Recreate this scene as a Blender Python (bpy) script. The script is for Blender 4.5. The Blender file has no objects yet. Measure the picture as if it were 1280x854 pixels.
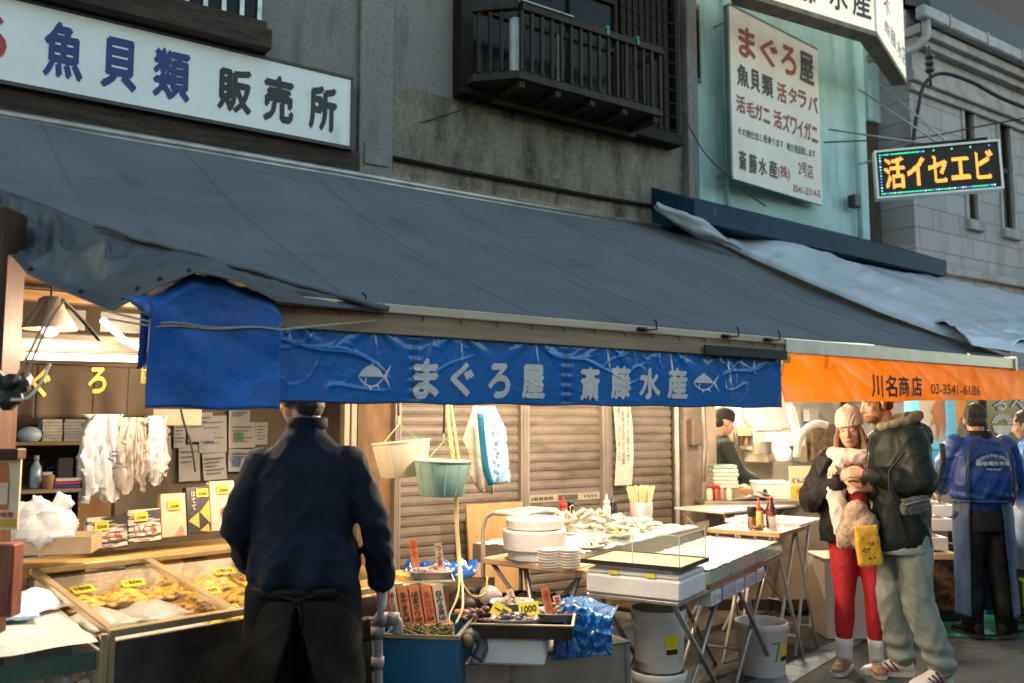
import bpy, bmesh, math, random
from mathutils import Vector, Matrix, Euler, noise
V = Vector
R = math.radians
PI = math.pi
S = bpy.context.scene
C = S.collection
# ---------------------------------------------------------------- camera
F = 1100.0
CAMZ = 1.6
PITCH = R(5.45)
YAW = R(34.3)
cd = bpy.data.cameras.new('camera')
cam = bpy.data.objects.new('camera', cd)
C.objects.link(cam)
cam.location = (0, 0, CAMZ)
cam.rotation_euler = (R(90) + PITCH, 0, -YAW)
cd.sensor_width = 36
cd.lens = 36 * F / 1280
cd.clip_start = 0.05
cd.clip_end = 500
cd.dof.use_dof = True
cd.dof.focus_distance = 4.6
cd.dof.aperture_fstop = 2.2
S.camera = cam
# ---------------------------------------------------------------- sky, sun, exposure (dusk)
w = bpy.data.worlds.new('World')
S.world = w
w.use_nodes = True
wn = w.node_tree.nodes
sky = wn.new('ShaderNodeTexSky')
sky.sky_type = 'NISHITA'
sky.sun_disc = False
SUN_EL, SUN_AZ = R(9), R(-28)
sky.sun_elevation = SUN_EL
sky.sun_rotation = SUN_AZ
sky.air_density = 1.0
sky.ozone_density = 1.2
bg = wn['Background']
bg.inputs[1].default_value = 0.15
tint = wn.new('ShaderNodeMix')
tint.data_type = 'RGBA'
tint.blend_type = 'MULTIPLY'
tint.inputs[0].default_value = 1
tint.inputs[7].default_value = (1.10, 1.0, .84, 1)
w.node_tree.links.new(sky.outputs[0], tint.inputs[6])
w.node_tree.links.new(tint.outputs[2], bg.inputs[0])
sd = bpy.data.lights.new('sun', 'SUN')
sd.energy = 0.12
sd.angle = R(20)
sd.color = (1, .85, .7)
sun = bpy.data.objects.new('sun', sd)
C.objects.link(sun)
sdir = V((math.sin(SUN_AZ) * math.cos(SUN_EL), math.cos(SUN_AZ) * math.cos(SUN_EL), math.sin(SUN_EL)))
sun.rotation_euler = sdir.to_track_quat('Z', 'Y').to_euler()
S.view_settings.view_transform = 'Standard'
S.view_settings.look = 'None'
S.view_settings.gamma = 1
S.view_settings.use_curve_mapping = False
S.view_settings.exposure = 1.95
S.cycles.use_denoising = True
S.cycles.max_bounces = 7
S.cycles.diffuse_bounces = 4
S.cycles.transparent_max_bounces = 10
S.cycles.sample_clamp_indirect = 6
S.cycles.caustics_reflective = False
S.cycles.caustics_refractive = False

# ---------------------------------------------------------------- where things stand
MR = Matrix.Rotation(-YAW, 3, 'Z') @ Matrix.Rotation(R(90) + PITCH, 3, 'X')
FX, FY = math.sin(YAW), math.cos(YAW)
CAM = V((0, 0, CAMZ))
def ray(px, py): return MR @ V(((px - 640) / F, (427 - py) / F, -1))
def onY(px, py, y):
    d = ray(px, py); return CAM + d * (y / d.y)
def onZ(px, py, z):
    d = ray(px, py); return CAM + d * ((z - CAMZ) / d.z)
def at(px, py, f):
    d = ray(px, py); return CAM + d * (f / (d.x * FX + d.y * FY))
def onP(px, py, p, n):
    d = ray(px, py); return CAM + d * ((p - CAM).dot(n) / d.dot(n))
def lerp(a, b, t): return a + (b - a) * t
def interp(xs, ys, x):
    if x <= xs[0]: return ys[0]
    for i in range(1, len(xs)):
        if x <= xs[i]:
            return lerp(ys[i-1], ys[i], (x - xs[i-1]) / (xs[i] - xs[i-1]))
    return ys[-1]
def nz(x, y=0., z=0.): return noise.noise(V((x, y, z)))
def ridge(x, y, z, p=3): return (1 - abs(nz(x, y, z))*2.2 if abs(nz(x, y, z)) < .45 else 0) ** p

# ---------------------------------------------------------------- materials
MATS = {}
def _n(nt, t, **k):
    n = nt.nodes.new(t)
    for a, b in k.items(): setattr(n, a, b)
    return n
def mat(name, col, rough=.6, metal=0, var=.18, scale=6, bump=0, bscale=60, spec=.5, col2=None, stretch=(1, 1, 1),
        coat=0, emit=0, ecol=None, sss=0, ramp=(.35, .7), detail=5, rvar=0.1, trans=0):
    if name in MATS: return MATS[name]
    m = bpy.data.materials.new(name); MATS[name] = m
    m.use_nodes = True
    nt = m.node_tree; L = nt.links.new
    b = nt.nodes['Principled BSDF']
    b.inputs['Roughness'].default_value = rough
    b.inputs['Metallic'].default_value = metal
    b.inputs['Specular IOR Level'].default_value = spec
    b.inputs['Coat Weight'].default_value = coat
    b.inputs['Coat Roughness'].default_value = .12
    if sss: b.inputs['Subsurface Weight'].default_value = sss; b.inputs['Subsurface Radius'].default_value = (.02, .008, .004)
    if trans: b.inputs['Transmission Weight'].default_value = trans
    tc = _n(nt, 'ShaderNodeTexCoord'); mp = _n(nt, 'ShaderNodeMapping')
    mp.inputs['Scale'].default_value = stretch
    L(tc.outputs['Object'], mp.inputs[0])
    t = _n(nt, 'ShaderNodeTexNoise'); t.inputs['Scale'].default_value = scale; t.inputs['Detail'].default_value = detail
    t.inputs['Roughness'].default_value = .6
    L(mp.outputs[0], t.inputs['Vector'])
    r = _n(nt, 'ShaderNodeValToRGB')
    r.color_ramp.elements[0].position = ramp[0]; r.color_ramp.elements[1].position = ramp[1]
    c1 = [max(0, c * (1 - var)) for c in col]
    c2 = list(col2) if col2 else [min(1, c * (1 + var)) for c in col]
    r.color_ramp.elements[0].color = (*c1, 1); r.color_ramp.elements[1].color = (*c2, 1)
    L(t.outputs[0], r.inputs[0]); L(r.outputs[0], b.inputs['Base Color'])
    if rvar:
        mr = _n(nt, 'ShaderNodeMapRange'); mr.inputs[3].default_value = max(0.02, rough - rvar); mr.inputs[4].default_value = min(1, rough + rvar)
        L(t.outputs[0], mr.inputs[0]); L(mr.outputs[0], b.inputs['Roughness'])
    if bump:
        t2 = _n(nt, 'ShaderNodeTexNoise'); t2.inputs['Scale'].default_value = bscale; t2.inputs['Detail'].default_value = 4
        L(mp.outputs[0], t2.inputs['Vector'])
        bp = _n(nt, 'ShaderNodeBump'); bp.inputs['Strength'].default_value = min(1, bump); bp.inputs['Distance'].default_value = .01 * max(1, bump)
        L(t2.outputs[0], bp.inputs['Height']); L(bp.outputs[0], b.inputs['Normal'])
    if emit:
        b.inputs['Emission Color'].default_value = (*(ecol or col), 1); b.inputs['Emission Strength'].default_value = emit
    return m
def stain(m, col, axis=(3, 3, .5), lo=.5, hi=.75, amt=.8, seed=0, scale=1.6):
    """rain streaks and grime with a shape of their own over a wall material"""
    nt = m.node_tree; L = nt.links.new; b = nt.nodes['Principled BSDF']
    src = b.inputs['Base Color'].links[0].from_socket
    tc = _n(nt, 'ShaderNodeTexCoord'); mp = _n(nt, 'ShaderNodeMapping'); mp.inputs['Scale'].default_value = axis
    mp.inputs['Location'].default_value = (seed, seed * 2, 0)
    L(tc.outputs['Object'], mp.inputs[0])
    t = _n(nt, 'ShaderNodeTexNoise'); t.inputs['Scale'].default_value = scale; t.inputs['Detail'].default_value = 8; t.inputs['Roughness'].default_value = .65
    L(mp.outputs[0], t.inputs['Vector'])
    mr = _n(nt, 'ShaderNodeMapRange'); mr.inputs[1].default_value = lo; mr.inputs[2].default_value = hi; mr.inputs[4].default_value = amt
    L(t.outputs[0], mr.inputs[0])
    mx = _n(nt, 'ShaderNodeMix', data_type='RGBA')
    L(mr.outputs[0], mx.inputs[0]); L(src, mx.inputs[6]); mx.inputs[7].default_value = (*col, 1)
    L(mx.outputs[2], b.inputs['Base Color'])
    return m
def glassy(name, tint=(1, 1, 1), ior=1.45, rough=.02, dirt=0.0):
    if name in MATS: return MATS[name]
    m = bpy.data.materials.new(name); MATS[name] = m; m.use_nodes = True
    nt = m.node_tree; L = nt.links.new; nt.nodes.remove(nt.nodes['Principled BSDF'])
    o = nt.nodes['Material Output']
    tr = _n(nt, 'ShaderNodeBsdfTransparent'); tr.inputs[0].default_value = (*tint, 1)
    gl = _n(nt, 'ShaderNodeBsdfGlossy'); gl.inputs['Roughness'].default_value = rough
    fr = _n(nt, 'ShaderNodeFresnel'); fr.inputs[0].default_value = ior
    ge = _n(nt, 'ShaderNodeNewGeometry'); mu = _n(nt, 'ShaderNodeMath', operation='MULTIPLY'); iv = _n(nt, 'ShaderNodeMath', operation='SUBTRACT'); iv.inputs[0].default_value = 1
    L(ge.outputs['Backfacing'], iv.inputs[1]); L(iv.outputs[0], mu.inputs[0]); L(fr.outputs[0], mu.inputs[1])
    mx = _n(nt, 'ShaderNodeMixShader'); L(mu.outputs[0], mx.inputs[0]); L(tr.outputs[0], mx.inputs[1]); L(gl.outputs[0], mx.inputs[2])
    last = mx
    if dirt:
        df = _n(nt, 'ShaderNodeBsdfDiffuse'); df.inputs[0].default_value = (.75, .75, .75, 1)
        t = _n(nt, 'ShaderNodeTexNoise'); t.inputs['Scale'].default_value = 7; t.inputs['Detail'].default_value = 6
        mr = _n(nt, 'ShaderNodeMapRange'); mr.inputs[1].default_value = .35; mr.inputs[2].default_value = .8; mr.inputs[3].default_value = dirt * .3; mr.inputs[4].default_value = dirt
        L(t.outputs[0], mr.inputs[0])
        m2 = _n(nt, 'ShaderNodeMixShader'); L(mr.outputs[0], m2.inputs[0]); L(mx.outputs[0], m2.inputs[1]); L(df.outputs[0], m2.inputs[2]); last = m2
    L(last.outputs[0], o.inputs[0])
    return m
def film(name, col, trans=.5, clear=.0, gloss=.08, rough=.2, var=.15, scale=10):
    """thin cloth or plastic film: light goes through it"""
    m = mat(name, col, rough, var=var, scale=scale)
    if 'film' in m: return m
    m['film'] = 1
    nt = m.node_tree; L = nt.links.new; b = nt.nodes['Principled BSDF']; src = b.inputs['Base Color'].links[0].from_socket
    tl = _n(nt, 'ShaderNodeBsdfTranslucent'); L(src, tl.inputs[0]); mx = _n(nt, 'ShaderNodeMixShader'); mx.inputs[0].default_value = trans
    L(b.outputs[0], mx.inputs[1]); L(tl.outputs[0], mx.inputs[2]); last = mx
    if clear:
        tp = _n(nt, 'ShaderNodeBsdfTransparent'); m2 = _n(nt, 'ShaderNodeMixShader'); m2.inputs[0].default_value = clear; L(mx.outputs[0], m2.inputs[1]); L(tp.outputs[0], m2.inputs[2]); last = m2
    L(last.outputs[0], nt.nodes['Material Output'].inputs[0]); return m
def lampmat(name, col, strength):
    if name in MATS: return MATS[name]
    m = bpy.data.materials.new(name); MATS[name] = m; m.use_nodes = True
    nt = m.node_tree; nt.nodes.remove(nt.nodes['Principled BSDF'])
    e = _n(nt, 'ShaderNodeEmission'); e.inputs[0].default_value = (*col, 1); e.inputs[1].default_value = strength
    nt.links.new(e.outputs[0], nt.nodes['Material Output'].inputs[0]); return m
def wood(name, col, rough=.6, scale=3, stretch=(1, 12, 12), var=.35, bump=.15):
    return mat(name, col, rough, spec=.22, var=var, scale=scale, stretch=stretch, bump=bump, bscale=18, detail=8)

# ---------------------------------------------------------------- shapes
class MB:
    def __init__(s): s.bm = bmesh.new()
    def box(s, c, d, rot=None, bev=0, seg=1):
        m = Matrix.Translation(V(c))
        if rot is not None: m = m @ (rot if isinstance(rot, Matrix) else Euler(rot).to_matrix().to_4x4())
        m = m @ Matrix.Diagonal((d[0], d[1], d[2], 1))
        r = bmesh.ops.create_cube(s.bm, size=1, matrix=m)
        if bev:
            es = list({e for v in r['verts'] for e in v.link_edges})
            bmesh.ops.bevel(s.bm, geom=es, offset=bev, segments=seg, affect='EDGES', profile=.5)
        return s
    def bx(s, x0, x1, y0, y1, z0, z1, bev=0):
        return s.box(((x0+x1)/2, (y0+y1)/2, (z0+z1)/2), (abs(x1-x0), abs(y1-y0), abs(z1-z0)), bev=bev)
    def loft(s, rings, cap=True):
        vs = [[s.bm.verts.new(p) for p in r] for r in rings]
        n = len(vs[0])
        for a, b in zip(vs, vs[1:]):
            for i in range(n):
                s.bm.faces.new((a[i], a[(i+1) % n], b[(i+1) % n], b[i]))
        if cap:
            s.bm.faces.new(vs[0][::-1]); s.bm.faces.new(vs[-1])
        return s
    def tube(s, pts, r, n=8, ref=None, cap=True, round_=False):
        pts = [V(p) for p in pts]
        rs = r if isinstance(r, (list, tuple)) else [r] * len(pts)
        rs = [(q, q) if not isinstance(q, (list, tuple)) else q for q in rs]
        T = []
        for i in range(len(pts)):
            a = pts[max(0, i-1)]; b = pts[min(len(pts)-1, i+1)]
            t = b - a
            T.append(t.normalized() if t.length > 1e-9 else V((0, 0, 1)))
        u = V(ref) if ref else (V((1, 0, 0)) if abs(T[0].x) < .8 else V((0, 1, 0)))
        rings = []
        def ring(p, t, q, k=1.0, off=0.0):
            nonlocal u
            u = (u - t * u.dot(t))
            u = u.normalized() if u.length > 1e-6 else t.orthogonal().normalized()
            v = t.cross(u)
            return [p + t * off + (u * math.cos(2*PI*j/n) * q[0] + v * math.sin(2*PI*j/n) * q[1]) * k for j in range(n)]
        for i, p in enumerate(pts):
            if i == 0 and round_:
                m = min(rs[0])
                rings.append(ring(p, T[0], rs[0], .35, -m * .92)); rings.append(ring(p, T[0], rs[0], .78, -m * .62))
            rings.append(ring(p, T[i], rs[i]))
            if i == len(pts)-1 and round_:
                m = min(rs[-1])
                rings.append(ring(p, T[i], rs[i], .78, m * .62)); rings.append(ring(p, T[i], rs[i], .35, m * .92))
        return s.loft(rings, cap)
    def lathe(s, prof, n=24, c=(0, 0, 0), sx=1, sy=1, cap=True):
        c = V(c)
        return s.loft([[c + V((r * math.cos(2*PI*j/n) * sx, r * math.sin(2*PI*j/n) * sy, z)) for j in range(n)] for r, z in prof], cap)
    def grid(s, f, nu, nv):
        g = [[s.bm.verts.new(f(i/nu, j/nv)) for j in range(nv+1)] for i in range(nu+1)]
        for i in range(nu):
            for j in range(nv):
                s.bm.faces.new((g[i][j], g[i+1][j], g[i+1][j+1], g[i][j+1]))
        return s
    def prism(s, poly, f0, f1):
        a = [s.bm.verts.new(f0(*p)) for p in poly]; b = [s.bm.verts.new(f1(*p)) for p in poly]
        n = len(poly)
        for i in range(n): s.bm.faces.new((a[i], a[(i+1) % n], b[(i+1) % n], b[i]))
        s.bm.faces.new(a[::-1]); s.bm.faces.new(b)
        return s
    def ell(s, c, r, nu=16, nv=10, rot=None):
        m = Matrix.Translation(V(c))
        if rot is not None: m = m @ Euler(rot).to_matrix().to_4x4()
        bmesh.ops.create_uvsphere(s.bm, u_segments=nu, v_segments=nv, radius=1, matrix=m @ Matrix.Diagonal((r[0], r[1], r[2], 1)))
        return s
    def mesh(s, name, smooth=False):
        bmesh.ops.recalc_face_normals(s.bm, faces=s.bm.faces)
        me = bpy.data.meshes.new(name); s.bm.to_mesh(me); s.bm.free()
        if smooth: me.shade_smooth()
        return me
def props(o, label=None, cat=None, group=None, kind=None):
    if label: o['label'] = label
    if cat: o['category'] = cat
    if group: o['group'] = group
    if kind: o['kind'] = kind
    return o
def thing(name, label, cat, loc=(0, 0, 0), rz=0, group=None):
    o = bpy.data.objects.new(name, None); C.objects.link(o)
    o.empty_display_size = .1
    o.location = loc; o.rotation_euler = (0, 0, rz)
    return props(o, label, cat, group)
def part(name, mb, m, parent=None, smooth=False, label=None, loc=None, rot=None):
    me = mb if isinstance(mb, bpy.types.Mesh) else mb.mesh(name, smooth)
    if m: me.materials.clear(); me.materials.append(m)
    o = bpy.data.objects.new(name, me); C.objects.link(o)
    if parent: o.parent = parent
    if loc is not None: o.location = loc
    if rot is not None: o.rotation_euler = rot
    if label: o['label'] = label
    return o
def solo(name, label, cat, mb, m, loc=(0, 0, 0), rz=0, group=None, smooth=False, rot=None):
    o = part(name, mb, m, None, smooth); o.location = loc; o.rotation_euler = rot if rot is not None else (0, 0, rz)
    return props(o, label, cat, group)
def struct(name, mb, m, smooth=False):
    o = part(name, mb, m, None, smooth); o['kind'] = 'structure'; return o
def solid(o, t, off=0):
    md = o.modifiers.new('solid', 'SOLIDIFY'); md.thickness = t; md.offset = off; return o
def clone(root, loc, rz, label, group=None, rot=None):
    r = root.copy(); C.objects.link(r); r.location = loc; r.rotation_euler = rot if rot else (0, 0, rz)
    r['label'] = label
    if group: r['group'] = group
    for ch in list(root.children):
        c = ch.copy(); C.objects.link(c); c.parent = r
        for g in ch.children:
            d = g.copy(); C.objects.link(d); d.parent = c
    return r
TXT = {}
def text_mesh(body, size=1.0, bold=0.0, extrude=0.0, spacing=1.0):
    """flat mesh of the letters in the XY plane, centred, width along x"""
    cu = bpy.data.curves.new('lettering', 'FONT'); cu.body = body; cu.size = size; cu.offset = bold * size; cu.extrude = extrude
    cu.space_character = spacing; cu.resolution_u = 3; cu.align_x = 'LEFT'
    o = bpy.data.objects.new('lettering', cu); C.objects.link(o)
    dg = bpy.context.evaluated_depsgraph_get()
    me = bpy.data.meshes.new_from_object(o.evaluated_get(dg))
    bpy.data.objects.remove(o); bpy.data.curves.remove(cu)
    xs = [v.co.x for v in me.vertices]; ys = [v.co.y for v in me.vertices]
    cx, cy = (min(xs)+max(xs))/2, (min(ys)+max(ys))/2
    for v in me.vertices: v.co.x -= cx; v.co.y -= cy
    return me, max(xs)-min(xs), max(ys)-min(ys)
def lettering(body, w, h, place, bold=.02, sub=0, jitter=0):
    """letters fitted to w x h; thick strokes come from slightly shifted layers, each vertex sent through place(x, y)"""
    me, tw, th = text_mesh(body, 1.0, 0)
    bm = bmesh.new(); bm.from_mesh(me); bpy.data.meshes.remove(me)
    if sub:
        bmesh.ops.triangulate(bm, faces=bm.faces)
        for k in range(sub):
            le = [e for e in bm.edges if e.calc_length() > .12 / (k + 1)]
            bmesh.ops.subdivide_edges(bm, edges=le, cuts=1)
            bmesh.ops.triangulate(bm, faces=bm.faces)
    dirs = [(0, 0)]
    if bold > .008: dirs += [(-1, -.25), (1, .25), (.3, 1), (-.3, -1)]
    out = MB()
    for k, (dx, dy) in enumerate(dirs):
        t = bmesh.new(); tm = bpy.data.meshes.new('t'); bm.to_mesh(tm); t.from_mesh(tm); bpy.data.meshes.remove(tm)
        p0 = place(0, 0); nrm = (place(.01, 0) - p0).cross(place(0, .01) - p0).normalized()
        if nrm.dot(V((0, -1, 0))) < 0 and abs(nrm.y) > .2: nrm = -nrm
        for v in t.verts:
            x, y = (v.co.x + dx*bold) * w / (tw + 2*bold), (v.co.y + dy*bold) * h / (th + 2*bold)
            v.co = place(x, y) + nrm * (.0003 * k)
        tm = bpy.data.meshes.new('t'); t.to_mesh(tm); t.free(); out.bm.from_mesh(tm); bpy.data.meshes.remove(tm)
    bm.free()
    return out
def merge(mbs):
    out = MB()
    for m in mbs:
        me = bpy.data.meshes.new('t'); m.bm.to_mesh(me); m.bm.free(); out.bm.from_mesh(me); bpy.data.meshes.remove(me)
    return out
def quad_place(p00, p10, p01, off):
    """local letter coords -> plane: x axis from p00 to p10 and y axis from p00 to p01 as unit directions, centred at p00"""
    def f(x, y): return V(p00) + V(p10) * x + V(p01) * y + V(off)
    return f
def remesh(mb, voxel, smooth=2, wrinkle=None):
    me = mb.mesh('t')
    o = bpy.data.objects.new('t', me); C.objects.link(o)
    md = o.modifiers.new('r', 'REMESH'); md.mode = 'VOXEL'; md.voxel_size = voxel; md.use_smooth_shade = True
    if smooth:
        sm = o.modifiers.new('s', 'SMOOTH'); sm.iterations = smooth; sm.factor = .5
    dg = bpy.context.evaluated_depsgraph_get()
    out = bpy.data.meshes.new_from_object(o.evaluated_get(dg))
    bpy.data.objects.remove(o); bpy.data.meshes.remove(me)
    if wrinkle:
        ns = [v.normal.copy() for v in out.vertices]
        for v, n in zip(out.vertices, ns): v.co += n * wrinkle(v.co)
    out.shade_smooth()
    return out
# ================================================================ SETTING
asph = mat('asphalt', (.05, .05, .052), .75, var=.35, scale=9, bump=.8, bscale=180, rvar=.2)
conc = stain(mat('concrete_floor', (.16, .14, .125), .6, var=.3, scale=4, bump=.3, bscale=60), (.03, .028, .026), (1, 1, 1), .5, .7, .8)
struct('ground', MB().bx(-60, 80, -60, 80, -.4, 0), asph)
OPP = thing('opposite_building', 'plain grey building across the street behind the viewer', 'building', (0, -6.5, 0))
part('wall', MB().bx(-14, 26, -6, -2, 0, 5.8), mat('opposite_wall', (.16, .155, .15), .8, var=.2, scale=2), OPP)
struct('pavement', MB().prism([(-3, 3.72), (1.9, 3.72), (3.4, 4.45), (5.6, 5.0), (9.6, 5.15), (9.6, 9.5), (-3, 9.5)], lambda x, y: V((x, y, -.1)), lambda x, y: V((x, y, .05))), conc)
ln = MB(); a0, a1, b0, b1 = onZ(925, 858, .004), onZ(1052, 797, .004), onZ(975, 862, .004), onZ(1080, 800, .004)
ln.grid(lambda u, v: lerp(lerp(a0, a1, u), lerp(b0, b1, u), v) + V((0, 0, 0)), 12, 2)
struct('painted_road_line', ln, mat('worn_line_paint', (.13, .15, .17), .6, var=.5, scale=14, bump=.3, bscale=150, ramp=(.3, .6)))

# ================================================================ BUILDINGS
WY = 5.9
stucco = mat('grey_stucco', (.225, .217, .212), .85, var=.2, scale=40, bump=.8, bscale=150)
stain(stucco, (.045, .04, .034), (2.6, 2.6, .5), .5, .74, .85, 3)
stain(stucco, (.34, .33, .3), (1, 1, 1), .58, .7, .35, 9, 2.2)
lowstucco = mat('damp_stucco', (.225, .205, .16), .85, var=.25, scale=30, bump=.8, bscale=120)
stain(lowstucco, (.025, .021, .016), (2.2, 2.2, .7), .44, .64, .95, 5)
stain(lowstucco, (.42, .39, .32), (1.5, 1.5, 1.2), .6, .68, .5, 12, 3)
darkwood = wood('blackened_timber', (.016, .012, .010), .7, 3, (10, 10, 1), .5)
brownwood = wood('brown_timber', (.045, .03, .022), .65, 3, (1.2, 10, 10), .6)
steelg = mat('galvanised_steel', (.42, .42, .41), .38, .8, var=.2, scale=10)
stain(steelg, (.12, .08, .05), (3, 3, 3), .58, .7, .5)
alu = mat('aluminium', (.62, .61, .58), .38, .75, var=.12, scale=8)
beigemetal = mat('beige_painted_metal', (.42, .35, .27), .5, 0, var=.14, scale=5)
stain(beigemetal, (.1, .07, .05), (8, 8, 1), .58, .75, .6)
darkglass = mat('dark_window_glass', (.010, .011, .012), .15, 0, var=.2, spec=.15)

B = thing('weathered_building', 'weathered grey stucco shop building with a wooden balcony upstairs', 'building', (0, WY, 0))
def wx(px, py, y=WY): return onY(px, py, y)
XR = wx(866, 200).x
XS0 = wx(491, 520, 5.75).x
mb = MB().bx(-3, wx(448, 100).x, 0, .2, 2.45, 8).bx(wx(448, 100).x, XR, .0, .2, 2.45, 8)
part('wall', mb, stucco, B)
part('lower_wall', MB().bx(wx(489.5, 100).x, XR, -.002, .2, 2.45, 4.2), lowstucco, B, label='damp stained stucco below the balcony')
part('pilaster', MB().bx(wx(447, 100).x, wx(489, 100).x, -.045, .003, 2.5, 8, .006), stucco, B)
part('pilaster', MB().bx(wx(851, 100).x, XR, -.09, -.001, 2.5, 8, .008), stucco, B)
part('fascia_board', MB().bx(-3, wx(446, 200).x, -.06, -.001, 3.36, 3.6, .006), brownwood, B)
# stub of a cast bracket and old pipe under the balcony
p = wx(467, 198)
part('bracket_plate', MB().bx(p.x-.1, p.x+.1, -.06, -.046, p.z-.07, p.z+.1, .008), stucco, B)
pp = [wx(x, y, WY-.03) - V((0, WY, 0)) for x, y in ((490, 197), (560, 211), (660, 230), (745, 246), (842, 262))]
part('drain_pipe', MB().tube(pp, .018, 8), darkwood, B, True)
# projecting bay behind balcony
by = 5.76
x0, x1 = wx(577, 60, by).x, wx(849, 60, by).x
bz = 4.265
bay = part('window_bay', MB().bx(x0, x0+.09, by-WY, 0, bz, 7.2).bx(x1-.05, x1, by-WY, 0, bz, 7.2).bx(x0, x1, by-WY-.03, .0, bz-.06, bz+.05, .006), darkwood, B)
xs = wx(778, 60, by).x
sid = MB()
k = int((x1-.05-xs)/.075)
for i in range(k):
    xa = xs + i*.075
    sid.bx(xa, xa+.052, by-WY+.012, 0, bz+.05, 7.2).bx(xa+.052, xa+.075, by-WY+.03, 0, bz+.05, 7.2)
for j in range(22): sid.bx(xs, x1-.05, by-WY+.006, by-WY+.011, bz+.08+j*.13, bz+.09+j*.13)
part('siding', sid, darkwood, bay)
part('window_pane', MB().bx(x0+.09, xs-.05, by-WY+.04, by-WY+.06, bz+.05, 7.2), darkglass, bay)
wf = MB()
for q in (.0, .33, .66, 1): 
    xx = lerp(x0+.1, xs-.06, q); wf.bx(xx-.018, xx+.018, by-WY+.01, by-WY+.038, bz+.05, 7.2)
for zz in (4.95, 5.4): wf.bx(x0+.09, xs-.05, by-WY+.012, by-WY+.036, zz-.02, zz+.02)
part('window_frame', wf, darkwood, bay)
# balcony, its left end cut at a slant
bf = 5.38
Kc = onY(648, 3, bf); bl = Kc.x; zt_b = Kc.z; zd = onY(648, 97, bf).z; br = onY(828, 110, bf).x
Wl = onY(591, 60, 5.64)
bw = wood('olive_brown_timber', (.034, .027, .018), .6, 3, (10, 10, 1), .5)
outl_b = [(Wl.x, by-WY-.001), (Wl.x, Wl.y-WY), (bl, bf-WY), (br, bf-WY), (br, by-WY-.001)]
def seg(m_, p, q, z0, z1, t):
    d = V((q[0]-p[0], q[1]-p[1], 0)); c = V(((p[0]+q[0])/2, (p[1]+q[1])/2, (z0+z1)/2))
    return m_.box(c, (d.length, t, z1-z0), Matrix.Rotation(math.atan2(d.y, d.x), 4, 'Z'), .004)
db = MB().prism(outl_b, lambda x, y: V((x, y, zd)), lambda x, y: V((x, y, zd+.06)))
seg(db, outl_b[1], outl_b[2], zt_b-.055, zt_b, .06); seg(db, (bl+.03, bf-WY+.002), (br, bf-WY+.002), zt_b-.056, zt_b+.002, .055)
seg(db, (br, bf-WY+.03), (br, by-WY-.01), zt_b-.055, zt_b, .05)
bal = part('balcony', db, bw, B)
rl = MB()
for i in range(16):
    xx = lerp(bl+.03, br-.025, i/15); rl.bx(xx-.014, xx+.014, bf-WY-.012, bf-WY+.018, zd+.061, zt_b-.057, .003)
for i in range(1, 4):
    q = V((lerp(Wl.x, bl, i/4-.12), lerp(Wl.y, bf, i/4-.12)-WY, 0)); rl.bx(q.x-.014, q.x+.014, q.y-.014, q.y+.014, zd+.061, zt_b-.056, .003)
part('baluster_row', rl, bw, bal)
me = MB()
for i in range(24): me.bx(bl+.05+i*.05, bl+.052+i*.05, bf-WY+.035, bf-WY+.037, zd+.06, zt_b-.06)
for i in range(18): me.bx(bl+.05, br-.02, bf-WY+.0375, bf-WY+.0395, zd+.08+i*.026, zd+.0815+i*.026)
part('wire_mesh', me, mat('dull_wire', (.12, .12, .12), .5, .6), bal)
jo_ = MB()
for k in range(5):
    xx = lerp(bl+.03, br-.08, k/4); jo_.bx(xx, xx+.05, bf-WY+.03, by-WY-.04, zd-.055, zd-.002)
jo_.bx(bl+.0, br, by-WY-.039, by-WY-.001, zd-.09, zd-.002)
part('joists', jo_, bw, bal)
solo('white_pipe_cover', 'pale plastic roll standing behind the balcony corner bars', 'roll', MB().lathe([(.045, 0), (.048, .01), (.048, .44), (.04, .45)], 16), mat('pale_plastic', (.42, .45, .48), .4), (bl+.03, bf+.09, zd+.062), smooth=True)
solo('pale_board', 'pale plank leaning on the balcony railing', 'board', MB().bx(0, .05, 0, .012, 0, .42), mat('pale_wood', (.3, .27, .2), .6), (bl+.42, bf+.06, zd+.062))
gm = mat('green_clip_plastic', (.02, .2, .14), .5)
g = MB().bx(-.022, .022, -.034, .034, 0, .03, .006).bx(-.014, .014, -.036, -.03, -.05, 0, .002)
solo('clothes_peg', 'green peg clipped on the middle of the balcony rail', 'peg', g, gm, (lerp(bl, br, .58), bf, zt_b+.004), group='green pegs')
g = MB().bx(-.014, .014, -.034, .034, 0, .03, .006).bx(-.010, .010, -.036, -.03, -.05, 0, .002)
solo('clothes_peg', 'thin green peg nearest the right end of the balcony rail', 'peg', g, gm, (lerp(bl, br, .80), bf, zt_b+.004), group='green pegs')
solo('corrugated_sheet', 'pale translucent sheet lying on top of balcony rail', 'sheet', MB().bx(0, .52, -.04, .05, 0, .012), mat('pale_sheet', (.3, .32, .34), .4), (bl, bf, zt_b+.003))
# upper-left window box
q = onY(340, 62, 5.68)
x1b = q.x; zb = q.z
lb = part('window_box', MB().bx(-2, x1b, 5.68-WY, 0, zb, zb+.14, .008).bx(-2, x1b-.03, 5.71-WY, 0, zb+.141, zb+.2), brownwood, B)
part('window_pane', MB().bx(-2, x1b-.05, 5.76-WY, 5.78-WY, zb+.2, 7.0), darkglass, lb)
fr = MB()
for i in range(9): fr.bx(x1b-.09-i*.12, x1b-.06-i*.12, 5.73-WY, 5.755-WY, zb+.2, 6.8)
part('window_frame', fr, steelg, lb)
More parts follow.
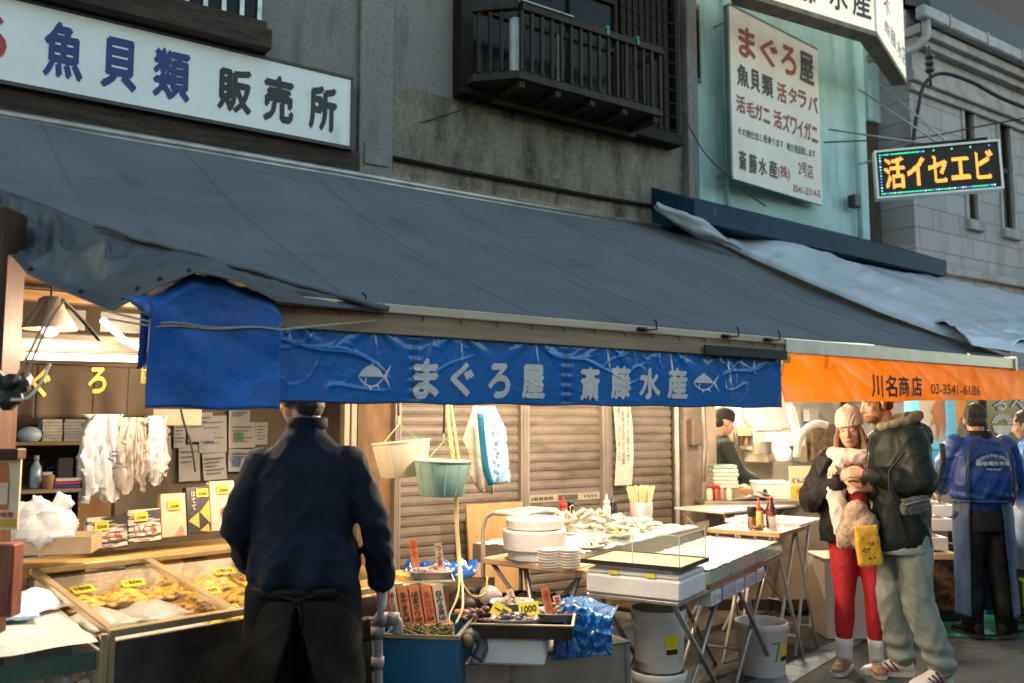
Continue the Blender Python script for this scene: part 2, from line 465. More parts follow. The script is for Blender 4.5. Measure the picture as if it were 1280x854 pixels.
# ground floor: panels, shutters, posts
SY = 5.74
def sx(px, y=SY): return onY(px, 560, y).x
ply = wood('stained_plywood', (.22, .135, .07), .6, 2.2, (4, 4, 1), .4)
stain(ply, (.05, .03, .02), (2, 2, 1), .5, .7, .7)
part('plywood_panel', MB().bx(sx(447), sx(490), SY-WY, SY-WY+.05, .05, 2.44), ply, B)
fr = MB()
for px in (432, 441): fr.bx(sx(px)-.02, sx(px)+.02, SY-WY-.02, SY-WY+.06, .05, 2.44, .004)
part('door_frame', fr, beigemetal, B)
shm = mat('shutter_paint', (.195, .172, .148), .5, .0, var=.12, scale=4, bump=.1)
stain(shm, (.06, .04, .028), (1.2, 1.2, 5), .48, .7, .75, 2, 2)
stain(shm, (.2, .15, .1), (8, 8, .6), .52, .7, .5, 7)
postm = mat('shutter_post_paint', (.27, .245, .215), .45, .1, var=.12, scale=4)
stain(postm, (.14, .1, .07), (8, 8, .8), .52, .72, .6, 4)
pxs = [(498, 647), (658, 749), (761, 838)]
for i, (a, b) in enumerate(pxs):
    xa, xb = sx(a), sx(b)
    m_ = MB(); pitch = .073; zc = .07
    prof = []
    z = .07
    while z < 2.4:
        dy = .0025*nz(z*31, i*7.3)
        prof += [(dy, z), (-.006+dy, z+.006), (-.011+dy*1.6, z+.03), (-.008+dy, z+.058), (.004, z+.064), (.004, z+.072)]
        z += pitch
    n = len(prof)
    m_.grid(lambda u, v: V((lerp(xa, xb, u), SY-WY+prof[min(n-1, int(round(v*(n-1))))][0], prof[min(n-1, int(round(v*(n-1))))][1])), 1, n-1)
    s_ = part('roller_shutter', m_, shm, B)
    if i == 1:
        lz = 1.02
        part('lock_rail', MB().bx(xa+.01, xb-.01, SY-WY-.018, SY-WY-.013, lz-.03, lz+.03), mat('pale_lock_rail', (.46, .41, .33), .4, .2), s_)
        part('lock_plate', MB().bx(lerp(xa, xb, .4), lerp(xa, xb, .66), SY-WY-.024, SY-WY-.019, lz-.02, lz+.022), mat('grey_lock_plate', (.16, .15, .14), .4, .5), s_)
        mk = MB()
        for k in range(9): 
            xk = lerp(xa, xb, .05 + .033*k); mk.bx(xk, xk+.013+.006*(k % 2), SY-WY-.0205, SY-WY-.019, lz-.012, lz+.012)
        for k in range(4):
            xk = lerp(xa, xb, .76 + .05*k); mk.bx(xk, xk+.015, SY-WY-.0205, SY-WY-.019, lz-.01, lz+.01)
        part('maker_markings', mk, mat('dark_print', (.05, .045, .04), .6), s_)
for a, b in ((490, 498), (647, 658), (749, 761)):
    xa, xb = sx(a), sx(b); w_ = xb-xa
    part('shutter_post', MB().bx(xa, xb, SY-WY-.05, SY-WY+.06, .05, 2.44, .004).bx(xa+.3*w_, xa+.42*w_, SY-WY-.056, SY-WY-.0505, .05, 2.44).bx(xa+.62*w_, xa+.74*w_, SY-WY-.056, SY-WY-.0505, .05, 2.44), postm, B)
part('white_pipe', MB().tube([(sx(841), SY-WY-.05, .05), (sx(841), SY-WY-.05, 2.44)], .022, 12), mat('white_pipe_paint', (.55, .52, .47), .45), B, True)
rough = mat('rough_pillar_concrete', (.26, .215, .17), .85, var=.3, scale=5, bump=.7, bscale=35)
stain(rough, (.07, .05, .035), (4, 4, .8), .5, .72, .7, 6)
pm = MB(); xa, xb = sx(848), sx(871)
pm.loft([[V((lerp(xa, xb, .5+.5*c*k), SY-WY+.02+.09*s*k, z)) for c, s in ((-1, -1), (-.7, -1.15), (0, -1.2), (.7, -1.15), (1, -1), (1, 1), (-1, 1))] for z, k in ((.05, 1.02), (.7, .98), (1.3, 1.0), (1.8, .97), (2.44, 1))])
pil = part('pillar', pm, rough, B)
part('meter_box', MB().bx(sx(850), sx(862), SY-WY-.16, SY-WY-.09, 1.42, 1.66, .01), mat('brown_box', (.16, .12, .09), .5), B)
cb = MB().tube([(sx(874), SY-WY-.03, .05), (sx(874), SY-WY-.03, 1.2), (sx(875), SY-WY-.05, 1.4), (sx(873), SY-WY-.03, 2.4)], .02, 8)
part('conduit', cb, mat('pale_conduit', (.55, .5, .44), .5), B, True)
part('corner_post', MB().bx(sx(878), sx(890), SY-WY-.06, SY-WY+.12, .05, 2.44, .006), beigemetal, B)
# interior of the left shop
intw = mat('warm_interior_wall', (.20, .155, .105), .7, var=.2, scale=3)
part('back_wall', MB().bx(-2.5, sx(445), .75, .85, .05, 2.6), intw, B)
part('side_wall', MB().bx(sx(446), sx(449), SY-WY+.06, .75, .05, 2.6), intw, B)
part('left_wall', MB().bx(-2.6, -2.5, -1.5, .85, .05, 2.6), wood('dark_interior_boards', (.09, .055, .03), .6, 3, (10, 10, 1), .4), B)
part('ceiling', MB().bx(-2.5, XS0, -.45, .9, 2.6, 2.65), wood('ceiling_boards', (.3, .2, .11), .6, 3, (1, 9, 9), .3), B)
cbm = MB()
for yy in (-.4, .05, .5): cbm.bx(-2.4, sx(445)-.02, yy, yy+.09, 2.48, 2.598)
part('ceiling_beam', cbm, wood('beam_wood', (.24, .15, .08), .6, 3, (1, 9, 9), .4), B)

part('rear_block', MB().bx(-3, XR, .86, 4, -.1, 8).bx(-3, XR, .25, .86, 2.66, 8), intw, B)
# ---------------------------------------------------------------- teal building
tealm = mat('teal_render', (.42, .62, .62), .75, var=.14, scale=2.5, bump=.3, bscale=90)
stain(tealm, (.62, .72, .67), (1.2, 1.2, .7), .52, .72, .55, 4)
stain(tealm, (.17, .29, .26), (3.5, 3.5, .4), .55, .75, .6, 8)
T = thing('teal_building', 'pale teal rendered building with deep blue eave over the kitchen stall', 'building', (0, WY, 0))
TX0, TX1 = XR+.002, onY(1084, 200, WY).x
part('wall', MB().bx(TX0, TX1, .0, .25, 2.5, 8).bx(TX1-.25, TX1, .25, 3, 2.5, 8), tealm, T)
bluem = mat('deep_blue_sheet', (.006, .038, .075), .55, 0, var=.35, scale=4, spec=.2)
stain(bluem, (.22, .11, .05), (2, 2, 1), .6, .66, .6, 3)
ex0, ex1 = onY(868, 260, 5.36).x, onY(1183, 330, 5.36).x
part('eave', MB().prism([(-.54, 3.26), (-.54, 3.44), (-.002, 3.68), (-.002, 3.26)], lambda y, z: V((ex0, y, z+.13)), lambda y, z: V((ex1, y, z+.02))), bluem, T)
sw = part('narrow_window', MB().bx(onY(866.5, 60, 5.87).x, onY(876, 60, 5.87).x, -.03, 0, onY(870, 101, 5.87).z, 5.75), mat('ochre_frame', (.2, .18, .09), .5), T)
part('window_pane', MB().bx(onY(868, 60, 5.86).x, onY(874.5, 60, 5.86).x, -.036, -.031, onY(870, 97, 5.87).z, 5.7), darkglass, sw)
part('corner_pipe', MB().tube([(onY(1072, 200, 5.84).x, -.06, 3.4), (onY(1072, 200, 5.84).x, -.06, 8)], .03, 10), tealm, T, True)
part('corner_pipe', MB().tube([(onY(909, 200, 5.86).x, -.04, 3.7), (onY(909, 200, 5.86).x, -.04, 8)], .022, 8), tealm, T, True)
ab = MB().box((onY(1068, 255, 5.8).x, -.1, onY(1068, 252, 5.8).z), (.12, .1, .14), bev=.01)
part('junction_box', ab, mat('dark_box', (.03, .03, .03), .5), T)
# kitchen stall inside the ground floor
kw = mat('kitchen_wall', (.62, .56, .43), .55, var=.12, scale=3)
stain(kw, (.3, .24, .16), (2, 2, 1), .55, .75, .5)
KX0, KX1 = sx(889)+.01, 9.9
part('kitchen_back_wall', MB().bx(KX0-.3, KX1, 1.1, 1.2, .05, 2.6), kw, T)
part('kitchen_side_wall', MB().bx(KX0-.12, KX0, -.1, 1.1, .05, 2.6), kw, T)
part('kitchen_ceiling', MB().bx(KX0-.3, KX1, -.3, 1.2, 2.55, 2.6), kw, T)
kf = mat('kitchen_steel_lining', (.5, .47, .42), .35, .5, var=.2, scale=5)
part('steel_lining', MB().bx(onY(992, 540, 6.97).x, onY(1042, 540, 6.97).x, 1.075, 1.098, .6, 2.3), kf, T)
part('rear_block', MB().bx(TX0, KX1, 1.21, 4, -.1, 6).bx(TX0, TX1-.26, .26, 1.21, 2.61, 8), kw, T)
# ---------------------------------------------------------------- gap with corrugated sheet
gx0, gx1 = onY(1083, 200, 6.5).x, onY(1132, 200, 6.5).x
cg = MB()
n = 40
cg.grid(lambda u, v: V((lerp(gx0, gx1+.1, u), .03*math.sin(u*40*PI), lerp(3, 5.7, v))), 160, 2)
cor = mat('rusty_corrugated', (.11, .07, .045), .6, .2, var=.5, scale=4, stretch=(5, 5, .6))
solid(solo('corrugated_fence', 'rusty brown corrugated sheet closing the gap beside teal wall', 'fence', cg, cor, (0, 6.5, 0)), .01)
tp = MB().bx(gx0-.02, gx1+.05, -.06, .1, 5.05, 6.4, .01)
solo('gap_panel', 'pale green panel above rusty corrugated sheet', 'panel', tp, tealm, (0, 6.48, .42))
solo('red_brown_post', 'red brown steel post between corrugated sheet and stone building', 'post', MB().bx(-.05, .05, -.05, .05, 2.6, 5.6, .006), mat('red_oxide', (.17, .05, .03), .6, var=.3), (onY(1128, 200, 6.3).x, 6.3, 0))
# ---------------------------------------------------------------- stone building
def brickmat(name, c1, c2, mortar, scale, bw, rh, rough=.8):
    m = bpy.data.materials.new(name); m.use_nodes = True; MATS[name] = m
    nt = m.node_tree; L = nt.links.new; b = nt.nodes['Principled BSDF']; b.inputs['Roughness'].default_value = rough
    tc = _n(nt, 'ShaderNodeTexCoord'); sp = _n(nt, 'ShaderNodeSeparateXYZ'); cb = _n(nt, 'ShaderNodeCombineXYZ')
    L(tc.outputs['Object'], sp.inputs[0]); L(sp.outputs[0], cb.inputs[0]); L(sp.outputs[2], cb.inputs[1])
    t = _n(nt, 'ShaderNodeTexBrick'); t.inputs['Scale'].default_value = scale
    t.inputs['Color1'].default_value = (*c1, 1); t.inputs['Color2'].default_value = (*c2, 1); t.inputs['Mortar'].default_value = (*mortar, 1)
    t.inputs['Mortar Size'].default_value = .008; t.inputs['Brick Width'].default_value = bw; t.inputs['Row Height'].default_value = rh
    L(cb.outputs[0], t.inputs[0]); L(t.outputs[0], b.inputs['Base Color'])
    bp = _n(nt, 'ShaderNodeBump'); bp.inputs['Strength'].default_value = .6; bp.inputs['Distance'].default_value = .01; bp.invert = True
    L(t.outputs['Fac'], bp.inputs['Height']); L(bp.outputs[0], b.inputs['Normal'])
    return m
stone = brickmat('painted_stone', (.39, .36, .385), (.34, .315, .34), (.2, .19, .2), 1, .62, .27)
stain(stone, (.12, .1, .095), (2, 2, .5), .52, .75, .7, 3)
trimst = mat('stone_trim', (.37, .35, .365), .8, var=.2, scale=4, bump=.4, bscale=60)
stain(trimst, (.1, .09, .08), (2, 2, .6), .5, .75, .7, 7)
SYB = 6.02
ST = thing('stone_building', 'old pale stone building with cornice and tall narrow windows', 'building', (0, SYB, 0))
sx0 = onY(1140, 200, SYB).x
wins = [((1203, 1222), (119, 277)), ((1247, 1268), (141, 289))]
holes = []
for (a, b), (t, bt) in wins:
    c0 = onY(a, t, SYB); c1 = onY(b, bt, SYB); holes.append((c0.x, c1.x, onY(b, bt, SYB).z, c0.z))
hz0, hz1 = min(h[2] for h in holes), max(h[3] for h in holes)
holes = [(h[0], h[1], hz0, hz1) for h in holes]
x2 = holes[1][1] - holes[0][1]
holes += [(h[0]+2*x2, h[1]+2*x2, hz0, hz1) for h in holes]
mw = MB(); cx = sx0
for h in holes:
    mw.bx(cx, h[0], 0, .4, 0, 7.2); mw.bx(h[0], h[1], 0, .4, 0, h[2]).bx(h[0], h[1], 0, .4, h[3], 7.2); cx = h[1]
mw.bx(cx, 24, 0, .4, 0, 7.2).bx(sx0, sx0+.4, .4, 6, 0, 7.2)
part('wall', mw, stone, ST)
for h in holes:
    f_ = part('window', MB().bx(h[0], h[0]+.05, .025, .06, h[2], h[3]).bx(h[1]-.05, h[1], .025, .06, h[2], h[3]).bx(h[0]+.05, h[1]-.05, .025, .06, h[3]-.06, h[3]).bx(h[0]+.05, h[1]-.05, .025, .06, (h[2]+h[3])/2-.03, (h[2]+h[3])/2+.03), wood('window_wood', (.05, .038, .03), .6), ST)
    part('pane', MB().bx(h[0]+.05, h[1]-.05, .05, .07, h[2], h[3]), darkglass, f_)
    part('sill', MB().bx(h[0]-.08, h[1]+.08, -.07, .12, h[2]-.14, h[2]-.002, .01), trimst, f_)
    part('surround', MB().bx(h[0]-.07, h[0]-.002, -.02, -.001, h[2], h[3]+.12).bx(h[1]+.002, h[1]+.07, -.02, -.001, h[2], h[3]+.12).bx(h[0]-.002, h[1]+.002, -.02, -.001, h[3]+.002, h[3]+.12), trimst, f_)
    part('glazing_bar', MB().bx((h[0]+h[1])/2-.012, (h[0]+h[1])/2+.012, .03, .048, h[2], (h[2]+h[3])/2-.03), wood('window_wood', (.05, .038, .03), .6), f_)
gz = onY(1160, 28, 5.8).z
cz = gz - .12
co = MB()
for (y0, z0, z1) in ((-.06, cz-.72, cz-.62), (-.12, cz-.62, cz-.5), (-.09, cz-.5, cz-.2), (-.2, cz-.2, cz-.1), (-.28, cz-.1, cz+.02)):
    co.bx(sx0-.0+y0*.6, 24, y0, -.001 if y0 > -.1 else 0.0, z0, z1-.002, .008)
part('cornice', co, trimst, ST)
gu = MB().bx(sx0-.25, 24, -.4, -.27, cz+.03, cz+.2, .02)
for k in range(16): gu.bx(sx0+.3+k*.9, sx0+.33+k*.9, -.41, -.26, cz+.02, cz+.21)
gut = part('gutter', gu, mat('grey_gutter', (.3, .3, .32), .5, .2, var=.2), ST)
gxp = sx0 - .12
part('downpipe', MB().tube([(gxp, -.33, cz+.05), (gxp, -.33, cz-.16), (gxp-.1, -.25, cz-.3), (gxp-.35, -.05, cz-.42), (gxp-.7, 0, cz-.5)], .055, 10), mat('grey_gutter', (.3, .3, .32)), ST, True)
part('band_course', MB().bx(sx0, 24, -.08, -.001, 3.5, 3.6, .01), trimst, ST)
roofm = mat('dark_slate', (.05, .052, .056), .6, var=.3, scale=9, stretch=(1, 1, 6))
part('roof', MB().prism([(-.35, cz+.21), (1.2, cz+1.1), (1.2, 7.3), (-.2, 7.21)], lambda y, z: V((sx0, y, z)), lambda y, z: V((24, y, z))), roofm, ST)
solo('maroon_tower', 'dark maroon clad block rising behind the stone roof', 'building', MB().bx(0, 6, 0, 4, 6, 14, .02), mat('maroon_cladding', (.07, .02, .024), .6, var=.25), (onY(1212, 10, 8.2).x, 8.2, 0))
of = MB(); ofx = onY(1262, 5, 30).x
OF = thing('office_tower', 'distant pale glass office tower at the top corner', 'building', (ofx, 30, 0))
part('wall', MB().bx(0, 14, 0, 10, 0, 40), mat('tower_glass', (.16, .2, .26), .2, .2, var=.3), OF)
g_ = MB()
for k in range(60): g_.bx(0, 14, -.05, -.001, k*.66, k*.66+.16)
for k in range(16): g_.bx(k*.9, k*.9+.14, -.1, -.051, 0, 40)
part('mullion_grid', g_, mat('tower_frame', (.45, .48, .52), .5), OF)
# ================================================================ AWNING, TARPS, BANNERS, SIGNS
class Frame:
    """an upright plane: p0, running along yaw, z up; pixel -> (u, z) on it"""
    def __init__(s, p0, yaw): s.p = V(p0); s.e = V((math.cos(yaw), math.sin(yaw), 0)); s.n = V((-math.sin(yaw), math.cos(yaw), 0)); s.yaw = yaw
    def pt(s, px, py): return onP(px, py, s.p, s.n)
    def uv(s, px, py):
        q = s.pt(px, py) - s.p; return q.dot(s.e), q.z
    def loc(s, u, v, off=0): return V((u, -off, v))      # local coords of a thing placed at p0 with rz = yaw
    def char(s, body, x0, y0, x1, y1, slope, off=.004, bold=.02, surf=None, sub=0):
        hw = (x1-x0)/2; xc = (x0+x1)/2; yc = (y0+y1)/2
        u0, _ = s.uv(x0, yc); u1, _ = s.uv(x1, yc)
        _, v1 = s.uv(xc, y0 + abs(slope)*hw); _, v0 = s.uv(xc, y1 - abs(slope)*hw)
        uc, vc = (u0+u1)/2, (v0+v1)/2
        if surf: return lettering(body, u1-u0, v1-v0, lambda x, y: surf(uc+x, vc+y, off), bold, sub)
        return lettering(body, u1-u0, v1-v0, lambda x, y: V((uc+x, -off, vc+y)), bold, sub)
AK = .4836
def zA(y): return 2.07 + AK*(y-3.05)
AP, AN = V((0, 3.05, 2.07)), V((0, -AK, 1))
def onA(px, py, up=0): return onP(px, py, AP + V((0, 0, up)), AN)
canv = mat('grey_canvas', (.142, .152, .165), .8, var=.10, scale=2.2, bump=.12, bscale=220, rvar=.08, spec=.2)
stain(canv, (.18, .19, .20), (1.5, .6, .6), .5, .75, .5, 2, 2)
stain(canv, (.06, .07, .08), (.8, 3, 3), .56, .74, .5, 6, 2)
stain(canv, (.34, .34, .32), (1, 1, 1), .70, .73, .6, 11, 7)
stain(canv, (.045, .05, .056), (5, .8, .8), .58, .72, .45, 21, 1.5)
A = thing('shop_awning', 'long sloping slate grey canvas awning over the fish stalls', 'awning', (0, 0, 0))
crease = [onA(x, y) for x, y in ((-260, 170), (-60, 216), (0, 236), (60, 258), (130, 288), (250, 322), (350, 352), (482, 386))]
cxs = [c.x for c in crease]; cys = [c.y for c in crease]
AX0, AX1 = -1.4, onA(1268, 449).x
def yfront(x):
    if x >= cxs[-1]: return 3.04
    return interp(cxs, cys, x)
def canopy(u, v):
    x = lerp(AX0, AX1, u); y = lerp(5.78, yfront(x), v)
    sag = -.05*math.sin(PI*v) - .030*math.sin(PI*v)*math.cos(x*2*PI/1.1)
    z = zA(y) + sag + .012*nz(x*1.2, y*1.2, 3) + .006*nz(x*.8+y*2.2, y*5-x*2, 8)*v
    return V((x, y, z))
cn = part('canopy', MB().grid(canopy, 150, 50), canv, A, True); solid(cn, .004)
seam = MB()
for x_ in (-.2, .55, 1.35, 2.2, 3.2, 4.3, 5.4):
    u = (x_-AX0)/(AX1-AX0)
    seam.tube([canopy(u, .02+v/30*.96) + V((0, 0, .003)) for v in range(31)], (.004), 4)
part('seam', seam, canv, cn)
# the corner drape
low = [(-260, 215, 4.2), (-60, 262, 3.95), (0, 302, 3.75), (35, 343, 3.55), (80, 364, 3.38), (140, 389, 3.18), (196, 359, 2.96), (246, 340, 2.92), (300, 352, 2.935), (346, 377, 2.97), (484, 391, 3.02)]
lowp = [onY(a, b, c) for a, b, c in low]
def along(pts, t):
    n = len(pts)-1; k = min(n-1, int(t*n)); return lerp(pts[k], pts[k+1], t*n-k)
up_t = [0, 1/7, 2/7, 2.5/7, 3/7, 4/7, 4.4/7, 5/7, 5.5/7, 6/7, 1]
def flap(u, v):
    b = along(lowp, u)
    tt = interp([i/10 for i in range(11)], up_t, u)
    a = along(crease, tt)
    ta = canopy((a.x-AX0)/(AX1-AX0), 1.0)
    p = lerp(ta, b, v)
    f = math.sin(PI*min(1, v*1.2))*.9
    fold = .12*ridge(u*9+v*1.5, v*1.2-u*3, 4, 2) * f * (1 if u < .5 else .15) + (.10 if u < .5 else .03)*nz(u*9, v*1.6, 4)*f + .045*nz(u*22+v*4, v*5, 2)*f + .012*nz(u*50, v*9, 2)*f
    bulge = -.06*math.sin(PI*v)*(1 if u < .5 else 0)
    return p + V((0, -.75*(fold+bulge), .5*(fold+bulge)))
dr = mat('shaded_drape_canvas', (.085, .092, .10), .42, var=.2, scale=3, bump=.2, bscale=120, rvar=.1); fl = part('corner_drape', MB().grid(flap, 170, 34), dr, A, True); solid(fl, .004)  # darker colour than the canopy puts the shading of the folds into the cloth
gr = MB()
for u in (.23, .31, .44, .56, .61, .68):
    p = flap(u, .9); gr.ell(p + V((0, -.006, .004)), (.009, .006, .009), 10, 6)
part('eyelet', gr, mat('dark_eyelet', (.02, .02, .02), .4, .5), fl)
# rail on the wall, beams
part('wall_rail', MB().tube([(AX0, 5.78, 3.405), (onY(868, 290, 5.78).x, 5.78, 3.405)], .028, 12).tube([(AX0, 5.74, 3.36), (onY(868, 290, 5.78).x, 5.74, 3.36)], .02, 8), mat('rail_steel', (.4, .4, .38), .35, .6, var=.25), A, True)
bx0, bx1 = onY(330, 395, 3.05).x, onY(979, 436, 3.05).x
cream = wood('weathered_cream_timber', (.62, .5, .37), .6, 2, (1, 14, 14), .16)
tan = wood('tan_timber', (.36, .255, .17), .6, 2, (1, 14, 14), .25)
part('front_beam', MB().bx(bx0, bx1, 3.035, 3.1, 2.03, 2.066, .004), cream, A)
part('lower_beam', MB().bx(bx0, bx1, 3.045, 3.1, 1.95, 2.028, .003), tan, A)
ox1 = onY(1262, 458, 3.06).x
part('aluminium_beam', MB().bx(bx1+.004, ox1, 3.03, 3.1, 1.985, 2.06, .004).bx(ox1+.002, ox1+.03, 3.02, 3.11, 1.975, 2.07), alu, A)
part('black_strip', MB().bx(onY(880, 440, 3.03).x, bx1-.005, 3.018, 3.033, 1.945, 1.995, .003), mat('gap_black', (.012, .012, .013), .6), A)  # black strip put in for the dark gap at the beam
wr = MB().tube([(bx0, 3.028, 2.026), (bx1, 3.028, 2.026)], .0025, 5)
for k in range(16): 
    xx = lerp(bx0+.1, bx1-.1, k/15); wr.tube([(xx, 3.04, 2.026), (xx, 3.022, 2.02), (xx, 3.02, 2.005)], .003, 5)
part('banner_wire', wr, mat('rusty_wire', (.08, .05, .035), .6, .4), A)
for k, px in enumerate((436, 806, 910, 962)):
    q = onY(px, 410, 3.03); d = .02
    part('hook', MB().tube([(q.x-.03, 3.03, 2.045), (q.x+.02, 3.015, 2.045), (q.x+.06, 3.015, 2.05), (q.x+.06, 3.015, 2.085), (q.x+.045, 3.015, 2.095)], .004, 6).box((q.x-.02, 3.025, 2.047), (.06, .018, .016), bev=.004), mat('black_metal', (.015, .015, .016), .45, .4), A, True)
for sx_ in (0.02, 2.2, 4.2, 6.3):
    part('support_arm', MB().tube([(sx_, 3.12, 1.93), (sx_, 5.74, 3.17)], .016, 8), steelg, A, True)
# dark opening blocks under the wall end of the awning
# -------- blue tarp wrapped round the beam end
blue = mat('blue_tarp', (.003, .115, .46), .5, var=.22, scale=3, bump=.4, bscale=30, rvar=.1)
stain(blue, (.004, .04, .17), (1, 1, .7), .48, .7, .7, 3, 3)
cx0, cx1 = onY(193, 430, 2.98).x, onY(348, 430, 2.98).x
def cover(u, v):
    x = lerp(cx0, cx1, u)
    top = interp([0, .12, .3, .5, .75, .93, 1], [2.04, 2.08, 2.13, 2.128, 2.10, 2.075, 2.04], u)
    bot = 1.655 + .004*math.sin(u*9)
    # front bottom -> front top -> rounded -> back top -> back bottom
    if v < .5: y, z = 2.975 + .012*math.sin(v*6), lerp(bot, top-.07, v/.5)
    elif v < .8:
        a = (v-.5)/.3*PI/2*1.1; y, z = 2.975 + .16*(1-math.cos(a)), top - .07 + .07*math.sin(a)
    else: y, z = 3.16 + (v-.8)*.1, top - .01 - (v-.8)*1.2
    w_ = .018*nz(x*4, z*5, 1) + .009*nz(x*13, z*9, 5) + .02*max(0, nz(x*3+z*6, z*2, 9))
    return V((x + .02*(1-v)*(u-.5) - .01*(u < .02), y - w_, z))
TC = thing('beam_cover', 'bright blue tarp wrapped and tied round the awning beam end', 'tarp')
cv = part('tarp_sheet', MB().grid(cover, 40, 60), blue, TC, True); solid(cv, .003)
def corner(u, v):
    a = cover(0, lerp(.45, .72, v)); b = onY(150, 376, 3.08)
    p = lerp(a, b, u*.98); return p + V((0, -.02*math.sin(PI*u)*math.sin(PI*v) - .01*nz(u*5, v*5), .02*(1-v)*u))
ct = part('loose_corner', MB().grid(corner, 12, 10), blue, TC, True); solid(ct, .003)
endc = part('end_panel', MB().grid(lambda u, v: lerp(cover(0, v*.5), V((cx0+.02, 3.17, cover(0, v*.5).z)), u), 6, 10), blue, TC, True); solid(endc, .003)
rp = MB()
for k, dz in enumerate((0, -.012)):
    pts = [(cx0-.12, 3.1, 1.97+dz*2)] + [(lerp(cx0, cx1, t/10), cover(t/10, .36).y-.006, 1.928 + .004*t/10 + dz*(1-t/8) + .004*math.sin(t)) for t in range(11)] + [(onY(470, 405, 3.02).x, 3.02, 1.995)]
    rp.tube(pts, .0035, 6)
solo('tie_rope', 'thin pale rope tied across the blue tarp', 'rope', rp, mat('pale_rope', (.42, .36, .3), .8), smooth=True)
# -------- blue banner
bn = mat('blue_vinyl', (.0, .15, .50), .2, var=.12, scale=5, spec=.6, coat=.5, rvar=.04)
BX0, BX1 = onY(340, 460, 3.07).x, onY(975, 470, 3.07).x
panels = [BX0, onY(517, 460, 3.07).x, onY(706, 460, 3.07).x, BX1]
def bdisp(x, z):
    t = (z-1.69)/.27; t = max(0, min(1, t))
    k = .22 + .95*t*t
    hang = 0
    for hx in (0.0, .34, .72, 1.1, 1.5, 1.9, 2.3, 2.7, 3.1):
        h = BX0 + .05 + hx; dx = x-h; dz = 1.975-z
        hang += .007*math.exp(-(dx/.16)**2) * max(0, math.cos(math.atan2(dx, dz+.012)*7)) * math.exp(-dz*5)
    seamk = min(abs(x-p) for p in panels[1:3]); pk = .0022*math.exp(-(seamk/.03)**2)*math.sin(z*150)
    m1 = max(0, nz(x*2.6, z*3, 11)+.25); m2 = max(0, nz(x*3.1+5, z*3, 12)+.2)
    d = k*(.018*m1*ridge(x*3.2+z*4, z*3.4-x*1.5, 1, 14)*1.4 + .014*m2*ridge(x*5-z*6, z*5+x*2, 4, 16)*1.4 + .0030*ridge(x*11+z*9, z*9-x*6, 21, 12)*(m1+m2+.3) + .0010*nz(x*14, z*10, 7)) + hang + pk + .005*nz(x*2.2, z*2, 3)
    return d
def bsurf(x, z, off=0): return V((x, 3.065 - bdisp(x, z) - off, z))
BT = 1.962
def banner(u, v):
    x = lerp(BX0, BX1, u); z = lerp(1.685 + .012*u + .003*math.sin(u*40), BT, v)
    return bsurf(x, z)
BN = thing('blue_banner', 'glossy blue vinyl stall banner with pale lettering and fish emblems', 'banner')
b_ = part('banner_cloth', MB().grid(banner, 640, 56), bn, BN, True); solid(b_, .002)
bl_ = MB().tube([banner(i/60, 0) + V((0, -.001, 0)) for i in range(61)], .0045, 6)
part('bottom_hem', bl_, mat('dark_blue_hem', (.004, .03, .12), .5), BN, True)
st = MB()
for p in panels[1:3]:
    for k in range(26):
        z = 1.70 + k*.0098
        for dx in (-.008, .006): st.box(bsurf(p+dx+.003*(k % 2), z, .003), (.005, .002, .004))
part('lacing', st, mat('dark_lacing', (.05, .05, .14), .5), BN)
lw = mat('pale_print', (.74, .70, .68), .4, var=.06, scale=6)
FB = Frame((0, 3.065, 0), 0)
def bs(u, v, off): return bsurf(u, v, off)
chars = [('ま', 515, 448, 548, 500), ('ぐ', 562, 452, 592, 497), ('ろ', 609, 453, 637, 499), ('屋', 651, 455, 680, 500),
         ('斎', 724, 458, 749, 502), ('藤', 762, 457, 788, 500), ('水', 798, 459, 825, 500), ('産', 833, 459, 859, 500)]
part('lettering', merge([FB.char(c, a, b, d, e, .05, .0035, .045, surf=bs, sub=3) for c, a, b, d, e in chars]), lw, BN)
def fish(px0, py0, px1, py1):
    u0, v1 = FB.uv(px0, (py0+py1)/2)[0], FB.uv((px0+px1)/2, py0)[1]; u1, v0 = FB.uv(px1, (py0+py1)/2)[0], FB.uv((px0+px1)/2, py1)[1]
    m_ = MB()
    def P(x, y): return bsurf(lerp(u0, u1, x), lerp(v0, v1, y), .0035)
    # body: upper half solid, lower half outline
    N = 18
    for i in range(N):
        xa, xb = .02+.74*i/N, .02+.74*(i+1)/N
        ha = lambda x: .38*max(0, math.sin(PI*(x-.02)/.74))**.75
        ta, tb = .5+ha(xa), .5+ha(xb)
        for j in range(4):
            ya, yb = lerp(.48, ta, j/4), lerp(.48, tb, j/4); yc, yd = lerp(.48, ta, (j+1)/4), lerp(.48, tb, (j+1)/4)
            q = [m_.bm.verts.new(P(*s)) for s in ((xa, ya), (xb, yb), (xb, yd), (xa, yc))]
            m_.bm.faces.new(q)
        la, lb_ = .46-ha(xa)*.95, .46-ha(xb)*.95
        q = [m_.bm.verts.new(P(*s)) for s in ((xa, la), (xb, lb_), (xb, lb_+.07), (xa, la+.07))]; m_.bm.faces.new(q)
    for poly in ([(.74, .5), (.84, .5), (1, .95), (.9, .8)], [(.74, .5), (.84, .5), (.99, .02), (.9, .2)], [(.3, .86), (.45, .86), (.4, 1)], [(.18, .15), (.21, .15), (.25, .45), (.22, .45)],
                 [(.5, .16), (.6, .2), (.66, .04)], [(.3, .12), (.4, .1), (.36, -.02)]):
        m_.bm.faces.new([m_.bm.verts.new(P(*s)) for s in poly])
    return m_
part('fish_emblem', fish(447, 453, 489, 488), lw, BN)
part('fish_emblem', fish(866, 466, 899, 491), lw, BN)
